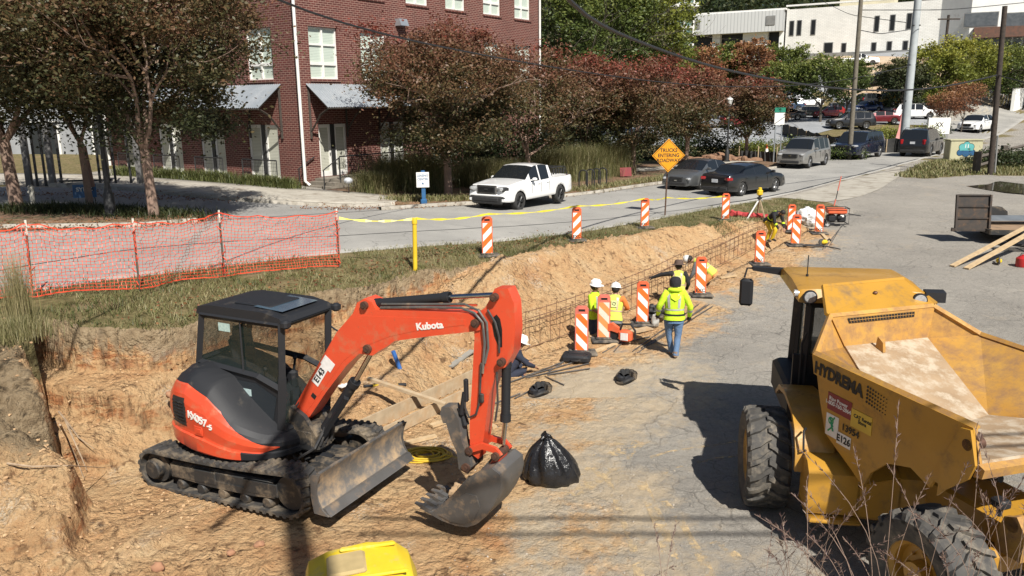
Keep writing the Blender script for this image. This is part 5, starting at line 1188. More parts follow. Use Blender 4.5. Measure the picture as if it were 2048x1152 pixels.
# undercarriage
M_bladef = worn('muddy_blade_steel', (.10, .095, .088), (.40, .28, .16), .55, .55, 4.5, (.15, .14, .13), 0)
uc = empty('undercarriage'); uc.parent = ex; uc.rotation_euler = (0, R(-3.2), 0); uc.location = (0, 0, .03)
def track_side(yc):
    cx0, cx1, r0, r1 = -1.33, 1.24, .29, .31; zc0, zc1 = .31, .32; pts = []
    for k in range(15): a = math.pi / 2 + math.pi * k / 14; pts.append((cx0 + r0 * math.cos(a), zc0 + r0 * math.sin(a)))
    for k in range(1, 12): t_ = k / 12; pts.append((cx0 + (cx1 - cx0) * t_, .02 * (1 - t_) + .01 * t_))
    for k in range(15): a = -math.pi / 2 + math.pi * k / 14; pts.append((cx1 + r1 * math.cos(a), zc1 + r1 * math.sin(a)))
    for k in range(1, 12): t_ = k / 12; pts.append((cx1 + (cx0 - cx1) * t_, zc1 + r1 + (zc0 + r0 - zc1 - r1) * t_ - .035 * math.sin(math.pi * t_)))
    n = len(pts); w2 = .2; th_ = .035; vs = []; fs = []
    def nrm(i):
        a = pts[i - 1]; b = pts[(i + 1) % n]; d = Vector((b[0] - a[0], b[1] - a[1])).normalized(); return Vector((d.y, -d.x))
    for i, (x, z) in enumerate(pts):
        N_ = nrm(i); xi, zi = x - N_.x * th_, z - N_.y * th_
        vs += [(x, yc - w2, z), (x, yc + w2, z), (xi, yc + w2, zi), (xi, yc - w2, zi)]
    for i in range(n):
        j = (i + 1) % n
        for k in range(4): fs.append((i * 4 + k, j * 4 + k, j * 4 + (k + 1) % 4, i * 4 + (k + 1) % 4))
    m = MB(); m.add(vs, fs)
    # lugs, evenly spaced along the loop
    P_ = np.array(pts + [pts[0]]); seg = np.hypot(*np.diff(P_, axis=0).T); cum = np.r_[0, np.cumsum(seg)]; Lt = cum[-1]; nl = 58
    for k in range(nl):
        s_ = Lt * k / nl; x = np.interp(s_, cum, P_[:, 0]); z = np.interp(s_, cum, P_[:, 1]); x2 = np.interp((s_ + .02) % Lt, cum, P_[:, 0]); z2 = np.interp((s_ + .02) % Lt, cum, P_[:, 1])
        d = Vector((x2 - x, z2 - z)).normalized(); N_ = Vector((d.y, -d.x)); off = .03 if k % 2 else -.03
        for sgn in (-1, 1):
            ya, yb = (yc - .2, yc + .02) if sgn < 0 else (yc - .02, yc + .2); sk = .025 * sgn
            c = []
            for hh, tk in ((0, .034), (.03, .024)):
                for yy, ss in ((ya, -sk), (yb, sk)):
                    c += [(x + d.x * (-tk + ss) + N_.x * hh, yy, z + d.y * (-tk + ss) + N_.y * hh), (x + d.x * (tk + ss) + N_.x * hh, yy, z + d.y * (tk + ss) + N_.y * hh)]
            m.add([c[0], c[1], c[3], c[2], c[4], c[5], c[7], c[6]], [(4, 5, 6, 7), (0, 1, 5, 4), (1, 2, 6, 5), (2, 3, 7, 6), (3, 0, 4, 7)])
    o = m.build('track', M_track, uc)
    sg = -1 if yc < 0 else 1
    m = MB(); m.rbox((-.06, yc, .33), (2.0, .26, .24), .04); m.rbox((-.55, yc + sg * .14, .33), (.9, .03, .2), .02); m.rbox((.75, yc + sg * .14, .33), (.62, .03, .2), .02); m.xz([(-1.0, .24), (-.2, .19), (.6, .19), (1.0, .22), (1.0, .28), (-1.0, .3)], yc - .15, yc + .15); m.build('track_frame', M_blkd, o)
    for c, r_, nm in ((-1.33, .23, 'sprocket'), (1.24, .24, 'idler')):
        m = MB(); m.lathe([(0, -.1), (r_, -.1), (r_, -.05), (r_ * .8, -.05), (r_ * .8, .05), (r_, .05), (r_, .1), (0, .1)], (c, yc, .31), 'y', 20)
        if nm == 'sprocket': m.lathe([(0, 0), (.13, 0), (.15, -sg * .02), (.15, -sg * .2), (0, -sg * .2)][::1], (c, yc + sg * .22, .31), 'y', 18)
        m.build(nm, M_blkd, o)
    for k in range(5):
        m = MB(); m.lathe([(0, -.15), (.07, -.15), (.09, -.12), (.09, .12), (.07, .15), (0, .15)], (-.85 + k * .42, yc, .115), 'y', 12); m.build('roller', M_blkd, o)
track_side(-.78); track_side(.78)
m = MB(); m.rbox((-.05, 0, .42), (1.3, 1.2, .22), .05); m.lathe([(0, 0), (.5, 0), (.5, .16), (0, .16)], (0, 0, .52), 'z', 24); m.build('centre_frame', M_blkd, uc)
# blade: curved mouldboard, end plates, arms
bw0, bw1 = -.93, 1.02; bp = [(1.90, .28), (1.80, .35), (1.74, .44), (1.715, .56), (1.73, .70), (1.79, .82)]
m = MB(); m.xz(bp + [(x - .035, z + .005) for x, z in bp[::-1]], bw0, bw1); bl = m.build('dozer_blade', M_bladef, ex)
m = MB(); m.xz([(1.885, .255), (1.94, .255), (1.86, .35), (1.81, .35)], bw0, bw1); m.build('cutting_edge', M_steel, bl)
for y in (bw0 - .02, bw1): 
    m = MB(); m.xz([(1.92, .26), (1.82, .33), (1.76, .44), (1.74, .56), (1.76, .70), (1.82, .83), (1.66, .80), (1.64, .5), (1.68, .26)], y, y + .02); m.build('end_plate', M_steel, bl)
m = MB(); m.tube([(1.77, bw0, .83), (1.77, bw1, .83)], .022, 8); m.build('top_edge', M_steel, bl)
for y in (-.38, .38):
    m = MB(); m.xz([(.3, .34), (1.66, .30), (1.70, .42), (1.68, .56), (.3, .52)], y - .06, y + .06); m.build('blade_arm', M_blkd, bl)
m = MB(); m.tube([(.5, 0, .55), (1.25, 0, .55)], .06, 10); m.tube([(1.25, 0, .55), (1.68, 0, .6)], .032, 8); m.build('blade_cylinder', M_blk, bl)
m = MB(); m.rbox((1.15, .12, .52), (.7, .55, .12), .05); m.rbox((1.25, -.3, .50), (.5, .3, .1), .04); m.build('hose_cover', M_blkd, bl)
# house: rings over a rounded footprint, split into orange counterweight, black hood, side grille
NA = 460; cxh, cyh = -.1, -.1
def foot(a):          # rear half circle, straight near side, blunt front
    c, s_ = math.cos(a), math.sin(a); ax = 1.38 if c < 0 else .98; ay = .86 if s_ < 0 else .95; p_ = 2.25 if c < 0 else (2.1 if s_ < 0 else 3.2)
    rr = (abs(c / ax) ** p_ + abs(s_ / ay) ** p_) ** (-1 / p_); return c * rr, s_ * rr
def ztop(x): return float(np.interp(x, [-1.3, -1.0, -.6, -.2, .2, .6, 1.0], [1.68, 1.84, 1.90, 1.74, 1.38, 1.12, 1.0]))
Q_ = [(0, .93), (.05, .99), (.22, 1.0), (.235, .975), (.27, .97), (.45, 1.0), (.6, .995), (.7, .97), (.8, .91), (.88, .82), (.94, .7), (.98, .5), (1.0, .25), (1.003, 0.0)]
_qq = sorted({q for q, _ in Q_} | set(np.linspace(.24, .83, 90).round(4))); Q_ = [(float(q), float(np.interp(q, [v[0] for v in Q_], [v[1] for v in Q_]))) for q in _qq]
hs = {k: MB() for k in ('counterweight', 'hood', 'side_grille', 'skirt', 'black_skirt')}
RGN = []
for q, s_ in Q_:
    row = []
    for k in range(NA):
        fx_, fy_ = foot(2 * math.pi * k / NA); x = cxh + fx_ * s_; y = cyh + fy_ * s_
        row.append((x, y, .68 + (ztop(x) - .68) * q))
    RGN.append(row)
for i in range(len(Q_) - 1):
    for k in range(NA):
        j = (k + 1) % NA; qd = [RGN[i][k], RGN[i][j], RGN[i + 1][j], RGN[i + 1][k]]
        c = sum((Vector(v) for v in qd), Vector()) / 4; qm = (Q_[i][0] + Q_[i + 1][0]) / 2; an = math.degrees(2 * math.pi * (k + .5) / NA)
        if qm < .23: key = 'skirt' if c.x < .35 else 'black_skirt'
        elif qm < .82 and c.x < .76 - (2.4 * max(0, qm - .45) ** 1.2 + 1.0 * max(0, .42 - qm)) and c.y < .5: key = 'side_grille' if 216 + (qm - .3) * 8 < an < 240 - abs(qm - .5) * 16 and .3 < qm < .66 else 'counterweight'
        else: key = 'hood'
        hs[key].add(qd, [(0, 1, 2, 3)], True)
hs['counterweight'].build('counterweight', M_or, ex, 40); hs['skirt'].build('lower_counterweight', M_or, ex, 40)
hs['hood'].build('engine_hood', M_blk, ex, 50); hs['black_skirt'].build('skirt', M_blk, ex, 40)
gr_ = hs['side_grille'].build('side_grille', M_black, ex, 40)
def on_house(an, q, out=.004):
    a = R(an); fx_, fy_ = foot(a); s_ = np.interp(q, [v[0] for v in Q_], [v[1] for v in Q_]); x = cxh + fx_ * s_; y = cyh + fy_ * s_
    f2 = foot(a + .03); f1 = foot(a - .03); tn = Vector((f2[0] - f1[0], f2[1] - f1[1], 0)).normalized(); n_ = Vector((tn.y, -tn.x, 0)); zz = .68 + (ztop(x) - .68) * q
    return Vector((x, y, zz)) + n_ * out, tn
# model number wraps round the curve: one small mesh per glyph
gl = [('K', 246), ('X', 250.5), ('0', 255.4), ('5', 260.3), ('7', 265), ('-', 268.8), ('5', 272)]
for ch, an in gl:
    P_, tn = on_house(an, .50, .008); text_mesh(ch, .15 if an < 267 else .11, M_white, ex, P_, rotm(tn, (0, 0, 1)), 'model_lettering', .003, .03, xs=1.15)
P_, tn = on_house(254, .33, .004); m = MB(); m.T = Matrix.Translation(P_) @ rotm(tn, (0, 0, 1)).to_4x4(); m.rbox((0, 0, 0), (.17, .14, .02), .008); m.rbox((0.01, 0, .012), (.11, .07, .012), .005); m.build('fuel_hatch', M_or, ex)
for k in range(3):
    P_, tn = on_house(222 + k * 6, .47, .004)
    for j in range(7): m = MB(); m.T = Matrix.Translation(P_) @ rotm(tn, (0, 0, 1)).to_4x4(); m.box((0, -.15 + j * .05, 0), (.09, .012, .012)); m.build('louvre', M_blk, gr_)
# swing bracket, muddy casting and hoses at the boom foot
m = MB(); m.rbox((.93, -.02, .86), (.42, .42, .42), .08); m.xz([(.55, 1.0), (.72, 1.34), (.95, 1.22), (1.15, .95), (1.1, .72), (.6, .7)], -.22, -.15); m.xz([(.55, 1.0), (.72, 1.34), (.95, 1.22), (1.15, .95), (1.1, .72), (.6, .7)], .13, .2); m.cyl((.9, -.24, .9), (.9, .24, .9), .1); m.build('swing_bracket', M_blkd, ex)
for k in range(7):
    y = -.18 + k * .06; z = random.uniform(-.04, .04)
    m = MB(); m.tube([(.35, y - .1, .95), (.6, y - .12, 1.02 + z), (.72, y, 1.32 + z), (.98, y * .6, 1.62 + z * .5), (1.12, y * .5, 1.72)] if k % 2 else [(.45, y, .78), (.85, y - .14, .62 + z), (1.15, y - .08, .8), (1.2, y * .4, 1.05)], .022, 6); m.build('hose', M_rubber, ex)
# hoses over the boom and stick
for y, pts in ((-.10, [(770,612),(850,611),(930,612),(960,621),(976,640),(980,680),(976,740),(974,720)]), (-.07, [(770,606),(850,606),(935,606),(968,616),(984,640),(987,690),(980,720)]), (.05, [(770,614),(860,612),(950,612)])):
    m = MB(); m.tube([(x, y if i < 3 else -.135, z) for i, (x, z) in enumerate(B(pts))], .017, 6); m.build('hose', M_or if y == .05 else M_steel, bo)
for pts in ([(972,720),(970,770),(968,800),(962,822),(948,828),(940,808),(940,780)], [(1003,738),(1005,800),(1000,835)], [(985,615),(1000,640),(1008,670),(1008,700)]):
    m = MB(); m.tube([(x, -.125, z) for x, z in B(pts)], .015, 6); m.build('hose', M_rubber, st)
m = MB(); x, z = B([(941,775)])[0]; m.rbox((x, -.11, z), (.05, .06, .3), .01); x, z = B([(972,790)])[0]; m.rbox((x, -.12, z), (.06, .05, .12), .01); m.build('hose_clamp', M_blk, st)
# lettering and decals on the boom
def on_boom(px, py, y=-.128): x, z = plane_pt(px, py, EO, EY, 0); return Vector((x, y, z))
dd = (on_boom(898, 645) - on_boom(840, 650)).normalized()
def dedge(a, b): d = on_boom(*b) - on_boom(*a); return d.normalized()
text_mesh('Kubota', .125, M_white, bo, on_boom(870, 647, -.132), rotm(dd, (-dd.z, 0, dd.x)), 'brand_lettering', .002, .035, xs=1.1)
du = dedge((632, 790), (668, 730)); M_dec = M('white_decal', (.75, .74, .72), (.66, .65, .63), 20, .5); M_ink = M('black_ink', (.015, .015, .015), None, 5, .6)
def decal(c, d, w_, h_, y, mat, nm='decal', par=None):
    m = MB(); n_ = Vector((-d.z, 0, d.x)); c = Vector((c.x, y, c.z))
    m.prism([c - d * w_ / 2 - n_ * h_ / 2, c + d * w_ / 2 - n_ * h_ / 2, c + d * w_ / 2 + n_ * h_ / 2, c - d * w_ / 2 + n_ * h_ / 2], (0, 0, 0), (0, -.002, 0)); return m.build(nm, mat, par or bo)
decal(on_boom(652, 745), du, .34, .13, -.1325, M_dec); text_mesh('E143', .125, M_ink, bo, on_boom(652, 745, -.137), rotm(du, (-du.z, 0, du.x)), 'unit_number', .001, .03)
dq = dedge((650, 760), (680, 712)); decal(on_boom(668, 722), dq, .16, .2, -.1328, M_dec)
decal(on_boom(640, 786), du, .07, .08, -.1325, M_ink)
# cab
cb = empty('cab'); cb.parent = ex
y0, y1 = -.36, .62; zr = 2.62
m = MB()
fr = [(-.80, 1.12), (.62, 1.02), (.72, 1.75), (.80, 2.60), (-.66, 2.60), (-.84, 1.85)]
def post(x0, z0, x1, z1, y, r_=.05): m.tube([(x0, y, z0), (x1, y, z1)], r_ * 1.2, 4, smooth=False)
for y in (y0, y1):
    post(.64, .98, .74, 1.8, y, .065); post(.74, 1.8, .80, 2.6, y, .055); post(-.86, 1.84, -.70, 2.6, y, .05); post(-.84, 1.0, -.86, 1.86, y, .05)
    post(-.86, 1.84, .30, 1.76, y, .04); post(.30, 1.76, .73, 1.62, y, .045); post(-.7, 2.58, .8, 2.58, y, .05)
post(-.86, 1.86, -.86, 1.86, y0, .03)
for (x, z, r_) in ((.8, 2.58, .055), (-.7, 2.58, .05), (-.86, 1.86, .05), (.68, 1.02, .06)): m.tube([(x, y0, z), (x, y1, z)], r_, 4, smooth=False)
m.build('frame', M_blk, cb)
m = MB(); m.add([(-.82, y0 - .005, 1.1), (.62, y0 - .005, 1.02), (.72, y0 - .005, 1.62), (.30, y0 - .005, 1.76), (-.86, y0 - .005, 1.84)], [(0, 1, 2, 3, 4)]); m.build('side_panel', M_blk, cb)
m = MB(); m.add([(-.35, y0 - .014, 1.66), (-.25, y0 - .014, 1.30), (.52, y0 - .014, 1.12), (.62, y0 - .014, 1.50), (.25, y0 - .014, 1.66)], [(0, 1, 2, 3, 4)]); m.build('lower_window', M_gl, cb)
m = MB(); m.rbox((.03, .13, 1.0), (1.45, .9, .14), .04); m.build('floor', M_blk, cb)
m = MB(); rp = [(-.78, 2.58), (-.74, 2.69), (-.5, 2.73), (.50, 2.73), (.80, 2.67), (.86, 2.60)]
m.xz(rp, y0 - .035, y1 + .035); ro = m.build('roof', M_blk, cb)
m = MB(); m.add([(.2, y0 + .12, 2.752), (.72, y0 + .12, 2.725), (.72, y1 - .12, 2.725), (.2, y1 - .12, 2.752)], [(0, 1, 2, 3)]); m.build('roof_window', M('roof_glass', (.03, .06, .09), (.06, .1, .14), 2, .1), ro)
m = MB(); m.rbox((.1, .13, 2.74), (.7, .6, .03), .02); m.build('roof_rib', M_blk, ro)
for y in (y0 - .02, y1 + .06):
    m = MB(); m.rbox((.90, y, 2.60), (.12, .14, .12), .03); m.box((.84, y, 2.62), (.1, .04, .04)); m.build('work_light', M_blk, ro)
def pane(nm, pts, mat=M_cg): m = MB(); m.add(pts, [tuple(range(len(pts)))]); m.build(nm, mat, cb)
pane('side_window', [(-.80, y0, 1.88), (.02, y0, 1.82), (.04, y0, 2.54), (-.64, y0, 2.54)]); pane('side_window', [(.02, y0 + .01, 1.82), (.28, y0 + .01, 1.8), (.68, y0 + .01, 1.68), (.74, y0 + .01, 2.54), (.04, y0 + .01, 2.54)])
pane('side_window', [(-.80, y1, 1.88), (.7, y1, 1.2), (.76, y1, 2.54), (-.64, y1, 2.54)]); pane('rear_window', [(-.84, y0 + .05, 1.9), (-.84, y1 - .05, 1.9), (-.70, y1 - .05, 2.54), (-.70, y0 + .05, 2.54)])
pane('windshield', [(.66, y0 + .06, 1.08), (.66, y1 - .06, 1.08), (.74, y1 - .06, 1.72), (.74, y0 + .06, 1.72)])
m = MB(); m.tube([(.03, y0 - .012, 1.80), (.04, y0 - .012, 2.56)], .016, 4, smooth=False); m.build('window_rail', M_blk, cb)
m = MB(); m.rbox((-.25, .15, 1.32), (.48, .46, .14), .05); m.rbox((-.48, .15, 1.78), (.16, .44, .78), .06, ry=-.14); m.rbox((-.53, .15, 2.2), (.12, .28, .2), .05); seat = m.build('seat', M_blk, cb)
for y in (-.16, .46):
    m = MB(); m.rbox((.05, y, 1.45), (.4, .14, .3), .04); m.tube([(.2, y, 1.6), (.24, y, 1.78)], .02, 6); m.ball((.24, y, 1.8), .035); m.build('control_lever', M_blk, cb)
m = MB(); m.tube([(.5, .05, 1.1), (.5, .05, 1.45)], .02, 6); m.tube([(.5, .25, 1.1), (.5, .25, 1.45)], .02, 6); m.build('travel_lever', M_blk, cb)
decal_l = MB(); decal_l.box((-.28, y0 - .004, 2.42), (.22, .004, .12)); decal_l.build('decal', M('pale_green_decal', (.42, .55, .5), (.3, .42, .4), 30, .4), cb)
decal_l = MB(); decal_l.box((.0, y0 - .018, 1.5), (.3, .004, .1)); decal_l.box((.05, y0 - .018, 1.42), (.14, .004, .1)); decal_l.build('decal', M('pale_blue_decal', (.45, .58, .58), (.35, .45, .45), 30, .4), cb)
m = MB(); m.tube([(.82, y1 + .02, 2.3), (.98, y1 + .06, 2.2), (1.0, y1 + .06, 1.9), (.84, y1 + .02, 1.8)], .016, 6); m.build('grab_rail', M_blk, cb)
# ---------------- articulated dumper ----------------
M_dy = worn('dumper_yellow', (.45, .235, .028), (.18, .11, .045), .42, .25, 3.0, (.39, .20, .024), .2, chips=(.30, .17, .07))
M_dyi = worn('worn_skip_yellow', (.50, .28, .06), (.25, .14, .07), .6, .6, 5.0, (.42, .21, .04), 0, chips=(.14, .07, .045))
M_dust = M('dusty_skip_floor', (.38, .27, .165), (.25, .165, .09), 2.5, .8, dirt=(.46, .38, .28), dscale=5, damt=.5, bump=.25, bscale=40)
M_btyre = M('big_tyre_rubber', (.045, .043, .041), (.075, .07, .062), 7, .8, dirt=(.19, .165, .13), dscale=4, damt=.35, bump=.2, bscale=40)
DO = (4.937, 9.913); DY = 107.09
dp = empty('dumper', (DO[0], DO[1], 0), R(DY), 'yellow articulated dump truck with worn empty skip and big chevron tyres at the right', 'dump truck')
hw = 1.2
RLf, RRf = Vector((0, hw, 2.40)), Vector((-.02, -hw - .2, 2.40)); HL, HR = Vector((.50, .62, 2.70)), Vector((.42, -1.0, 2.72))
TLf, TRf = Vector((-2.42, hw, 2.38)), Vector((-2.55, -hw - .15, 2.38)); FL, FR = Vector((.42, .42, 2.28)), Vector((.38, -.90, 2.28))
BL, BR_ = Vector((-1.5, 1.16, 1.80)), Vector((-1.18, -.37, 1.80)); BR2 = Vector((-1.6, -.95, 1.9)); LL, LR = Vector((-2.5, 1.17, 2.03)), Vector((-2.62, -1.3, 2.03))
def sheet(m, pts, th):                 # flat plate with thickness along its normal
    P_ = [Vector(p) for p in pts]; n_ = (P_[1] - P_[0]).cross(P_[2] - P_[0]).normalized() * th; m.prism(P_, (0, 0, 0), n_)
m = MB(); sheet(m, [HL, HR, FR, FL], -.03); fw_ = m.build('front_wall', M_dyi, dp)
m = MB(); sheet(m, [FL, FR, BR_], -.03); sheet(m, [FL, BR_, BL], -.03); m.build('skip_floor', M_dust, dp)
m = MB(); sheet(m, [BL, BR_, LR], -.03); sheet(m, [BL, LR, LL], -.03); m.build('skip_floor', M_dust, dp)
m = MB(); sheet(m, [HL, FL, RLf], .03); sheet(m, [RLf, FL, BL, TLf], .03); sheet(m, [TLf, BL, LL], .03); m.build('skip_wall', M_dyi, dp)
m = MB(); sheet(m, [HR, RRf, FR], .03); sheet(m, [RRf, BR_, FR], .03); sheet(m, [RRf, TRf, BR_], .03); sheet(m, [TRf, LR, BR_], .03); m.build('skip_wall', M_dyi, dp)
# rim along the walls
m = MB()
def rimbar(a, b, w_=.05, h=.045): m.tube([a, b], w_ * .8, 4, smooth=False)
for a, b in ((HL, HR), (HL, RLf), (RLf, TLf), (HR, RRf), (RRf, TRf)): rimbar(a, b)
m.build('rim', M_dyi, dp)
# outer side plates: upper band and tapering lower hopper
for s, nm in ((1, 'side'), (-1, 'side')):
    yb, yl = (s * (hw + .03), s * (hw - .03)) if s > 0 else (-hw - .24, -hw - .2)
    m = MB(); m.xz([(.0, 2.40), (-.06, 2.16), (-1.2, 2.05), (-2.1, 1.80), (-2.44, 1.92), (-2.5, 2.03), (-2.42, 2.38)], yb, yb + s * .02); m.build('side_band', M_dy, dp)
    m = MB(); m.xz([(-.06, 2.18), (-.14, 1.9), (-.30, 1.46), (-1.02, 1.08), (-1.12, 1.30), (-1.35, 1.52), (-1.68, 1.62), (-1.95, 1.52), (-2.0, 1.62), (-2.14, 1.60), (-2.14, 1.84), (-1.2, 2.06)], yl, yl + s * .04); m.build('side_panel', M_dy, dp)
    m = MB(); m.xz([(-2.12, 1.52), (-2.2, 1.62), (-2.46, 1.86), (-2.52, 2.03), (-2.42, 2.36), (-2.30, 2.34), (-2.12, 1.9)], yb + s * .02, yb + s * .05); m.build('tail_gusset', M_dy, dp)
m = MB(); sheet(m, [(-.22, hw - .02, 1.74), (-.28, hw - .02, 1.46), (-.28, -hw, 1.46), (-.22, -hw, 1.74)], .03); sheet(m, [(-.28, hw - .03, 1.47), (-1.0, hw - .03, 1.09), (-1.0, -hw, 1.09), (-.28, -hw, 1.47)], -.03); m.build('belly_plate', M_dy, dp)
m = MB(); m.prism([(-2.5, hw + .02, 2.03), (-2.58, hw + .02, 2.0), (-2.56, hw + .02, 1.90), (-2.46, hw + .02, 1.88)], (0, 0, 0), (-.08, -2 * hw - .2, 0)); m.build('tail_lip', M_dyi, dp)
m = MB(); m.cyl((-2.40, hw + .08, 2.2), (-2.40, hw - .1, 2.2), .06); m.ball((-2.42, hw - .02, 2.28), .05); m.build('tailgate_hook', M_pin, dp)
# slot and lug in the front wall
def onw(u_, v_, out=.036):
    P_ = HL.lerp(HR, u_); Q = FL.lerp(FR, u_); n_ = (HR - HL).cross(FL - HL).normalized(); n_ = n_ if n_.x < 0 else -n_; return P_.lerp(Q, v_) + n_ * out
m = MB(); m.add([onw(.14, .10), onw(.80, .10), onw(.80, .26), onw(.14, .26)], [(0, 1, 2, 3)]); sl_ = m.build('slot', M_dark, fw_)
m = MB()
for k in range(22): u_ = .16 + k * .029; m.tube([onw(u_, .11, .04), onw(u_, .25, .04)], .004, 4)
m.tube([onw(.15, .18, .041), onw(.79, .18, .041)], .004, 4); m.build('slot_bars', M_dyi, sl_)
m = MB(); P_ = Vector((.30, .0, 2.27)); m.prism([P_, P_ + Vector((-.15, .0, -.03)), P_ + Vector((-.13, 0, .10)), P_ + Vector((-.03, 0, .16))], (0, -.02, 0), (0, .04, 0)); m.build('lifting_lug', M_dyi, dp)
# headboard sloping forward over the cab
m = MB(); sheet(m, [HL + Vector((.02, .03, .01)), HR + Vector((.02, -.03, .01)), Vector((.93, -.92, 2.98)), Vector((.93, .40, 2.98))], .03); hb = m.build('headboard', M_dy, dp)
m = MB(); m.tube([Vector((.93, -.94, 3.0)), Vector((.93, .42, 3.0)), HL + Vector((0, .05, .03))], .03, 4, smooth=False); m.tube([Vector((.93, -.94, 3.0)), HR + Vector((0, -.05, .03))], .03, 4, smooth=False); m.build('headboard_rim', M_dy, hb)
m = MB(); m.lathe([(.02, 0), (.035, .02), (.02, .04)], (.72, -.28, 2.88), 'z', 10); m.build('lifting_eye', M_pin, hb)
# lettering on the near side
TX = rotm((-1, 0, 0), (0, 0, 1)); ys = hw + .056
dsl = Vector((-.985, 0, -.04)).normalized()
text_mesh('HYDREMA', .20, M_ink, dp, (-.50, ys, 2.235), rotm(dsl, (-dsl.z * -1, 0, -dsl.x)), 'brand_lettering', .002, .05, xs=.92)
for i in range(8):
    for j in range(5):
        m = MB(); m.cyl((-1.0 - i * .042, ys - .002, 2.31 - j * .045 - i * .006), (-1.0 - i * .042, ys + .002, 2.31 - j * .045 - i * .006), .016 * (1 - i * .08), n=8); m.build('dot', M_ink, dp)
ys2 = hw + .014
def dplate(x, z, w_, h, mat, nm='decal', y=ys2, r=0):
    m = MB(); m.box((x, y, z), (w_, .004, h), ry=r); return m.build(nm, mat, dp)
M_dred = M('dark_red_decal', (.22, .02, .03), None, 5, .4); M_dyel = M('yellow_decal', (.62, .42, .05), None, 5, .4); M_dgr = M('green_decal', (.03, .3, .12), None, 5, .4); M_yink = M('gold_ink', (.6, .5, .3), None, 5, .5)
dplate(-.52, 1.90, .42, .22, M_dred); dplate(-.90, 1.84, .34, .22, M_dyel)
text_mesh('Ring Power\n1-800-760-2864', .07, M_dec, dp, (-.5, ys2 + .004, 1.91), TX, 'dealer_lettering', .001, .02)
text_mesh('CAT Rental\nStore', .06, M_ink, dp, (-.92, ys2 + .004, 1.85), TX, 'rental_lettering', .001, .03)
dplate(-.42, 1.60, .22, .28, M_dec); m = MB(); m.lathe([(.03, 0), (.05, 0)], (-.40, ys2 + .004, 1.66), 'y', 16); m.tube([(-.36, ys2 + .004, 1.52), (-.44, ys2 + .004, 1.6), (-.38, ys2 + .004, 1.7)], .012, 4); m.tube([(-.45, ys2 + .004, 1.54), (-.4, ys2 + .004, 1.64), (-.46, ys2 + .004, 1.72)], .012, 4); m.build('green_emblem', M_dgr, dp)
dplate(-.64, 1.50, .24, .15, M_dec); text_mesh('E126', .12, M_ink, dp, (-.64, ys2 + .005, 1.50), TX, 'unit_number', .001, .03)
text_mesh('13954', .12, M_ink, dp, (-.74, ys2 + .005, 1.66), TX, 'unit_number', .001, .02)
# wheels
def big_wheel(par, x, y, z, r, w_, side, T=None, nl=20, nm='wheel'):
    e = empty(nm, (0, 0, 0)); e.parent = par; Tm = (T or Matrix.Identity(4)) @ Matrix.Translation((x, y, z))
    m = MB(); m.T = Tm; rr = r - .035
    m.lathe([(r * .52, -w_ * .40), (r * .72, -w_ / 2), (rr * .92, -w_ * .5), (rr * .985, -w_ * .42), (rr, -w_ * .2), (rr, w_ * .2), (rr * .985, w_ * .42), (rr * .92, w_ * .5), (r * .72, w_ / 2), (r * .52, w_ * .40), (r * .5, 0), (r * .52, -w_ * .40)], (0, 0, 0), 'y', 48)
    for k in range(nl):
        for s in (-1, 1):
            a0 = 2 * math.pi * (k + (.5 if s > 0 else 0)) / nl
            rows = []
            for t_, yy, dd_ in ((0, -.03, 0), (.2, .09, .035), (.45, .22, .10), (.75, .36, .13), (.93, .455, .155), (1.0, .50, .16)):
                ya = s * yy * w_; wd = .042 * (1.15 if t_ < .3 else 1); base = rr * (.985 if yy < .4 else (.96 if yy < .47 else .88)); hh = .05 if yy < .47 else .03
                for dr, sh in ((-.01, 1.0), (hh, .72)):
                    for q in (-1, 1):
                        a = a0 + dd_ * 1.5 + q * wd * sh / r * 1.0; R_ = base + dr; rows.append((R_ * math.cos(a), ya, R_ * math.sin(a)))
            fs = []
            for i in range(5):
                b = i * 4; c = b + 4; fs += [(b + 2, b + 3, c + 3, c + 2), (b, b + 2, c + 2, c), (b + 3, b + 1, c + 1, c + 3)]
            fs += [(0, 1, 3, 2), (20, 22, 23, 21)]
            m.add(rows, fs)
    m.build('tyre', M_btyre, e, 30)
    m = MB(); m.T = Tm; yo = side * w_ * .36
    m.lathe([(r * .53, yo + side * .03), (r * .50, yo), (r * .46, yo - side * .02), (r * .44, yo - side * .12), (r * .2, yo - side * .12), (r * .19, yo + side * .02), (0, yo + side * .02)], (0, 0, 0), 'y', 32)
    for k in range(8): a = k * .785; m.cyl((r * .3 * math.cos(a), yo - side * .12, r * .3 * math.sin(a)), (r * .3 * math.cos(a), yo - side * .08, r * .3 * math.sin(a)), .02, n=6)
    m.build('rim', M_dy, e)
big_wheel(dp, -2.1, 1.22, .64, .66, .60, 1); big_wheel(dp, -2.1, -1.12, .64, .66, .60, -1)
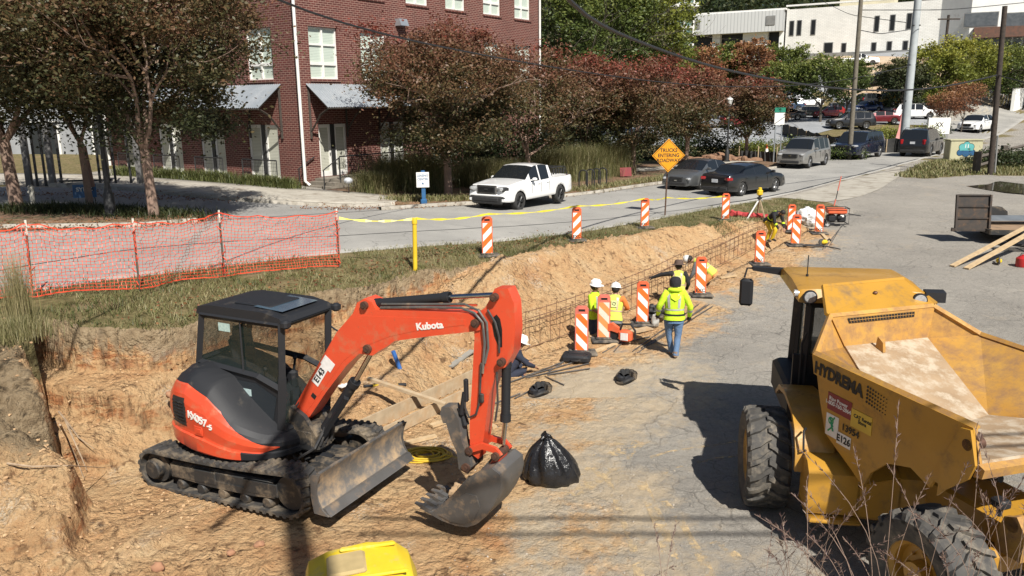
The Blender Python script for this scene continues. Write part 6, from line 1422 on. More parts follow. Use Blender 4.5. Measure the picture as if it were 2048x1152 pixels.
# rear chassis
m = MB(); m.rbox((-1.35, 0, .95), (2.3, .8, .34), .04); m.rbox((-2.1, 0, .64), (.3, 1.7, .3), .06); m.rbox((-2.7, .35, .95), (.5, .16, .5), .03); m.rbox((-2.7, -.35, .95), (.5, .16, .5), .03); m.rbox((-2.95, 0, .85), (.12, 1.2, .34), .03); m.build('rear_frame', M_dy, dp)
m = MB(); m.cyl((-2.45, .62, 1.25), (-2.45, -.62, 1.25), .08); m.xz([(-2.3, .9), (-2.6, .9), (-2.62, 1.2), (-2.5, 1.36), (-2.36, 1.3), (-2.3, 1.1)], .56, .62); m.xz([(-2.3, .9), (-2.6, .9), (-2.62, 1.2), (-2.5, 1.36), (-2.36, 1.3), (-2.3, 1.1)], -.62, -.56); m.build('tipping_pivot', M_dyi, dp)
for s in (-1, 1):
    m = MB(); m.tube([(-.5, s * .3, 1.1), (-1.5, s * .3, 1.35)], .07, 12); m.tube([(-1.5, s * .3, 1.35), (-2.0, s * .3, 1.5)], .045, 10); m.build('tipping_cylinder', M_blk, dp)
    m = MB(); m.rbox((-3.02, s * .5, .9), (.04, .16, .1), .01); m.build('tail_light', M_tail, dp)
m = MB(); m.rbox((-2.3, .62, 1.42), (.16, .14, .1), .02); m.rbox((-2.3, .62, 1.34), (.05, .05, .14), .01); m.build('work_lamp', M_blk, dp)
# front unit, turned relative to the rear
FY = 80.0; fo = Vector((4.62, 10.12, 0)); inv = Matrix.Rotation(-R(DY), 4, 'Z') @ Matrix.Translation((-DO[0], -DO[1], 0))
Tf = inv @ Matrix.Translation(fo) @ Matrix.Rotation(R(FY), 4, 'Z')
big_wheel(dp, .0, 1.16, .67, .69, .56, 1, Tf); big_wheel(dp, .0, -1.16, .67, .69, .56, -1, Tf)
def FM(): m = MB(); m.T = Tf; return m
m = FM(); m.rbox((.2, 0, .85), (2.6, 1.2, .5), .05); m.rbox((-.9, 0, .8), (.9, .6, .6), .05); m.build('front_frame', M_dy, dp)
for s in (-1, 1):
    m = FM(); arc = [(-.98, .92), (-.95, 1.16), (-.78, 1.42), (-.5, 1.56), (.1, 1.60), (.6, 1.52), (.85, 1.35), (.82, 1.30), (.56, 1.46), (.1, 1.54), (-.46, 1.50), (-.72, 1.36), (-.88, 1.12), (-.9, .92)]
    y0_, y1_ = sorted((s * .45, s * .92)); m.xz(arc, y0_, y1_); m.build('mudguard', M_dy, dp)
    m = FM(); y0_, y1_ = sorted((s * .22, s * .82)); m.prism([(-.85, y0_, .56), (-1.35, y0_, .56), (-1.35, y0_, 1.08), (-1.2, y0_, 1.18), (-.85, y0_, 1.18)], (0, 0, 0), (0, y1_ - y0_, 0)); m.rbox((-1.1, s * .5, .5), (.7, .62, .06), .02); m.build('side_box', M_dy, dp)
    m = FM(); m.tube([(-.86, s * .80, 1.46), (-.95, s * .84, 1.46), (-1.02, s * .84, 1.24), (-.95, s * .80, 1.2)], .015, 6); m.build('grab_handle', M_blk, dp)
# bonnet in front of the cab
m = FM(); m.rbox((2.5, -.25, 1.2), (1.3, 1.2, .7), .12); m.build('bonnet', M_dy, dp)
# cab
cyc = -.10; Tc = Tf @ Matrix.Translation((.52, cyc - .04, 0))
dc = empty('cab'); dc.parent = dp
def CM(): m = MB(); m.T = Tc; return m
xa, xb, yh = .34, 1.85, .68
m = CM()
for x, y in ((xa, yh), (xa, -yh), (xb, yh - .08), (xb, -yh + .08)): m.tube([(x, y, 1.2), (x + (.03 if x == xa else -.12), y * .96, 2.68)], .065, 4, smooth=False)
for z in (1.3, 2.66): m.tube([(xa, yh, z), (xb, yh - .08, z), (xb, -yh + .08, z), (xa, -yh, z), (xa, yh, z)], .06, 4, smooth=False)
m.tube([(1.05, yh, 1.2), (1.05, yh - .02, 2.68)], .04, 4, smooth=False); m.tube([(1.05, -yh, 1.2), (1.05, -yh, 2.68)], .04, 4, smooth=False); m.build('frame', M_blk, dc)
M_cg2 = cab_glass('tinted_cab_glass', .55, (.04, .06, .045))
for pts, nm in (([(xa, yh - .01, 1.32), (1.03, yh - .01, 1.32), (1.03, yh - .03, 2.62), (xa + .02, yh - .04, 2.62)], 'door_window'), ([(1.07, yh - .02, 1.32), (xb, yh - .09, 1.32), (xb - .1, yh - .1, 2.62), (1.07, yh - .03, 2.62)], 'side_window'), ([(xa - .01, yh, 1.9), (xa - .01, -yh, 1.9), (xa + .01, -yh, 2.6), (xa + .01, yh, 2.6)], 'rear_window'), ([(xb, yh - .1, 1.5), (xb, -yh + .1, 1.5), (xb - .1, -yh + .1, 2.62), (xb - .1, yh - .1, 2.62)], 'windshield')):
    m = CM(); m.add(pts, [(0, 1, 2, 3)]); m.build(nm, M_cg2, dc)
m = CM(); m.rbox((1.05, 0, 1.12), (1.7, 1.8, .5), .06); m.box((xa, 0, 1.6), (.06, 1.7, .6)); m.build('lower_body', M_blk, dc)
m = CM(); m.rbox((.9, 0, 1.6), (.5, .5, .2), .06); m.rbox((.68, 0, 2.0), (.16, .5, .7), .06); m.build('seat', M_blk, dc)
m = CM(); m.tube([(xa - .1, yh + .06, 1.35), (xa - .12, yh + .08, 1.5), (xa - .12, yh + .08, 2.1), (xa - .1, yh + .02, 2.25)], .018, 6); m.build('grab_rail', M_blk, dc)
rf_ = [(.22, 2.70), (.32, 2.88), (.9, 2.93), (1.8, 2.90), (2.12, 2.80), (2.1, 2.70)]
m = CM(); rings = []
for t_, sc in ((-1, .86), (-.93, .97), (-.7, 1.0), (.7, 1.0), (.93, .97), (1, .86)):
    rings.append([(1.05 + (x - 1.05) * (.97 if abs(t_) == 1 else 1), t_ * .84, 2.70 + (z - 2.70) * sc) for x, z in rf_])
m.loft(rings, smooth=False); cr_ = m.build('cab_roof', M_dy, dc)
for y in (-.74, .70):
    m = CM(); m.lathe([(0, -.03), (.095, -.03), (.10, 0), (.085, .06), (0, .06)], (.20, y, 2.79), 'x', 18); o = m.build('work_lamp', M_blk, dc)
    m = CM(); m.lathe([(0, -.036), (.075, -.034), (.08, -.03)], (.20, y, 2.79), 'x', 18); m.build('lens', M_lamp, o)
m = CM(); m.lathe([(0, -.03), (.05, -.03), (.055, .03), (0, .05)], (.36, .86, 2.8), 'y', 14); m.build('side_lamp', M_lamp, dc)
m = CM(); m.cyl((.95, .62, 2.9), (.95, .62, 3.25), .008, n=6); m.cyl((.95, .62, 2.9), (.95, .62, 2.96), .02, n=8); m.build('antenna', M_blk, dc)
m = CM(); m.prism([(1.9, .75, 2.72), (1.9, .75, 2.84), (2.10, 1.26, 2.82), (2.10, 1.26, 2.76)], (0, 0, 0), (.12, 0, 0)); m.tube([(2.16, 1.23, 2.79), (2.2, 1.34, 2.78), (2.18, 1.38, 2.62)], .016, 6); mr = m.build('mirror_arm', M_blk, dc)
m = CM(); m.rbox((2.16, 1.34, 2.38), (.09, .22, .46), .04, rz=-.25); m.build('mirror', M_blk, mr)
m = CM(); m.prism([(.42, -.84, 2.72), (.42, -.84, 2.90), (.28, -.84, 2.88), (.28, -.84, 2.74)], (0, 0, 0), (0, -.26, 0)); m.build('rear_camera', M_blk, dc)
m = CM(); m.tube([(.4, -.7, 2.5), (.4, -1.0, 2.55), (.4, -1.06, 2.5)], .03, 6); m.rbox((.4, -1.08, 2.45), (.14, .16, .12), .03); m.build('right_lamp', M_blk, dc)
# ---------------- site furniture ----------------
def stripe_mat(name, sgn, a=(.80, .78, .74), b=(.72, .15, .02)):
    t = NT(name); s = t.n('ShaderNodeSeparateXYZ'); t.l(t.pos(), s.inputs[0])
    v = t.math('FRACT', t.math('MULTIPLY', t.math('ADD', t.math('MULTIPLY', s.outputs[0], sgn * 1.05), s.outputs[2]), 2.75))
    c = t.mix(t.math('GREATER_THAN', v, .5), b, a); c = t.mix(t.ramp(t.noise(9, 6, .7), [(.55, 0.0), (.75, .35)]), c, (.35, .22, .12)); t.base(c); t.set(Roughness=.5); return t.mat
M_stA = stripe_mat('stripe_falling_right', 1); M_stB = stripe_mat('stripe_falling_left', -1); M_stC = stripe_mat('faded_stripe', 1, (.66, .60, .5), (.68, .26, .08))
M_op = M('orange_plastic', (.72, .13, .05), (.62, .11, .04), 6, .5, dirt=(.4, .2, .1), dscale=5, damt=.15); M_opk = M('pinkish_plastic', (.68, .17, .12), (.55, .14, .1), 6, .55)
M_rub = M('black_rubber_base', (.03, .03, .03), (.06, .055, .05), 8, .85, dirt=(.2, .17, .13), dscale=4, damt=.4)
PG = 'orange and white vertical panels round the excavation'
def panel(px, py, label, mat, rz=0, text=True, plastic=None, base=True, lean=0.0, h=1.10, dz=0.0):
    p = g(px, py); e = empty('vertical_panel', (p.x, p.y, p.z + dz), R(rz), label, 'barricade panel', PG)
    w_ = .29; pl_ = plastic or M_op
    m = MB(); m.xz([(-w_/2, .05), (w_/2, .05), (w_/2, h - .06), (w_/2 - .05, h), (-w_/2 + .05, h), (-w_/2, h - .06)], -.045, .045); bd = m.build('panel_body', pl_, e)
    m = MB(); m.xz([(-w_/2 + .025, .10), (w_/2 - .025, .10), (w_/2 - .025, h - .17), (-w_/2 + .025, h - .17)], -.048, -.044); m.build('striped_face', mat, e)
    m = MB(); m.xz([(-.07, h - .11), (.07, h - .11), (.07, h - .065), (-.07, h - .065)], -.048, -.044); m.build('handle_slot', M('slot_yellow' , (.6, .45, .2)) if not base else M_dark, bd)
    m = MB(); m.tube([(-.075, -.05, h - .12), (-.075, -.05, h - .055), (.075, -.05, h - .055), (.075, -.05, h - .12)], .008, 4); m.build('handle', pl_, bd)
    if base:
        m = MB(); m.rbox((.03, 0, .03), (.62, .46, .06), .02, rz=.1); m.rbox((0, 0, .08), (.36, .2, .05), .02); m.build('rubber_base', M_rub, e)
    if text: text_mesh('EXC', .13, M_ink, e, (.0, -.052, .17), rotm((1, 0, 0), (0, 0, 1)), 'lettering', .001, .02)
    return e
panel(975, 513, 'vertical panel beside the yellow marker post, leftmost of the row along the grass', M_stB, 6, False)
panel(1153, 483, 'vertical panel on the grass in front of the white pickup', M_stB, 4)
panel(1289, 457, 'vertical panel on the grass just left of the diamond sign post', M_stB, 2)
panel(1450, 442, 'vertical panel beside the rolled red netting', M_stB, -8)
panel(1163, 708, 'vertical panel behind the black case at the end of the rebar cage', M_stA, -6, False, M_opk)
panel(1207, 682, 'faded vertical panel with worn stripes in front of the worker in the orange shirt', M_stC, -4, False, M_opk)
panel(1284, 650, 'vertical panel between the kneeling saw and the man in the yellow hoodie', M_stA, -4, False)
panel(1400, 592, 'vertical panel hiding the bending worker in the white helmet', M_stA, -4)
panel(1518, 530, 'vertical panel on the lot beside the middle of the rebar cage', M_stA, -6)
panel(1590, 492, 'front one of the two overlapping vertical panels by the white sack', M_stA, -10, False)
panel(1581, 464, 'vertical panel standing behind another one left of the white sack', M_stB, -6, False)
panel(1637, 468, 'vertical panel left of the generator', M_stA, -14)
# mesh fence
M_net = M('orange_netting', (.72, .09, .035), (.60, .06, .03), 4, .5); M_post = M('steel_post', (.07, .075, .06), (.12, .09, .06), 6, .7); M_wht = M('white_post_tip', (.75, .72, .62), None, 6, .6)
fn = empty('mesh_fence', tuple(g(440, 553)), 0, 'sagging orange plastic mesh fence on steel posts along the grass strip', 'fence'); fo_ = Vector(fn.location)
FP = [g(-130, 620), g(66, 597), g(279, 581), g(450, 556), g(679, 535)]
FT = [und(-135, 455, FP[0].y), und(50, 440, FP[1].y), und(265, 437, FP[2].y), und(437, 420, FP[3].y), und(672, 418, FP[4].y)]
for i, (a, b) in enumerate(zip(FP, FT)):
    m = MB(); a2 = a - fo_; b2 = b - fo_; c = a2.lerp(b2, .82); m.tube([a2 - Vector((0, 0, .2)), c], .022, 4, smooth=False); po = m.build('post', M_post, fn)
    m = MB(); m.tube([c, b2], .023, 4, smooth=False); m.build('white_tip', M_wht, po)
rs = np.random.RandomState(21)
for i in range(4):
    a0, a1, b0, b1 = FP[i] - fo_, FP[i + 1] - fo_, FT[i] - fo_, FT[i + 1] - fo_
    L = (a1 - a0).length; nx = max(8, int(L / .072)); nz = 19; ph = rs.rand() * 6
    P_ = np.zeros((nx + 1, nz + 1, 3)); d = (a1 - a0).normalized(); nr = Vector((-d.y, d.x, 0))
    for u in range(nx + 1):
        for v in range(nz + 1):
            fu, fv = u / nx, v / nz
            sag = -.10 * math.sin(math.pi * fu) * fv - .05 * abs(math.sin(3 * math.pi * fu + ph)) * fv + .05 * math.sin(math.pi * fu) * (1 - fv)
            q = a0.lerp(a1, fu) * (1 - fv * .94 - .03) + b0.lerp(b1, fu) * (fv * .94 + .03)
            q = q + Vector((0, 0, sag)) + nr * (.05 * math.sin(fu * 9 + fv * 3 + ph) + .02 * rs.normal()) - nr * .03 + d * .008 * rs.normal()
            P_[u, v] = q
    Q = []
    def rib(p, q, w_, n_):
        p = np.array(p); q = np.array(q); t_ = q - p; s_ = np.cross(t_, n_); s_ = s_ / (np.linalg.norm(s_) + 1e-9) * w_; Q.append([p - s_, q - s_, q + s_, p + s_])
    nn = np.array(nr)
    for u in range(nx + 1):
        for v in range(nz):
            rib(P_[u, v], P_[u, v + 1], .0042, nn)
    for v in range(nz + 1):
        for u in range(nx): rib(P_[u, v], P_[u + 1, v], .0048 if 0 < v < nz else .012, nn)
    o = quads_obj('netting', np.array(Q), M_net, fn)
    if i < 4:
        m = MB(); k = a1 + Vector((.0, .0, .05)); 
        for j in range(9): m.tube([a1.lerp(b1, .08 + j * .09) + Vector((rs.normal() * .03, -.03, 0)), a1.lerp(b1, .14 + j * .09) + Vector((rs.normal() * .05, -.04, 0))], .012, 4)
        m.build('netting_bunch', M_net, fn)
# yellow marker post and tape
M_yel = M('yellow_plastic', (.72, .50, .03), (.62, .42, .02), 5, .45)
p = g(831, 541); e = empty('marker_post', tuple(p), 0, 'yellow round marker post with a cap at the grass edge', 'post')
m = MB(); m.tube([(-.01, 0, -.2), (.02, 0, 1.16)], .055, 14); m.build('tube', M_yel, e); m = MB(); m.tube([(.02, 0, 1.16), (.02, 0, 1.22), (.023, 0, 1.30)], [.068, .068, .055], 14); m.build('cap', M_yel, e)
M_tape = M('caution_tape', (.70, .62, .05), (.6, .5, .04), 2, .4)
tp = [und(678, 436, FP[4].y), und(832, 437, g(831, 541).y), und(975, 428, g(975, 513).y - .06), und(1153, 412, g(1153, 483).y - .06), und(1289, 397, g(1289, 457).y - .06), und(1332, 395, g(1330, 430).y - .05), und(1450, 392, g(1450, 442).y - .06)]
m = MB()
for a, b in zip(tp, tp[1:]):
    n_ = 12
    for k in range(n_):
        f0, f1 = k / n_, (k + 1) / n_; q0 = a.lerp(b, f0) - Vector((0, 0, .28 * f0 * (1 - f0))); q1 = a.lerp(b, f1) - Vector((0, 0, .28 * f1 * (1 - f1)))
        w0, w1 = [.032 * (.55 + .45 * math.cos(k_ * 1.7)) for k_ in (k, k + 1)]; m.add([q0 - Vector((0, .01, w0)), q1 - Vector((0, .01, w1)), q1 + Vector((0, .01, w1)), q0 + Vector((0, .01, w0))], [(0, 1, 2, 3)])
tag(m.build('caution_tape', M_tape, fix=False), 'thin yellow caution tape strung between the fence and the vertical panels', 'tape')
# diamond sign
M_sign = M('sign_amber', (.72, .31, .012), (.66, .27, .01), 2, .4); M_rpost = M('rusty_post', (.13, .075, .05), (.08, .05, .035), 12, .8)
p = g(1330, 432); e = empty('warning_sign', tuple(p), R(4), 'amber diamond sign reading trucks entering roadway on a rusty post', 'road sign')
sz = und(1335, 311, p.y).z - p.z; m = MB(); m.tube([(0, .03, -.3), (.06, .03, sz + .5)], .032, 4, smooth=False); m.build('post', M_rpost, e)
hd = .67; dm = [(-hd, 0), (-hd + .05, -.05), (-.05, -hd + .05), (0, -hd), (.05, -hd + .05), (hd - .05, -.05), (hd, 0), (hd - .05, .05), (.05, hd - .05), (0, hd), (-.05, hd - .05), (-hd + .05, .05)]
m = MB(); m.xz([(.06 + x, sz + z) for x, z in dm], -.012, 0); bd = m.build('sign_plate', M_sign, e)
m = MB(); k = .93; m.xz([(.06 + x * k, sz + z * k) for x, z in ((-hd, 0), (0, -hd), (hd, 0), (0, hd))], -.016, -.013)
m.build('black_border', M_ink, bd); m = MB(); k = .895; m.xz([(.06 + x * k, sz + z * k) for x, z in ((-hd, 0), (0, -hd), (hd, 0), (0, hd))], -.020, -.017); m.build('sign_face', M_sign, bd)
for s_, dz, w_ in (('TRUCKS', .20, .205), ('ENTERING', .0, .20), ('ROADWAY', -.20, .20)): text_mesh(s_, w_, M_ink, bd, (.06, -.022, sz + dz), rotm((1, 0, 0), (0, 0, 1)), 'lettering', .001, .02, xs=.92)
# small signs
M_blue = M('blue_sign_paint', (.03, .12, .27), (.03, .10, .22), 3, .45)
p = g(848, 411); e = empty('leasing_sign', tuple(p), R(8), 'white leasing center sign on a square blue post by the pavement', 'sign')
m = MB(); m.rbox((0, 0, .7), (.17, .17, 1.5), .02); m.rbox((0, 0, .12), (.26, .26, .3), .03); m.build('post', M_blue, e)
m = MB(); m.box((-.02, -.12, 1.08), (.52, .03, .62)); pl = m.build('plate', M_white, e)
for s_, z, w_ in (('LEASING', 1.25, .13), ('CENTER', 1.10, .13), ('▲', .93, .12)): text_mesh(s_, w_, M_blue, pl, (-.02, -.138, z), rotm((1, 0, 0), (0, 0, 1)), 'lettering', .001, .02, xs=.9)
p = g(172, 404); e = empty('yard_sign', tuple(p), R(20), 'small blue yard sign with white lettering beside the lamp base', 'sign')
m = MB(); m.tube([(-.25, 0, -.2), (-.25, 0, .5)], .01, 4); m.tube([(.25, 0, -.2), (.25, 0, .5)], .01, 4); m.build('wire_leg', M_black, e)
m = MB(); m.box((0, 0, .42), (.8, .02, .5), rx=-.25); pl = m.build('board', M_blue, e); text_mesh('SYNC', .22, M_white, pl, (0, -.04, .48), rotm((1, 0, 0), (0, -.25, 1)), 'lettering', .001, .02); text_mesh('NOW LEASING', .075, M_white, pl, (0, -.0, .28), rotm((1, 0, 0), (0, -.25, 1)), 'lettering', .001, .01)
p = g(192, 404); e = empty('brown_signboard', tuple(p), R(-10), 'narrow brown signboard on a thin post leaning beside the black lamp', 'sign')
m = MB(); m.tube([(0, 0, -.1), (-.12, 0, 1.2)], .02, 6); m.build('post', M_black, e); m = MB(); m.box((-.16, -.03, 1.35), (.28, .04, 1.55), ry=-.1); m.build('board', M('faded_brown', (.28, .16, .11), (.22, .13, .1), 3, .7), e)
p = g(67, 412); m = MB(); m.tube([(0, 0, -.1), (0, 0, .62)], .09, 10); m.ball((0, 0, .66), .11); m.tube([(-.12, 0, .5), (.12, 0, .5)], .05, 8); tag(m.build('standpipe', M('weathered_white', (.5, .48, .42), None, 5, .8), loc=p), 'small whitish standpipe on the planting bed at left', 'standpipe')
p = g(698, 392); e = empty('covered_spotlight', tuple(p), 0, 'small lamp on a stake wrapped in a white plastic bag by the porch', 'lamp'); m = MB(); m.tube([(0, 0, -.1), (0, 0, .6)], .015, 5); m.build('stake', M_black, e); m = MB(); m.ball((0, 0, .68), (.2, .16, .14), 12, 8); m.build('plastic_bag', M('white_plastic_bag', (.6, .62, .65), (.35, .37, .4), 8, .3, bump=.5), e)
p = g(1251, 358); e = empty('red_sign', tuple(p), R(15), 'small dark red sign leaning in front of the tree trunk', 'sign'); m = MB(); m.box((0, 0, .42), (.72, .04, .52), rx=-.2); m.build('board', M('dark_red_paint', (.22, .03, .03), (.17, .025, .03), 4, .6), e); m = MB(); m.tube([(-.3, .05, 0), (-.3, 0, .4)], .02, 4); m.tube([(.3, .05, 0), (.3, 0, .4)], .02, 4); m.build('leg', M_black, e)
# bicycle racks
BR = 'hoop bicycle racks behind the pickup'
for i, px in enumerate((1158, 1172, 1184, 1197)):
    p = und(px, 372, 41.5 + i * .5); z = hz(p.x, p.y) + .1; m = MB(); pts = [(0, 0, 0), (0, 0, .75)] + [(.22 - .22 * math.cos(a), 0, .75 + .2 * math.sin(a)) for a in (.5, 1, 1.57, 2.1, 2.6)] + [(.44, 0, .75), (.44, 0, 0)]
    o = m.tube(pts, .035, 6).build('bicycle_rack', M_black, loc=(p.x, p.y, z)); o.rotation_euler = (0, 0, R(-20)); tag(o, ['black hoop bicycle rack nearest the white pickup', 'black hoop bicycle rack, second from the pickup', 'black hoop bicycle rack, third from the pickup', 'black hoop bicycle rack farthest from the pickup'][i], 'bicycle rack', BR)
# street sign, cone, banner, signboard, painted cabinet
p = und(1553, 322, 60); e = empty('street_sign', (p.x, p.y, hz(p.x, p.y)), R(10), 'small green and white street sign on two thin posts', 'road sign')
for x in (-.25, .25): m = MB(); m.tube([(x, 0, 0), (x, 0, 3.7)], .05, 6); m.build('post', M_tin, e)
m = MB(); m.box((0, -.06, 3.25), (.8, .03, .85)); m.build('lower_plate', M_white, e); m = MB(); m.box((0, -.07, 3.88), (.85, .03, .35)); m.build('green_plate', M('sign_green', (.02, .2, .13), None, 3, .4), e)
p = g(1532, 322); e = empty('traffic_cone', tuple(p + Vector((0, 0, .1))), 0, 'orange traffic cone with white collar on the far pavement', 'traffic cone'); m = MB(); m.lathe([(.17, .04), (.03, .92), (0, .92)], (0, 0, 0), 'z', 14); m.build('cone', M_op, e); m = MB(); m.box((0, 0, .02), (.46, .46, .05)); m.build('base', M_op, e); m = MB(); m.lathe([(.115, .45), (.08, .68)], (0, 0, 0), 'z', 14); m.build('collar', M_white, e); e.scale = (1.25,) * 3
p = und(1803, 262, 74); e = empty('feather_banner', (p.x, p.y, hz(p.x, p.y)), 0, 'tall pink feather banner standing at the car park edge', 'banner'); m = MB(); m.tube([(.35, 0, 0), (.1, 0, 2), (-.05, 0, 3.4)], .03, 5); m.build('pole', M_black, e); m = MB(); m.xz([(-.45, .35), (.32, .35), (.12, 1.6), (.04, 2.4), (-.02, 3.3), (-.12, 3.3), (-.3, 1.8), (-.5, .9)], -.01, .01); m.build('banner_cloth', M('pink_cloth', (.62, .22, .2), (.55, .3, .28), 2, .8), e)
p = und(1877, 250, 82); e = empty('signboard', (p.x, p.y, hz(p.x, p.y)), R(5), 'white rectangular signboard with a dark emblem beside the hedge', 'sign'); m = MB(); m.box((0, 0, 1.3), (2.3, .3, 1.6)); bd = m.build('board', M_white, e); m = MB(); m.box((0, 0, .25), (2.1, .25, .6)); m.build('base', M_found, e); text_mesh('XX', .6, M_ink, bd, (0, -.16, 1.4), rotm((1, 0, 0), (0, 0, 1)), 'emblem', .001, .02)
M_cream = M('cream_painted_metal', (.50, .47, .30), (.44, .42, .27), 2, .6, dirt=(.28, .24, .16), dscale=2, damt=.2)
p = g(1930, 322); e = empty('painted_utility_cabinet', tuple(p), R(-6), 'cream utility cabinet with a painted blue and teal cloud cupcake', 'utility cabinet'); e.scale = (1.12,) * 3
cw, chh = 2.05, 1.35; m = MB(); m.rbox((0, .5, chh / 2), (cw, 1.0, chh), .04); m.box((0, .5, chh + .03), (cw + .1, 1.1, .06)); m.build('cabinet', M_cream, e)
M_teal = M('teal_paint', (.12, .42, .40), (.09, .36, .36), 3, .6); M_dblue = M('deep_blue_paint', (.02, .10, .22), (.015, .08, .18), 3, .6)
for (x, z, r_, mt, y) in ((-.38, .55, .22, M_ink, -.002), (.0, .52, .26, M_ink, -.0022), (.38, .55, .22, M_ink, -.002), (-.26, .92, .24, M_ink, -.0024), (.26, .92, .24, M_ink, -.0024), (0, 1.05, .24, M_ink, -.0026), (-.38, .55, .19, M_dblue, -.008), (.0, .52, .23, M_dblue, -.0085), (.38, .55, .19, M_dblue, -.008), (-.26, .92, .21, M_teal, -.0092), (.26, .92, .21, M_teal, -.0095), (0, 1.05, .21, M_teal, -.0098)):
    m = MB(); m.lathe([(0, y - .004), (r_, y - .004), (r_, y)], (x, 0, z), 'y', 22); m.build('painted_cloud', mt, e)
m = MB(); m.box((0, -.011, .77), (.84, .01, .16)); m.build('painted_cloud', M_teal, e)
for x in (-.07, .09): m = MB(); m.box((x, -.018, .98), (.05, .006, .24)); m.build('painted_mark', M_white, e)
text_mesh('CUPK', .22, M_ink, e, (0, -.01, .18), rotm((1, 0, 0), (0, 0, 1)), 'lettering', .001, .02, xs=1.3)
# silt fence
M_silt = M('black_silt_fabric', (.018, .018, .018), (.035, .033, .03), 3, .75, bump=.4, bscale=5, bdist=.05); M_stake = M('pale_timber_stake', (.42, .32, .2), (.32, .24, .15), 8, .8)
def silt(pts, label, h=.95):
    P_ = [und(px, 300, Y) for px, Y in pts]; P_ = [Vector((p.x, p.y, hz(p.x, p.y))) for p in P_]; o0 = P_[0].copy(); e = empty('silt_fence', tuple(o0), 0, label, 'fence')
    x, y = resamp(P_, 60); z = height(x, y, False); m = MB(); vs = []
    for i in range(60):
        for f_ in (0, .5, 1): vs.append((x[i] - o0.x + .04 * math.sin(i * 1.7 + f_), y[i] - o0.y + .1 * math.sin(i * .9 + f_ * 2), z[i] - o0.z + h * f_ * (1 - .12 * abs(math.sin(i * .63)))))
    m.add(vs, [(i * 3 + k, i * 3 + 3 + k, i * 3 + 4 + k, i * 3 + 1 + k) for i in range(59) for k in range(2)], True); m.build('fabric', M_silt, e, 80)
    for i in range(0, 60, 6 if len(pts) > 3 else 29): m = MB(); m.box((x[i] - o0.x, y[i] - o0.y - .08, z[i] - o0.z + .55), (.07, .05, 1.3)); m.build('stake', M_stake, e)
silt([(1560, 86), (1640, 76), (1720, 71), (1800, 70), (1850, 71)], 'long black silt fence with pale stakes behind the silver and navy suvs', 1.3)
silt([(1478, 62), (1520, 61), (1555, 60)], 'short crumpled black silt fence behind the traffic cone', .9)
m = MB()
P0 = und(1520, 320, 60.5)
for k in range(70):
    a = random.uniform(-3.4, 3.2); m.ball((a, random.uniform(-.7, .7), .1 + .45 * math.exp(-(a / 2) ** 2) * random.random()), (random.uniform(.25, .6), .4, random.uniform(.12, .3)), 7, 5)
tag(m.build('dirt_pile', M('brown_dirt', (.26, .15, .09), (.18, .1, .06), 3, .95, bump=.6), loc=(P0.x - 3, P0.y + .8, hz(P0.x, P0.y))), 'low brown pile of dirt behind the traffic cone', 'dirt pile')
# street lamps
M_lampw = M('frosted_lamp', (.66, .66, .62), (.55, .55, .52), 3, .3)
def lamp(px, py, top, label, Y=None, globe=1.0):
    p = g(px, py) if Y is None else und(px, py, Y); z = hz(p.x, p.y) + .1; H_ = und(px, top, p.y).z - z
    e = empty('street_lamp', (p.x, p.y, z), 0, label, 'street lamp', 'black street lamps')
    m = MB(); m.lathe([(.24, 0), (.24, .1), (.17, .16), (.16, .75), (.12, .85), (.1, .95), (.075, 1.1), (.06, H_ - .75), (.085, H_ - .72), (.07, H_ - .6)], (0, 0, 0), 'z', 16); m.build('post', M_black, e)
    m = MB(); m.lathe([(.09, H_ - .6), (.15, H_ - .5), (.23, H_ - .15)], (0, 0, 0), 'z', 12); m.build('lantern', M_lampw, e)
    m = MB(); m.lathe([(.26, H_ - .15), (.24, H_ - .1), (.13, H_ - .02), (.04, H_ + .02), (.03, H_ + .1), (0, H_ + .12)], (0, 0, 0), 'z', 12); m.build('cap', M_lampw, e)
    m = MB()
    for k in range(4): a = k * 1.57 + .4; m.tube([(.1 * math.cos(a), .1 * math.sin(a), H_ - .6), (.24 * math.cos(a), .24 * math.sin(a), H_ - .14)], .012, 4)
    m.build('cage', M_black, e)
lamp(223, 441, 138, 'near black street lamp on the planting bed with a pale lantern'); lamp(1453, 330, 195, 'black street lamp with a glass lantern between the two rightmost crape myrtles', 60); lamp(1984, 245, 148, 'black street lamp on the plaza behind the dark leaning pole', 92); lamp(1763, 190, 156, 'small black lamp post at the top of the car park', 112)
# poles and cables
M_wpole = M('weathered_pole', (.12, .105, .08), (.17, .15, .115), 6, .9, bump=.4, bscale=12); M_dpole = M('creosote_pole', (.035, .027, .022), (.06, .045, .035), 6, .9, bump=.4, bscale=12); M_gpole = M('galvanised_pole', (.42, .45, .46), (.34, .37, .38), 1.5, .55, dirt=(.25, .22, .18), dscale=1, damt=.1)
def pole(px, py, Y, px2, py2, r0, r1, mat, label, extra=6, name='utility_pole'):
    p = und(px, py, Y); z = hz(p.x, p.y); q = und(px2, py2, Y + .01); d = (q - Vector((p.x, p.y, z))).normalized(); L = (q - Vector((p.x, p.y, z))).length + extra
    e = empty(name, (p.x, p.y, z), 0, label, 'utility pole'); m = MB(); m.tube([-d * .5, d * L * .5, d * L], [r0, (r0 + r1) / 2, r1], 14); m.build('shaft', mat, e); return e, d, L
p1, d1_, L1_ = pole(1700, 300, 63, 1722, 0, .19, .14, M_wpole, 'weathered wooden utility pole behind the navy suv', 4)
p2, d2_, L2_ = pole(1808, 280, 70, 1836, 0, .36, .26, M_gpole, 'thick grey steel utility pole beside the yellow shrubs', 5)
p3, d3_, L3_ = pole(1984, 318, 50, 2010, 12, .17, .14, M_dpole, 'dark leaning utility pole beside the painted cabinet', 0)
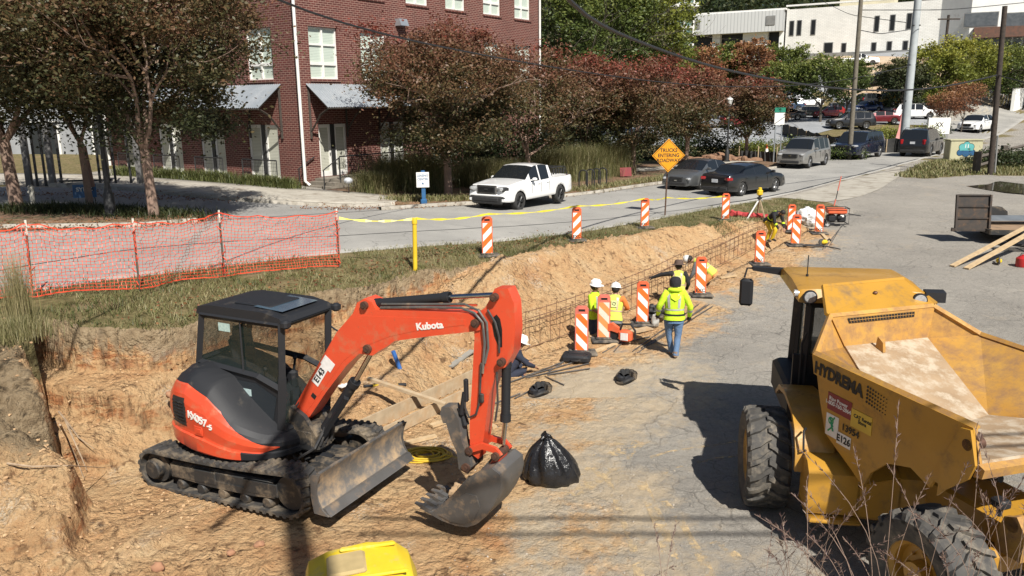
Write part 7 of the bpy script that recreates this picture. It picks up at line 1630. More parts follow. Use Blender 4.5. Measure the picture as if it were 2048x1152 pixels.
for h_ in (.25, .42, .6): m = MB(); m.tube([d2_ * (L2_ * h_) + Vector((-.33, -.2, 0)), d2_ * (L2_ * h_) + Vector((.33, -.2, 0))], .05, 6); m.build('clamp', M_black, p2)
m = MB(); m.tube([d2_ * 5.5 + Vector((-.4, -.1, 0)), d2_ * 4 + Vector((-.42, -.1, 0)), d2_ * .5 + Vector((-.4, -.1, 0))], .04, 6); m.build('conduit', M_black, p2)
m = MB(); m.tube([d3_ * .1 + Vector((.22, -.1, 0)), d3_ * 2.4 + Vector((.2, -.1, 0))], .06, 6); m.build('conduit', M_found, p3)
M_cable = M('black_cable', (.02, .02, .022), None, 5, .6)
CG = 'overhead cables'
def cable(a, b, mids, r, label, n=40):
    P_ = [a] + mids + [b]; c = np.array([list(p) for p in P_]); d = np.r_[0, np.cumsum(np.linalg.norm(np.diff(c, axis=0), axis=1))]; u = np.linspace(0, d[-1], n)
    q = np.stack([np.interp(u, d, c[:, k]) for k in range(3)], 1)
    for _ in range(12): q[1:-1] = (q[:-2] + q[1:-1] * 2 + q[2:]) / 4
    m = MB(); m.tube([Vector(v) for v in q], r, 6); tag(m.build('overhead_cable', M_cable), label, 'cable', CG)
t3 = und(1995, 150, 50); t2 = und(1822, 130, 69.5)
cable(Vector((-1.0, 2.0, 9.0)), t3, [und(1075, 0, 12), und(1200, 55, 18), und(1400, 130, 27), und(1560, 163, 35), und(1700, 182, 41), und(1830, 184, 45), und(1930, 170, 48)], .042, 'thick black overhead cable sagging across the picture to the dark leaning pole')
cable(Vector((-6.0, 1.0, 8.8)), t2, [und(490, 0, 15), und(600, 35, 18), und(720, 62, 22), und(1000, 118, 32), und(1250, 158, 42), und(1420, 175, 50), und(1560, 176, 56), und(1700, 162, 62)], .026, 'thinner overhead cable crossing the brick building to the grey steel pole')
cable(t3, und(2200, 190, 44), [und(2048, 165, 48)], .03, 'short overhead cable leaving the dark leaning pole to the right')
cable(und(1620, -10, 120), und(1812, 45, 69.5), [und(1700, 30, 95)], .03, 'fine overhead wire in front of the white brick building, upper one')
cable(und(1718, 60, 63), und(1815, 60, 69.5), [und(1760, 68, 66)], .03, 'fine overhead wire slung between the wooden pole and the grey pole')
cable(und(1718, 20, 63), und(2200, -10, 80), [und(1900, 20, 70)], .03, 'fine overhead wire from the wooden pole toward the glazed corner building')
# pole with crossarm behind the brick wall side of the hill
p = und(1890, 100, 124); e = empty('utility_pole', (p.x, p.y, 9), 0, 'distant utility pole with a crossarm in front of the white stucco wall', 'utility pole'); tz = und(1890, 30, 124).z - 9
m = MB(); m.tube([(0, 0, 0), (0, 0, tz)], .2, 8); m.build('shaft', M_dpole, e); m = MB(); m.box((0, -.2, tz - .6), (3.2, .2, .2)); m.build('crossarm', M_dpole, e)
# pole and lines standing behind the camera: they throw the long shadows over the sand
bp_ = un(470, 1150, 0); hp = Vector((bp_.x - SH.x * 12.5, bp_.y - SH.y * 12.5, 0))
# wooden rail fence at the far right
e = empty('wooden_rail_fence', tuple(g(1952, 318)), 0, 'weathered wooden rail fence beyond the painted cabinet', 'fence'); e0 = Vector(e.location)
M_rail = M('weathered_rail', (.11, .09, .07), (.07, .06, .05), 4, .9)
fp = [und(1955, 318, 51), und(2008, 305, 57), und(2075, 285, 66)]; fp = [Vector((p.x, p.y, hz(p.x, p.y))) - e0 for p in fp]
for q in fp: m = MB(); m.box(q + Vector((0, 0, .6)), (.34, .34, 1.5)); m.build('post', M_rail, e)
for a, b in zip(fp, fp[1:]):
    for z in (.45, 1.0): m = MB(); m.tube([a + Vector((0, -.05, z)), b + Vector((0, -.05, z))], .12, 4, smooth=False); m.build('rail', M_rail, e)
# white wall at the far right
p = und(2030, 200, 112); m = MB(); m.box((3, 0, 1.4), (9, .4, 3.2)); o = m.build('white_wall', M_wstucco, loc=(p.x, p.y, hz(p.x, p.y))); o.rotation_euler = (0, 0, R(50)); tag(o, 'streaked white wall beside the road at the right edge', 'wall')
# puddle
M_water = NT('muddy_water'); M_water.base((.05, .042, .03)); M_water.set(Roughness=.04); M_water = M_water.mat
pd = [(1868, 352), (1930, 353), (2000, 362), (2075, 372), (2075, 392), (2010, 386), (1950, 376), (1905, 366)]
m = MB(); P_ = [g(*q) for q in pd]; zz = min(p.z for p in P_) + .06
m.add([(p.x, p.y, zz) for p in P_] , [tuple(range(len(P_)))]); tag(m.build('puddle', M_water), kind='structure')
# generator
p = g(1670, 452); e = empty('generator', tuple(p), R(-8), 'portable generator with orange top inside a black tube frame on wheels', 'generator')
m = MB()
for y in (-.3, .3): m.tube([(-.42, y, .12), (-.42, y, .72), (.42, y, .72), (.42, y, .12), (-.42, y, .12)], .018, 6)
for x in (-.42, .42):
    for z in (.12, .72): m.tube([(x, -.3, z), (x, .3, z)], .018, 6)
m.tube([(.42, -.1, .5), (.9, -.1, .42)], .02, 6); m.build('tube_frame', M_black, e)
m = MB(); m.rbox((0, 0, .6), (.72, .5, .2), .04); m.build('fuel_tank', M_op, e)
m = MB(); m.rbox((-.18, 0, .32), (.34, .4, .28), .06); m.rbox((.2, 0, .32), (.3, .36, .3), .05); m.box((.1, -.22, .38), (.14, .03, .1)); m.build('engine', M_blk, e)
m = MB(); m.rbox((.18, -.21, .42), (.14, .04, .09), .01); m.build('control_panel', M_dec, e)
for y in (-.36, .36): wheel(e, -.38, y, .12, .07, -1 if y < 0 else 1, M_dec, 4)
for o in e.children: pass
# white sack
def lump(name, p, dims, mat, label, cat, seed, nu=28, nv=20, amp=.18, fq=2.2, group=None, flat=True, fold=0.0, smooth=True):
    rs = np.random.RandomState(seed); off = rs.rand(3) * 40; m = MB(); m.ball((0, 0, 0), 1, nu, nv); V = np.array([list(v) for v in m.v])
    d = V / (np.linalg.norm(V, axis=1)[:, None] + 1e-9); n_ = fbm(d[:, 0] * fq + off[0] + d[:, 2] * 1.7, d[:, 1] * fq + off[1] - d[:, 2], 1, 5 if nu < 50 else 2, .6 if nu < 50 else .35)
    fo2 = np.abs(fbm(d[:, 0] * 3 + off[2], d[:, 1] * 3 + d[:, 2] * 2.5, 1, 3)); r_ = 1 + amp * n_ * 2 - fold * fo2 * 2
    V = V * r_[:, None] * np.array(dims) / 2; V[:, 2] = np.maximum(V[:, 2] + dims[2] * .38, 0) if flat else V[:, 2] + dims[2] / 2
    m.v = [tuple(v) for v in V]; m.sm = [smooth] * len(m.f); o = m.build(name, mat, None, 75, loc=p); return tag(o, label, cat, group)
M_sack = M('white_sack_cloth', (.74, .74, .73), (.62, .62, .62), 5, .7, bump=.5, bscale=9, bdist=.03)
lump('white_sack', g(1612, 450), (1.0, .8, .85), M_sack, 'large crumpled white sack between the vertical panels', 'sack', 3, fold=.3)
M_bagm = M('black_plastic_bag', (.010, .010, .011), (.016, .016, .018), 6, .22, bump=.7, bscale=4, bdist=.07, detail=2)
rs = np.random.RandomState(17); m = MB(); NN = 96; rows = []; ph = rs.uniform(0, 6.28, 12)
for z_, r_ in ((0, .36), (.02, .43), (.08, .46), (.16, .455), (.25, .43), (.34, .385), (.43, .325), (.51, .26), (.58, .19), (.63, .125), (.66, .08), (.69, .10), (.72, .05), (.73, .0)):
    row = []
    for k in range(NN):
        a = 6.283 * k / NN; crease = -.055 * abs(math.sin(3.5 * a + ph[0] + z_ * 2.2)) ** .6 - .035 * abs(math.sin(6.5 * a + ph[1] - z_ * 4)) ** .5 + .03 * math.sin(11 * a + ph[2] + z_ * 6)
        lobe = .07 * math.sin(a + ph[3]) * (1 - z_) + .06 * math.sin(2 * a + ph[4]) + .03 * math.sin(3 * a + ph[5] + z_ * 5)
        q = max(0, r_ * (1 + lobe + 1.3 * crease * (1 + z_))); row.append((q * math.cos(a) * 1.08 - z_ * .12, q * math.sin(a) * .85, z_ * (1 + .05 * math.sin(2 * a + ph[6])) + .012 * math.sin(5 * a + ph[7]) * (z_ > .05)))
    rows.append(row)
m.loft(rows); tag(m.build('black_plastic_bag', M_bagm, None, 60, loc=g(1104, 958)), 'shiny black plastic rubbish bag on the sandy asphalt', 'bag')
lump('black_bag', g(1308, 642), (.7, .6, .5), M_blkd, 'black bag heap between the vertical panel and the man in the hoodie', 'bag', 9, fold=.5)
lump('water_jug', g(1310, 655), (.22, .22, .42), M('clear_plastic', (.45, .45, .43), (.3, .28, .25), 8, .15), 'crumpled clear plastic jug beside the black bag heap', 'jug', 10, 14, 12, amp=.1, fold=.3)
# tool belts
def toolbelt(p, label, seed):
    rs = np.random.RandomState(seed); e = empty('tool_belt', tuple(p), rs.rand() * 3, label, 'tool belt', 'black tool belts lying on the ground')
    m = MB(); pts = [(.26 * math.cos(a), .17 * math.sin(a), .06 + .05 * math.sin(2 * a)) for a in np.linspace(.3, 5.9, 18)]; m.tube(pts, .035, 6); m.build('belt', M_blkd, e)
    for k in range(4): a = -1.0 + k * .55; m = MB(); m.rbox((.24 * math.cos(a), .17 * math.sin(a) - .03, .09), (.13, .09, .18), .03, rz=a + 1.57, rx=.2); m.build('pouch', M_blkd, e)
    m = MB(); m.rbox((-.1, .08, .1), (.22, .16, .16), .05, rz=.5); m.rbox((.02, -.02, .07), (.26, .1, .1), .04, rz=-.4); m.build('bag', M_blk, e)
toolbelt(g(1078, 788), 'tool belt with pouches beside the rebar offcuts', 1); toolbelt(g(1250, 762), 'tool belt lying alone on the lot right of the rebar offcuts', 2)
# black case, saw
p = g(1153, 722); e = empty('black_case', tuple(p), R(-12), 'flat black plastic tool case in front of the vertical panel', 'case'); m = MB(); m.rbox((0, 0, .09), (.62, .42, .16), .04); m.build('shell', M_blk, e); m = MB(); m.tube([(-.1, -.22, .09), (-.08, -.26, .09), (.08, -.26, .09), (.1, -.22, .09)], .014, 6); m.build('handle', M_blk, e)
m = MB(); m.box((0, 0, .175), (.5, .03, .012)); m.box((.18, 0, .175), (.03, .34, .012)); m.box((-.18, 0, .175), (.03, .34, .012)); m.build('rib', M_blk, e)
p = g(1240, 688); e = empty('cut_off_saw', tuple(p), R(-30), 'orange and white cut off saw with black disc guard beside the trench', 'saw')
m = MB(); m.lathe([(0, -.02), (.2, -.02), (.2, .02), (0, .02)], (-.24, 0, .22), 'y', 20); m.build('disc', M_blk, e); m = MB(); m.xz([(-.42, .24), (-.38, .42), (-.2, .48), (-.02, .38), (.0, .26), (-.2, .3)], -.05, .05); m.build('guard', M_op, e)
m = MB(); m.rbox((.14, 0, .22), (.32, .22, .26), .05); m.build('engine_housing', M_op, e); m = MB(); m.rbox((.14, -.115, .22), (.18, .02, .18), .01); m.build('side_cover', M_dec, e); m = MB(); m.tube([(.0, 0, .34), (.05, 0, .48), (.25, 0, .5), (.36, 0, .36), (.36, 0, .16)], .025, 8); m.build('handle', M_blk, e)
# tripod with level
p = g(1515, 440); zt = und(1517, 384, p.y).z - p.z; e = empty('survey_tripod', tuple(p), 0, 'yellow laser level on a pale wooden tripod in front of the black sedan', 'tripod')
for k, (x, y) in enumerate(((-.48, -.1), (.22, -.35), (.1, .4))): m = MB(); m.tube([(x, y, 0), (.03, 0, zt - .28)], [.03, .04], 4, smooth=False); m.build('leg', M_stake if k else M_dec, e)
m = MB(); m.lathe([(.1, zt - .28), (.1, zt - .22), (.05, zt - .2), (.05, zt - .16)], (.03, 0, 0), 'z', 12); m.build('head_plate', M_blk, e); m = MB(); m.rbox((.03, 0, zt - .02), (.22, .2, .26), .05); m.lathe([(.07, .0), (.07, .08), (0, .09)], (.03, 0, zt + .1), 'z', 12); m.build('laser_level', M_yel, e)
# rolled netting and small things near the sack
rs = np.random.RandomState(4); a = g(1462, 432); b = g(1532, 441); m = MB()
for k in range(5): m.tube([a.lerp(b, t_) + Vector((rs.normal() * .04, rs.normal() * .08, .12 + rs.normal() * .04)) - a for t_ in np.linspace(0, 1, 9)], .09, 7)
tag(m.build('rolled_netting', M('red_netting', (.50, .06, .05), (.38, .04, .05), 12, .6, bump=.8, bscale=30), loc=a), 'loose roll of red netting lying on the grass under the tripod', 'netting roll')
def coil(name, p, r_, n, th, mat, label, cat, seed, turns=9, sq=.7):
    rs = np.random.RandomState(seed); m = MB(); pts = []; N_ = turns * 16
    for k in range(N_): a = k / 16 * 6.283; q = r_ * (.72 + .28 * math.sin(k * .11) + rs.normal() * .01); pts.append((q * math.cos(a) + .12 * r_ * math.sin(k * .05), sq * q * math.sin(a), th * 1.2 + .05 * abs(math.sin(k * .17)) + k * .0001))
    pts += [(r_ * (1 + .12 * k), -.06 * k * k * .2, th) for k in range(1, 8)]; m.tube(pts, th, 5); return tag(m.build(name, mat, loc=p), label, cat)
coil('cord_coil', g(850, 915), .40, 0, .012, M('yellow_cord', (.62, .42, .03), (.5, .34, .03), 4, .5), 'tangled coil of yellow extension cord on the sand behind the blade', 'cord', 5, 11)
coil('hose_coil', g(1622, 494), .42, 0, .02, M_rubber, 'black hose in loose loops between two vertical panels', 'hose', 6, 3, .5)
def tool(name, p, label, cat, mat, seed):
    e = empty(name, tuple(p), seed, label, cat); m = MB(); m.rbox((0, 0, .11), (.26, .16, .16), .05); m.build('body', mat, e); m = MB(); m.tube([(.1, 0, .12), (.22, 0, .2), (.3, 0, .12)], .03, 6); m.build('handle', M_blk, e); m = MB(); m.lathe([(0, -.02), (.11, -.02), (.11, .02), (0, .02)], (-.14, 0, .12), 'y', 16); m.build('disc', M_steel, e); return e
tool('power_saw', g(1648, 490), 'yellow power saw on the lot beside the hose loops', 'power saw', M_yel, .4); tool('power_saw', g(1997, 528), 'yellow and white power saw beside the trailer ramp', 'power saw', M_yel, 1.1)
# red fuel can
p = g(2043, 533); e = empty('fuel_can', tuple(p), 0, 'red round fuel can at the right edge beside the trailer', 'fuel can'); m = MB(); m.lathe([(0, 0), (.17, 0), (.18, .03), (.18, .26), (.1, .33), (.04, .35), (.04, .38), (0, .38)], (0, 0, 0), 'z', 20); m.build('can', M('red_can_paint', (.42, .02, .02), (.34, .02, .02), 5, .35), e); m = MB(); m.tube([(-.1, 0, .32), (-.05, 0, .42), (.08, 0, .42), (.12, 0, .32)], .012, 6); m.build('handle', M_blk, e)
# stake with ribbon
p = g(1668, 412); e = empty('marking_stake', tuple(p), 0, 'thin orange tipped marking stake behind the generator', 'stake'); m = MB(); m.tube([(0, 0, -.1), (.12, 0, .7)], .02, 5); m.build('rod', M_blk, e); m = MB(); m.tube([(.12, 0, .7), (.22, 0, 1.35)], .025, 5); m.tube([(-.02, -.05, .0), (.03, -.05, .3)], .03, 5); m.build('orange_tip', M_opk, e)
# lumber
M_wood = M('new_pine', (.55, .41, .24), (.45, .32, .18), 7, .7, bump=.2, bscale=30); M_woodw = M('dusty_board', (.46, .36, .235), (.36, .27, .17), 5, .85, dirt=(.4, .27, .15), dscale=3, damt=.4, bump=.2, bscale=30)
def plank(a, b, w_, th, label, mat=None, name='timber_board', group=None, up=False, cat='board'):
    a = Vector(a); b = Vector(b); d = (b - a); L = d.length; m = MB()
    q = d.to_track_quat('X', 'Z'); m.box((L / 2, 0, 0), (L, th, w_) if up else (L, w_, th)); o = m.build(name, mat or M_woodw); o.location = a; o.rotation_mode = 'QUATERNION'; o.rotation_quaternion = q; return tag(o, label, cat, group)
FG = 'form boards and loose timbers along the footing'
up = lambda px, py, dz=0: g(px, py) + Vector((0, 0, dz))
A_, B_ = g(640, 905), g(985, 752); FB = lambda px, py, z: un(px, py, z)
plank(FB(560, 930, .20), FB(1000, 728, .16), .28, .04, 'long upright form board at the back of the footing, behind the blade', M_woodw, 'form_board', FG, True)
plank(FB(600, 948, .15), FB(985, 762, .10), .22, .04, 'long upright form board at the front of the footing, behind the blade', M_woodw, 'form_board', FG, True)
plank(up(738, 800, .42), up(892, 840, .30), .09, .05, 'thin timber propped across the form boards', M_woodw, 'timber_board', FG)
plank(up(862, 856, .04), up(935, 834, .05), .12, .04, 'short pale timber offcut left of the excavator stick', M_wood, 'timber_board', FG)
plank(up(808, 890, .03), up(872, 876, .04), .10, .04, 'short pale timber offcut above the yellow cord', M_wood, 'timber_board', FG)
plank(up(975, 852, .03), up(990, 858, .03), .1, .05, 'tiny timber offcut right of the excavator stick', M_wood, 'timber_board', FG)
plank(up(900, 736, .03), up(945, 704, .04), .14, .03, 'weathered board lying on the spoil slope', M('grey_board', (.3, .28, .24), None, 6, .85), 'timber_board', FG)
plank(up(1160, 716, .03), up(1232, 690, .03), .12, .04, 'board beside the black case', M_wood, 'timber_board', FG)
plank(up(1262, 668, .05), up(1300, 660, .05), .22, .04, 'board under the saw beside the trench', M_woodw, 'timber_board', FG)
plank(up(1644, 470, .04), up(1658, 486, .04), .12, .05, 'short pale board in front of the generator', M_wood, 'timber_board', FG)
plank(up(1440, 558, .03), up(1472, 553, .03), .1, .04, 'small board beside the trench right of the bending worker', M_wood, 'timber_board', FG)
plank(up(1904, 534, .03), und(2075, 442, 26.5), .16, .05, 'long pale board leaning from the lot onto the trailer, upper of two', M_wood, 'timber_board', 'boards leaning on the trailer')
plank(up(1932, 539, .03), und(2078, 455, 25.8), .18, .05, 'long pale board leaning from the lot onto the trailer, lower of two', M_wood, 'timber_board', 'boards leaning on the trailer')
plank(up(676, 778, .05), up(705, 768, .06), .22, .02, 'pale shovel blade half hidden behind the excavator boom', M_dec, 'shovel_blade', None, False, 'shovel')
e = empty('digging_bar', tuple(up(735, 778)), 0, 'black and yellow banded bar lying on the sand behind the boom', 'bar'); a = up(728, 776, .04) - Vector(e.location); b = up(812, 773, .04) - Vector(e.location)
for k, mt in enumerate((M_blk, M_yel, M_blk, M_yel, M_blk)): m = MB(); m.tube([a.lerp(b, k / 5), a.lerp(b, (k + 1) / 5)], .028 if k < 4 else .034, 8); m.build('band', mt, e)
e = empty('blue_marker', tuple(up(800, 738)), 0, 'blue plastic marker rod sticking out of the sand slope', 'marker'); a = Vector((0, 0, 0)); b = und(786, 702, e.location.y) - Vector(e.location); m = MB(); m.tube([a, b], .045, 8); m.build('rod', M('bright_blue_plastic', (.04, .14, .42), None, 5, .4), e); m = MB(); m.tube([b * .05, b * -.12], .03, 8); m.build('tip', M_blk, e)
# rebar cage in the trench
M_rebar = M('rusty_rebar', (.20, .105, .055), (.13, .07, .045), 20, .8)
RB = [g(q[0] - 6, q[1] - 8) for q in ((1000, 745), (1075, 715), (1150, 690), (1290, 632), (1400, 580), (1520, 515), (1585, 482))]
rx, ry = resamp(RB, 200); 
cum = np.r_[0, np.cumsum(np.hypot(np.diff(rx), np.diff(ry)))]
zb_ = lambda t_: float(np.interp(t_, [0, .2, .5, 1], [-.15, -.12, .0, .25]))
def rb(s_, off, h_):
    x = np.interp(s_, cum, rx); y = np.interp(s_, cum, ry); x2 = np.interp(min(s_ + .2, cum[-1]), cum, rx); y2 = np.interp(min(s_ + .2, cum[-1]), cum, ry); x1 = np.interp(max(s_ - .2, 0), cum, rx); y1 = np.interp(max(s_ - .2, 0), cum, ry)
    d = Vector((x2 - x1, y2 - y1)).normalized(); return Vector((x - d.y * off, y + d.x * off, zb_(s_ / cum[-1]) + h_))
o0 = rb(0, .2, 0); e = empty('rebar_cage', tuple(o0), 0, 'long rusty rebar cage standing in the footing trench beside the workers', 'rebar cage')
for off in (.12, .55):
    for h_ in ((.05, .48, .76) if off > .3 else (.05, .76)):
        m = MB(); m.tube([rb(s_, off, h_ + .015 * math.sin(s_ * 1.3 + h_)) - o0 for s_ in np.linspace(0, cum[-1], 60)], .010, 5); m.build('long_bar', M_rebar, e)
s_ = .1; random.seed(5)
while s_ < cum[-1]:
    j = random.uniform(-.03, .03); m = MB(); m.tube([rb(s_ + j, .12, .02) - o0, rb(s_, .12, .79) - o0, rb(s_, .55, .79) - o0, rb(s_ - j, .55, .02) - o0], .0075, 4, smooth=False); m.build('stirrup', M_rebar, e); s_ += .40
# loose bars
RG2 = 'loose reinforcing bars on the lot'
for i, (a, b, lb) in enumerate((((1168, 826 - 45), (1060, 0), ''),)): pass
def bars(prs, label, r_=.012):
    o0 = up(*prs[0][0], .03); m = empty('rebar_bundle', tuple(o0), 0, label, 'rebar', RG2)
    for a, b in prs: q = MB(); q.tube([up(*a, .03) - o0, up(*b, .035) - o0], r_, 5); q.build('bar', M_rebar if r_ < .013 else M_steel, m)
bars([((1265, 705), (1398, 610)), ((1275, 708), (1412, 612)), ((1283, 698), (1418, 611)), ((1303, 690), (1426, 614))], 'four long bars lying behind the man in the yellow hoodie', .013)
bars([((1000, 775), (1130, 725)), ((1045, 757), (1160, 724)), ((1052, 758), (1178, 730)), ((1095, 752), (1180, 740)), ((1090, 755), (1128, 773)), ((1098, 745), (1150, 712))], 'heap of bar offcuts in front of the black case', .014)
bars([((1215, 700), (1262, 660)), ((1228, 705), (1268, 664)), ((1205, 708), (1250, 682)), ((1235, 690), (1300, 676))], 'short bars lying beside the cut off saw', .014)
bars([((1645, 500), (1692, 445)), ((1650, 498), (1686, 450)), ((1660, 492), (1678, 462))], 'three bars lying from the generator toward the yellow saw', .013)
bars([((1040, 790), (985, 812)), ((1090, 768), (1030, 800))], 'yellowish rods beside the tool belt near the excavator stick', .016)
# trailer with raised ramps
p = g(1984, 490); e = empty('flatbed_trailer', tuple(p), R(-8), 'flatbed trailer with plank deck and a raised dark steel ramp', 'trailer')
M_deck = M('trailer_deck_planks', (.30, .2, .12), (.22, .145, .09), 3, .85, dirt=(.12, .09, .06), dscale=3, damt=.2)
m = MB(); m.box((2.2, 1.0, .52), (4.6, 2.1, .08)); m.build('deck', M_deck, e); m = MB(); m.box((2.2, -.08, .46), (4.7, .08, .16)); m.box((2.2, 2.08, .46), (4.7, .08, .16)); m.box((-.12, 1.0, .46), (.1, 2.2, .16)); m.build('frame_rail', M_blkd, e)
M_ramp = M('dark_rusty_steel', (.03, .027, .025), (.055, .04, .03), 5, .75, dirt=(.13, .08, .05), dscale=4, damt=.25)
m = MB(); m.box((-.62, .35, 1.08), (1.12, .06, 1.25), rx=-.14); rp_ = m.build('ramp', M_ramp, e)
m = MB()
for x in (-1.17, -.07): m.box((x, .30, 1.08), (.06, .12, 1.27), rx=-.14)
for z in (.47, .9, 1.3, 1.69): m.box((-.62, .30 + (z - 1.08) * .14, z), (1.1, .05, .05))
m.box((-1.22, .22, .5), (.16, .1, .12)); m.build('ramp_frame', M_ramp, rp_)
m = MB(); m.xz([(.15, .56), (.2, .95), (.45, 1.06), (1.1, 1.06), (1.3, .9), (1.35, .56)], 2.1, 2.4); m.build('mudguard', M_blkd, e)
for x in (.75,): wheel(e, x, 2.25, .36, .22, 1, M_rim); wheel(e, x + .3, -.25, .33, .2, -1, M_rim)
m = MB()
for k in range(9): m.box((1.0, -.55 - k * .085, .22 + .0 * k), (2.4, .035, .035))
for x in (-.15, .7, 1.5, 2.1): m.box((x, -.9, .18), (.06, .8, .08))
m.build('lowered_ramp', M_blk, e)
m = MB(); 
for k in range(5): m.box((2.4, 1.15 + k * .14, .72 + .02 * k), (4.4, .12, .04), rz=.06)
o = m.build('grey_metal_sheets', M('grey_sheet_metal', (.24, .26, .28), (.18, .2, .22), 2, .45, .4), loc=p); o.rotation_euler = (0, 0, R(-8)); tag(o, 'stack of long grey metal sheets on the trailer deck', 'metal sheets')
plank(p + Vector((1.6, .55, .62)), p + Vector((4.6, .1, .62)), .2, .1, 'thick pale timber lying on the trailer deck', M_wood, 'timber_beam', None, False, 'timber')
# yellow roller hood at the bottom edge
p = un(722, 1142, .9); e = empty('trench_roller', (p.x, p.y - .12, 0), R(14), 'yellow plastic hooded roller cut off by the bottom edge', 'compactor')
M_ylw = M('roller_yellow', (.74, .56, .03), (.66, .48, .025), 3, .38, dirt=(.52, .42, .14), dscale=4, damt=.3)
m = MB(); rings = []
for x, s_, zt in ((-.46, .9, .78), (-.43, .98, .86), (-.25, 1, .93), (.1, 1, .97), (.36, 1, .93), (.47, .96, .84), (.53, .86, .68), (.55, .7, .5)):
    rings.append([(x, y * s_, z) for y, z in ((-.42, .35), (-.44, zt - .16), (-.40, zt - .06), (-.33, zt - .01), (.2, zt + .02), (.30, zt), (.36, zt - .08), (.38, .35))])
m.loft(rings); m.build('hood', M_ylw, e, 30)
m = MB(); m.rbox((-.10, -.02, .965), (.34, .34, .05), .02, ry=-.06); m.build('recess', M('sandy_recess', (.45, .34, .16), None, 8, .9), e); m = MB(); m.rbox((.1, .2, .985), (.5, .06, .03), .012); m.rbox((.14, -.25, .97), (.55, .05, .03), .012); m.build('hood_rib', M_ylw, e)
m = MB(); m.rbox((-.66, -.1, .62), (.42, .6, .42), .09); m.rbox((-.62, -.12, .84), (.22, .26, .04), .02); m.build('front_cover', M_ylw, e)
m = MB(); m.lathe([(0, -.03), (.04, -.03), (.04, 0), (.025, .005), (0, .005)], (-.3, -.455, .82), 'y', 14); m.build('filler_cap', M_blk, e)
m = MB(); m.lathe([(.28, -.4), (.28, .4)], (.3, 0, .28), 'y', 24); m.build('drum', M_steel, e); m = MB(); m.lathe([(.28, -.4), (.28, .4)], (-.5, 0, .28), 'y', 24); m.build('drum', M_steel, e); e.scale = (1.12,) * 3
# dead grass stalks in the foreground, growing on the bank under the camera
M_stalk = leaf_mat('dry_stalks', [(0, (.10, .06, .06)), (.5, (.22, .15, .12)), (1, (.42, .34, .22))], .3)
rs = np.random.RandomState(33)
SG = 'dry seed grass in the foreground'
for k, (px, py, Y, h_, lb) in enumerate(((1560, 1240, 3.4, .85, 'dry seed grass tuft below the front wheel of the dumper'), (1640, 1235, 3.2, 1.0, 'dry seed grass tuft left of the rear dumper wheel'), (1740, 1240, 3.0, 1.05, 'dry seed grass tuft in front of the rear dumper wheel'), (1850, 1235, 3.1, .95, 'dry seed grass tuft over the rear dumper tyre'), (1960, 1230, 3.0, 1.0, 'dry seed grass tuft at the right of the rear tyre'), (2050, 1235, 3.1, 1.1, 'dry seed grass tuft in the bottom right corner'), (1320, 1245, 3.6, .7, 'sparse dry seed grass tuft at the bottom middle'))):
    b = und(px, py, Y); Q = []; T_ = []
    n = 9 if k < 6 else 4
    for s in range(n):
        a = rs.uniform(0, 6.28); ln = rs.uniform(.25, .75) * h_ * .55; hh = h_ * rs.uniform(.35, .85); p0 = np.array([rs.normal() * .07, rs.normal() * .05, 0]); pts = []
        for t_ in np.linspace(0, 1, 7): pts.append(p0 + np.array([math.cos(a) * ln * t_ ** 2, math.sin(a) * ln * t_ ** 2, hh * (t_ - .25 * t_ ** 3 * (ln / h_))]))
        wv = np.array([.0016, .0007, 0])
        for i in range(6): Q.append([pts[i] - wv, pts[i] + wv, pts[i + 1] + wv, pts[i + 1] - wv]); T_.append(.55)
        for i in range(34):          # seed head spikelets
            t_ = rs.uniform(.68, 1.0); j = min(int(t_ * 6), 5); q = pts[j] + (pts[j + 1] - pts[j]) * (t_ * 6 - j); d_ = rs.normal(size=3) * .010 + (pts[6] - pts[5]) * .15; d_[2] += .004; c_ = np.cross(d_, rs.normal(size=3)); c_ = c_ / np.linalg.norm(c_) * .0022
            Q.append([q - c_ * .3, q + d_ * .5 - c_, q + d_, q + d_ * .5 + c_]); T_.append(rs.uniform(0, .6))
    o = quads_obj('seed_grass', np.array(Q), M_stalk, None, 4, {'tint': np.array(T_)}); o.location = b; tag(o, lb, 'grass tuft', SG)
# clods and pebbles on the sand
def clods(n, rng, sizes, mat, name, cond, seed=8):
    bm_ = bmesh.new(); bmesh.ops.create_icosphere(bm_, subdivisions=1, radius=1); base = np.array([list(v.co) for v in bm_.verts]); F = np.array([[v.index for v in f.verts] for f in bm_.faces]); bm_.free()
    rs = np.random.RandomState(seed); x = rs.uniform(rng[0], rng[1], n); y = rs.uniform(rng[2], rng[3], n); ok = cond(x, y); x, y = x[ok], y[ok]; z = height(x, y); m_ = len(x)
    s_ = rs.uniform(0, 1, m_) ** 3 * (sizes[1] - sizes[0]) + sizes[0]; V = base[None] * (1 + rs.normal(size=(m_, len(base), 1)) * .2) * np.array([1, .8, .6])
    a = rs.uniform(0, 6.28, m_); c, s2 = np.cos(a)[:, None], np.sin(a)[:, None]; V = np.stack([V[..., 0] * c - V[..., 1] * s2, V[..., 0] * s2 + V[..., 1] * c, V[..., 2]], -1) * s_[:, None, None] + np.stack([x, y, z + s_ * .25], 1)[:, None]
    pass; T_ = V[:, F].reshape(-1, 3, 3); return tag(quads_obj(name, T_, mat, None, 3), kind='stuff')
M_clod = M('sand_clod', (.52, .36, .20), (.36, .21, .11), 2.5, .95, bump=.3, bscale=60)
def c1(x, y): d1, d2, p = masks(x, y); rs_ = np.random.RandomState(2).rand(len(x)); return (d1 > 0) & (d2 > -1.5 * rs_) & (fbm(x, y, 1.1, 3) > -.25 + .5 * (rs_ - .5))
clods(46000, (-9, 9, 7.5, 30), (.005, .034), M_clod, 'sand_clods', c1)
M_peb = M('asphalt_grit', (.42, .37, .30), (.22, .2, .18), 3, .9)
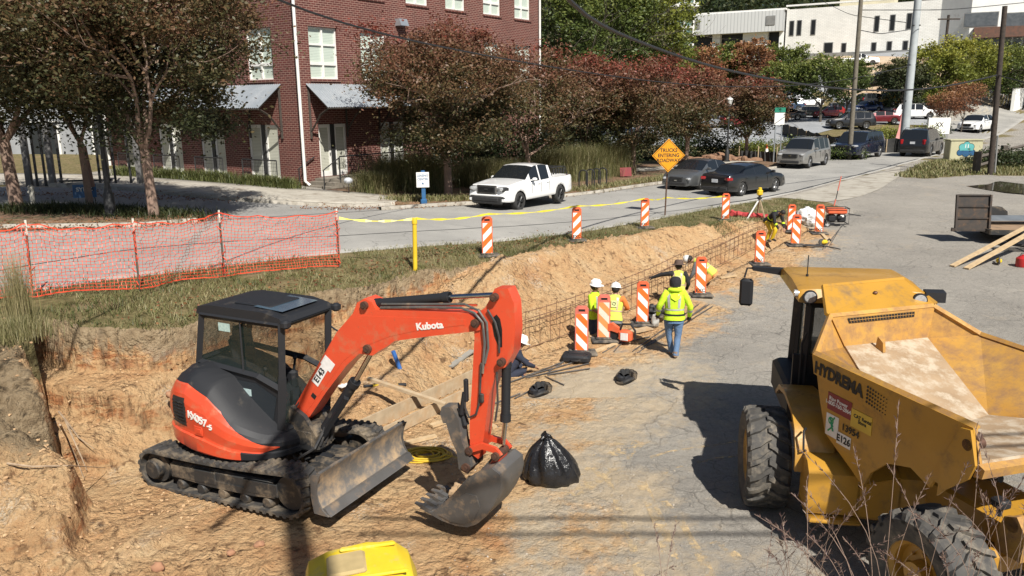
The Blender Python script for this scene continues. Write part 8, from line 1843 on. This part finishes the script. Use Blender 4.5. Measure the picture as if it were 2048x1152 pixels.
clods(9000, (-1, 14, 8, 30), (.004, .018), M_peb, 'gravel_grit', lambda x, y: (lambda q: (q[0] < 0) | (q[1] < 0))(masks(x, y)), 9)
SR = 'reddish stones on the sand'
for i, (px, py, r_) in enumerate(((318, 1140, .07), (520, 1094, .06), (462, 1110, .05), (985 - 640, 795, .09))):
    lump('stone', g(px, py), (r_ * 2.2, r_ * 1.9, r_ * 1.6), M('red_clay_stone', (.34, .18, .10), (.28, .14, .08), 8, .9), ['largest reddish stone at the bottom of the sand left of the pole shadow', 'reddish stone right next to the pole shadow', 'small reddish stone between the other two', 'pale stone lying on the upper bench behind the cab'][i], 'stone', 50 + i, 12, 8, amp=.3, group=SR)
# roots hanging from the left bank
M_root = M('pale_root', (.40, .30, .20), (.25, .18, .12), 10, .9)
rs = np.random.RandomState(12)
for i, pts in enumerate((((122, 828), (140, 850), (162, 880), (192, 902)), ((135, 845), (150, 880), (168, 920), (178, 945)), ((20, 932), (70, 938), (140, 936), (215, 940)), ((125, 855), (138, 880), (150, 905), (172, 960)))):
    P_ = [g(*q) + Vector((0, -.05, .06)) for q in pts]; m = MB(); m.tube([q - P_[0] for q in P_], [.018, .013, .01, .005], 5); tag(m.build('root', M_root, loc=P_[0]), ['thickest bare root curving out of the left bank', 'thin root hanging down the cleft of the left bank', 'thin stiff twig lying across the left bank', 'long fine root hanging lowest from the left bank'][i], 'root', 'bare roots of the left bank')
# the pole and lines behind the camera that shade the sand
pb = Vector((bp_.x - SH.x * 12.8, bp_.y - SH.y * 12.8, 0)); e = empty('utility_pole', tuple(pb), 0, 'tall wooden utility pole just behind the viewer, seen only by its shadow', 'utility pole'); m = MB(); m.tube([(0, 0, -.5), (1.0, 0, 17.2)], [.21, .17], 14); m.build('shaft', M_wpole, e)

for y_, lb in ((1.25, 'overhead cable above the viewer, front one, seen only by its shadow'), (.85, 'overhead cable above the viewer, back one, seen only by its shadow')):
    m = MB(); m.tube([(1.4, y_, 10.2), (10, y_ + .05, 9.9), (25, y_ + .2, 10.6)], .032, 6); tag(m.build('overhead_cable', M_cable), lb, 'cable', CG)
# ---------------- people ----------------
def skin_eval(verts, edges, name):
    me = bpy.data.meshes.new(name); me.from_pydata([v[0] for v in verts], edges, []); o = bpy.data.objects.new(name, me); col.objects.link(o)
    sk = o.modifiers.new('s', 'SKIN'); sk.use_smooth_shade = True; sub = o.modifiers.new('u', 'SUBSURF'); sub.levels = 1; sub.render_levels = 1
    for i, v in enumerate(verts): sv = me.skin_vertices[0].data[i]; sv.radius = (v[1], v[1]) if not hasattr(v[1], '__len__') else v[1]; sv.use_root = (i == 0)
    dg = bpy.context.evaluated_depsgraph_get(); dg.update(); m2 = bpy.data.meshes.new_from_object(o.evaluated_get(dg)); bpy.data.objects.remove(o); return m2
M_skin = M('skin', (.34, .18, .11), (.30, .155, .095), 6, .55); M_hair = M('dark_hair', (.015, .012, .01), None, 10, .7)
def cloth(name, c, c2=None, bs=9): return M(name, c, c2 or tuple(x * .82 for x in c), 4, .85, bump=.7, bscale=bs, bdist=.04)
M_hv = cloth('hi_vis_yellow', (.55, .80, .03), (.48, .70, .02)); M_hvv = cloth('vest_yellow', (.62, .70, .10), (.52, .6, .08)); M_hor = cloth('orange_shirt', (.75, .20, .04)); M_jean = cloth('blue_denim', (.12, .20, .33), (.08, .14, .25)); M_djean = cloth('dark_denim', (.035, .05, .08)); M_blks = cloth('black_cloth', (.015, .015, .017)); M_refl = M('reflective_tape', (.42, .42, .40), (.34, .34, .33), 12, .35); M_reflo = M('tan_tape', (.42, .33, .25), (.5, .36, .22), 12, .4)
M_hvp = cloth('pale_vest_patch', (.62, .66, .30)); M_hel = M('white_helmet', (.78, .78, .75), (.72, .72, .69), 6, .3, coat=.4); M_bhat = M('brown_felt', (.10, .065, .05), (.07, .045, .035), 6, .85); M_boot = M('tan_boot', (.26, .18, .12), (.18, .12, .08), 8, .8); M_kboot = M('dark_boot', (.04, .035, .03), None, 8, .8); M_navy = cloth('navy_cloth', (.02, .025, .045)); M_grayc = cloth('grey_cloth', (.16, .17, .18)); M_orp = cloth('orange_trousers', (.62, .26, .08))
def person(loc, rz, J, label, top, legs, boots, hat, sleeves=None, long=True, stripes=M_refl, vest=None, emblem=False, hood=False, scale=1.0, extra=None, waist=None):
    e = empty('person', loc, R(rz), label, 'person'); e.scale = (scale,) * 3; V = lambda k: Vector(J[k])
    pel, ch, nk, hd = V('pelvis'), V('chest'), V('neck'), V('head')
    sL, sR, hL, hR = V('shL'), V('shR'), V('hipL'), V('hipR')
    up_ = (hd - nk).normalized(); face = Vector(J.get('face', (1, 0, 0))).normalized(); face = (face - up_ * face.dot(up_)).normalized()
    vs = []; es = []
    def ad(p, r_, par=None):
        vs.append((tuple(p), r_)); i = len(vs) - 1
        if par is not None: es.append((par, i))
        return i
    a = ad(pel, .125); b = ad(pel.lerp(ch, .5), .115, a); c = ad(ch, .13, b); n_ = ad(nk, .055, c); h1 = ad(nk + up_ * .07 + face * .01, .06, n_); h2 = ad(hd + face * .012, .092, h1); h3 = ad(hd + up_ * .075, .08, h2)
    for s in 'LR':
        q = ad(V('sh' + s), .062, c); q = ad(V('el' + s), .042, q); q = ad(V('wr' + s), .028, q); w0 = V('wr' + s); f = (w0 - V('el' + s)).normalized(); pd_ = ad(w0 + f * .07, .032, q)
        sd = f.cross(Vector((0, 0, 1)) if abs(f.z) < .9 else Vector((1, 0, 0))).normalized(); cu = f.cross(sd)
        for k, L_ in enumerate((.075, .085, .08, .062)):
            o_ = sd * (-.027 + k * .018); i1 = ad(w0 + f * .10 + o_, .009, pd_); i2 = ad(w0 + f * (.10 + L_ * .5) + o_ + cu * .008, .0085, i1); ad(w0 + f * (.10 + L_ * .85) + o_ + cu * .03, .0075, i2)
        t1 = ad(w0 + f * .045 - sd * .04, .011, pd_); ad(w0 + f * .085 - sd * .055 + cu * .015, .009, t1)
        q = ad(V('hip' + s), .085, a); q = ad(V('kn' + s), .055, q); q = ad(V('an' + s), .038, q); ad(V('an' + s) + Vector(J.get('foot' + s, (.13, 0, -.05))), .035, q)
    me = skin_eval(vs, es, 'body'); me.materials.append(M_skin); body = bpy.data.objects.new('body', me); col.objects.link(body); body.parent = e
    # face details merged into the body mesh
    rt = face.cross(up_)
    fm = MB(); fm.ball(hd + face * .10 - up_ * .005, (.014, .014, .022), 8, 6)
    for s in (-1, 1): fm.ball(hd + rt * s * .088 - up_ * .005, (.012, .012, .03), 8, 6); fm.ball(hd + rt * s * .033 + face * .086 + up_ * .02, (.012, .012, .008), 8, 6)
    fm.build('face_features', M_skin, e)
    # clothing
    def ring(c_, r_, f_, w_, d_, N=24): return [c_ + r_ * math.cos(6.283 * k / N) * w_ * (1 + .04 * math.cos(12.566 * k / N)) + f_ * math.sin(6.283 * k / N) * d_ for k in range(N)]
    rh = (hR - hL).normalized(); rs_ = (sR - sL).normalized()
    def frame(t_): r_ = rh.lerp(rs_, t_).normalized(); u_ = (ch - pel).normalized() if t_ < .6 else (nk - ch).normalized(); f_ = u_.cross(r_).normalized() * -1; f_ = -f_; return r_, f_
    prof = [(-.17, .198, .145), (-.06, .196, .143), (.15, .175, .13), (.4, .175, .13), (.7, .195, .135), (.92, .205, .125), (1.06, .19, .105), (1.16, .12, .08), (1.22, .07, .068)]
    fat = J.get('fat', 1.0); RG_ = []
    for t_, w_, d_ in prof:
        c_ = pel.lerp(ch, t_ / .75) if t_ <= .75 else ch.lerp(nk, (t_ - .75) / .47); r_, f_ = frame(min(1, max(0, t_))); RG_.append(ring(c_, r_, f_, w_ * fat, d_ * fat * 1.05))
    m = MB(); m.loft(RG_, caps=False); m.v = [tuple(Vector(v) + Vector((math.sin(v[2] * 46 + v[1] * 25), math.cos(v[2] * 38 + v[0] * 21), 0)) * .006) for v in m.v]
    shirt = m.build('shirt' if vest is None else 'vest', vest or top, e, 80)
    st = sleeves or top
    for s in 'LR':
        A_, B_, C_ = V('sh' + s), V('el' + s), V('wr' + s); inn = ch.lerp(A_, .55); m = MB()
        pts = [inn, A_, A_.lerp(B_, .35), A_.lerp(B_, .75), B_] + ([B_.lerp(C_, .35), B_.lerp(C_, .8), C_] if long else []); rr_ = [.085, .078, .066, .058, .056, .052, .044, .038][:len(pts)]; m.tube(pts, [r_ * fat for r_ in rr_], 12); m.v = [tuple(Vector(v) + Vector((math.sin(v[2] * 60), math.cos(v[2] * 55), 0)) * .004) for v in m.v]; m.build('sleeve', st, e, 80)
        if vest is None and long and stripes is not None: m = MB(); m.tube([B_.lerp(C_, .18), B_.lerp(C_, .42)], [.06 * fat, .057 * fat], 12, False); m.build('sleeve_band', stripes, e)
        if J.get('glove'): m = MB(); m.tube([C_, C_ + (C_ - B_).normalized() * .09], [.042, .05], 8); m.build('glove', J['glove'], e)
    if stripes is not None:
        def off(p, c_, k): return c_ + (p - c_) * k
        def band(i0, i1, t0, t1, ks=None, nm='reflective_band'):
            m = MB(); N = 24; idx = list(range(N)) if ks is None else ks
            for k in idx:
                j = (k + 1) % N; q = []
                for kk, t_ in ((k, t0), (j, t0), (j, t1), (k, t1)):
                    p = RG_[i0][kk].lerp(RG_[i1][kk], t_); c_ = (sum(RG_[i0], Vector()) / N).lerp(sum(RG_[i1], Vector()) / N, t_); q.append(off(p, c_, 1.045))
                m.add(q, [(0, 1, 2, 3)], True)
            m.build(nm, stripes, e, 80)
        band(2, 3, .55, .85)
        for ks in ([3, 4], [7, 8], [15, 16], [19, 20]):
            for i in (3, 4, 5): band(i, i + 1, 0, 1, ks[:1], 'shoulder_band')
    bk = Vector(J.get('back', (-1, 0, 0)))
    if emblem:
        r_, f_ = frame(.8); f_ = f_ if f_.dot(bk) > 0 else -f_; c_ = pel.lerp(ch, .98) + f_ * .155 * fat; u_ = (ch - pel).normalized(); rr = u_.cross(f_).normalized()
        m = MB(); m.add([c_ - rr * .07 - u_ * .08, c_ + rr * .07 - u_ * .08, c_ + rr * .07 + u_ * .08, c_ - rr * .07 + u_ * .08], [(0, 1, 2, 3)]); m.build('back_patch', M_reflo if False else M_hvp, e, fix=False)
        c_ = c_ + f_ * .004; m = MB()
        for k in range(4): a_ = k * 1.5708 + .5; b_ = a_ + 1.5708; m.tube([c_ + (rr * math.cos(a_) + u_ * math.sin(a_)) * .045, c_ + (rr * math.cos(b_) + u_ * math.sin(b_)) * .045], .006, 4)
        m.build('back_emblem', M_ink, e)
    # trousers and boots
    m = MB(); P2 = []
    for t_, w_, d_ in ((.02, .15, .10), (-.08, .17, .12), (-.15, .175, .125)): P2.append(ring(pel + (ch - pel).normalized() * t_, rh, (ch - pel).normalized().cross(rh), w_ * fat, d_ * fat))
    
    m.loft(P2)
    for s in 'LR':
        A_, B_, C_ = V('hip' + s), V('kn' + s), V('an' + s); m.tube([pel.lerp(A_, .75), A_ + (B_ - A_) * .12, A_.lerp(B_, .5), B_, B_.lerp(C_, .3), B_.lerp(C_, .7), C_ + (C_ - B_).normalized() * .03], [.11 * fat, .108 * fat, .09 * fat, .074, .07, .062, .065], 14)
    m.v = [tuple(Vector(v) + Vector((math.sin(v[2] * 50 + v[1] * 30), math.cos(v[2] * 44), 0)) * .006) for v in m.v]; m.build('trousers', legs, e, 80)
    for s in 'LR':
        C_ = V('an' + s); fd = Vector(J.get('foot' + s, (.13, 0, -.05))); m = MB(); f_ = fd.normalized(); m.tube([C_ + Vector((0, 0, .06)), C_ + Vector((0, 0, -.02)) - f_ * .02], [.055, .052], 10); m.tube([C_ - f_ * .06 + Vector((0, 0, -.035)), C_ + Vector((0, 0, -.03)), C_ + f_ * .10 + Vector((0, 0, -.01)), C_ + f_ * .19 + Vector((0, 0, -.005))], [.042, .05, .045, .03], 10); m.build('boot', boots, e)
    if waist: m = MB(); m.loft([ring(pel + (ch - pel).normalized() * t_, rh, (ch - pel).normalized().cross(rh), .2 * fat, .15 * fat) for t_ in (.02, .06)], caps=False); m.build('belt', waist, e)
    # headgear
    Tm = Matrix.Translation(hd + up_ * .02) @ Matrix(((face.x, -rt.x, up_.x, 0), (face.y, -rt.y, up_.y, 0), (face.z, -rt.z, up_.z, 0), (0, 0, 0, 1)))
    m = MB(); m.T = Tm
    if hat == 'helmet':
        m.lathe([(.128, .02), (.124, .055), (.112, .095), (.08, .135), (.04, .152), (0, .155)], (0, 0, 0), 'z', 20); m.lathe([(.12, .02), (.148, .012), (.146, .022), (.12, .035)], (.0, 0, 0), 'z', 20); m.tube([(-.12, 0, .09), (-.06, 0, .158), (.06, 0, .158), (.12, 0, .09)], .014, 6); m.prism([(.1, -.08, .022), (.19, -.05, .015), (.19, .05, .015), (.1, .08, .022)], (0, 0, 0), (0, 0, .012)); m.build('helmet', M_hel, e, 50)
    elif hat == 'brim': m.lathe([(.20, .01), (.205, .018), (.125, .045), (.115, .12), (.08, .155), (.0, .145)], (0, 0, 0), 'z', 20); m.build('felt_hat', M_bhat, e, 50)
    elif hat == 'beanie': m.lathe([(.112, -.09), (.122, -.02), (.122, .04), (.108, .09), (.06, .125), (0, .135)], (0, 0, 0), 'z', 18); m.build('beanie', M_blks, e, 60)
    m = MB(); m.T = Tm; m.ball((-.03, 0, -.01), (.098, .098, .10), 14, 10)
    if hat != 'beanie': m.build('hair', M_hair, e)
    if hood:
        m = MB(); bc = ch.lerp(nk, .55) + bk * .10; m.add([nk + bk * .07 + rs_ * .13, nk + bk * .07 - rs_ * .13, ch.lerp(nk, .3) - rs_ * .09 + bk * .165, ch.lerp(nk, .05) + bk * .185, ch.lerp(nk, .3) + rs_ * .09 + bk * .165], [(0, 1, 2, 3, 4)]); m.tube([nk + rs_ * .12 + bk * .02, nk + bk * .11 + rs_ * .06 + Vector((0, 0, .02)), nk + bk * .12 - rs_ * .06 + Vector((0, 0, .02)), nk - rs_ * .12 + bk * .02], .045, 8)
        m.build('hood', top, e, 80)
    return e
# x forward, y left, z up
def stand(**k):
    J = dict(pelvis=(0, 0, .95), chest=(.02, 0, 1.28), neck=(.02, 0, 1.50), head=(.04, 0, 1.63), shL=(0, .19, 1.42), shR=(0, -.19, 1.42), elL=(-.02, .26, 1.14), elR=(-.02, -.26, 1.14), wrL=(.12, .24, .92), wrR=(.12, -.24, .92), hipL=(0, .10, .90), hipR=(0, -.10, .90), knL=(.02, .11, .49), knR=(.02, -.11, .49), anL=(0, .12, .09), anR=(0, -.12, .09)); J.update(k); return J
WG = 'workers beside the footing trench'
def head_at(px, py, Y, H): q = und(px, py, Y); return (q.x, q.y, q.z - H)
# man walking away in the yellow hoodie
fp_ = g(1350, 716); fz = fp_.z
e = person((fp_.x - .03, fp_.y + .08, fz), 84, stand(pelvis=(0, 0, .93), knL=(.12, .10, .50), anL=(.16, .03, .10), knR=(.02, -.09, .50), anR=(-.12, -.04, .10), footR=(.12, 0, -.06), elL=(-.04, .33, 1.14), elR=(-.04, -.33, 1.14), wrL=(.12, .34, .93), wrR=(.10, -.33, .90), glove=M_blks, fat=1.12), 'man in a yellow hi-vis hoodie, black beanie and blue jeans walking away across the lot', M_hv, M_jean, M_boot, 'beanie', hood=True, waist=M_blks); e['group'] = WG
# standing worker in yellow T-shirt
e = person(head_at(1188, 561, 18.3, 1.77), -25, stand(face=(.9, .35, -.1), elL=(.06, .24, 1.13), wrL=(.25, .16, 1.02), elR=(.05, -.24, 1.13), wrR=(.24, -.12, 1.0)), 'worker in yellow hi-vis T-shirt and white helmet standing in the trench facing right', M_hv, M_djean, M_kboot, 'helmet', long=False); e['group'] = WG
e = person(head_at(1230, 569, 18.7, 1.60), 75, stand(pelvis=(-.05, 0, .80), chest=(.05, 0, 1.12), neck=(.10, 0, 1.33), head=(.14, 0, 1.45), shL=(.04, .19, 1.25), shR=(.04, -.19, 1.25), elL=(.2, .26, 1.0), elR=(.12, -.30, 1.0), wrL=(.38, .15, .95), wrR=(.34, -.24, .92), hipL=(-.05, .1, .76), hipR=(-.05, -.1, .76), knL=(.15, .12, .42), knR=(.15, -.12, .42)), 'worker in orange shirt, yellow vest and white helmet bent over the trench', M_hor, M_grayc, M_kboot, 'helmet', sleeves=M_hor, vest=M_hvv, stripes=M_reflo, emblem=True); e['group'] = WG
e = person(head_at(1358, 523, 21.6, 1.62), 80, stand(pelvis=(-.05, 0, .82), chest=(.03, 0, 1.15), neck=(.06, 0, 1.36), head=(.08, 0, 1.48), shL=(.02, .19, 1.28), shR=(.02, -.19, 1.28), elL=(.1, .46, 1.22), wrL=(.16, .70, 1.12), elR=(.0, -.28, 1.0), wrR=(.2, -.26, .86), hipL=(-.05, .1, .77), hipR=(-.05, -.1, .77), knL=(.12, .12, .42), knR=(.12, -.12, .42), glove=M_blks), 'worker in brown brimmed hat, black sleeves and yellow vest reaching left along the rebar', M_blks, M_djean, M_kboot, 'brim', sleeves=M_blks, vest=M_hvv, stripes=M_reflo, emblem=True); e['group'] = WG
bend = dict(pelvis=(-.22, 0, .78), chest=(.08, 0, 1.02), neck=(.28, 0, 1.08), head=(.41, 0, 1.10), face=(.5, 0, -1), back=(-.3, 0, 1), shL=(.18, .19, 1.03), shR=(.18, -.19, 1.03), elL=(.26, .22, .76), elR=(.26, -.22, .76), wrL=(.38, .14, .54), wrR=(.38, -.14, .54), hipL=(-.22, .1, .74), hipR=(-.22, -.1, .74), knL=(.0, .13, .42), knR=(.0, -.13, .42), anL=(-.12, .13, .09), anR=(-.12, -.13, .09), seat=True)
e = person(head_at(1408, 520, 22.4, 1.12), 158, stand(**bend), 'worker in white helmet and orange trousers bending behind a vertical panel', M_hvv, M_orp, M_kboot, 'helmet', sleeves=M_grayc, vest=M_hvv, stripes=M_reflo, emblem=True); e['group'] = WG
e = person(head_at(1548, 424, 29.4, 1.10), -60, stand(**bend), 'worker in black shirt with yellow bands bending low at the far end of the cage', M_blks, M_yel, M_kboot, None, stripes=M_hv); e['group'] = WG
crouch = dict(pelvis=(-.15, 0, .38), chest=(.08, 0, .68), neck=(.16, 0, .88), head=(.22, 0, 1.0), shL=(.08, .19, .82), shR=(.08, -.19, .82), elL=(.26, .24, .62), elR=(.26, -.24, .62), wrL=(.44, .16, .52), wrR=(.44, -.16, .52), hipL=(-.15, .1, .34), hipR=(-.15, -.1, .34), knL=(.26, .16, .46), knR=(.26, -.16, .46), anL=(.05, .15, .09), anR=(.05, -.15, .09), seat=True)
e = person(head_at(1022, 676, 15.8, 1.14), 20, stand(**crouch), 'worker in navy clothes and white helmet crouching half hidden behind the excavator stick', M_navy, M_navy, M_kboot, 'helmet', stripes=None); e['group'] = WG
# kerbside clutter: white object
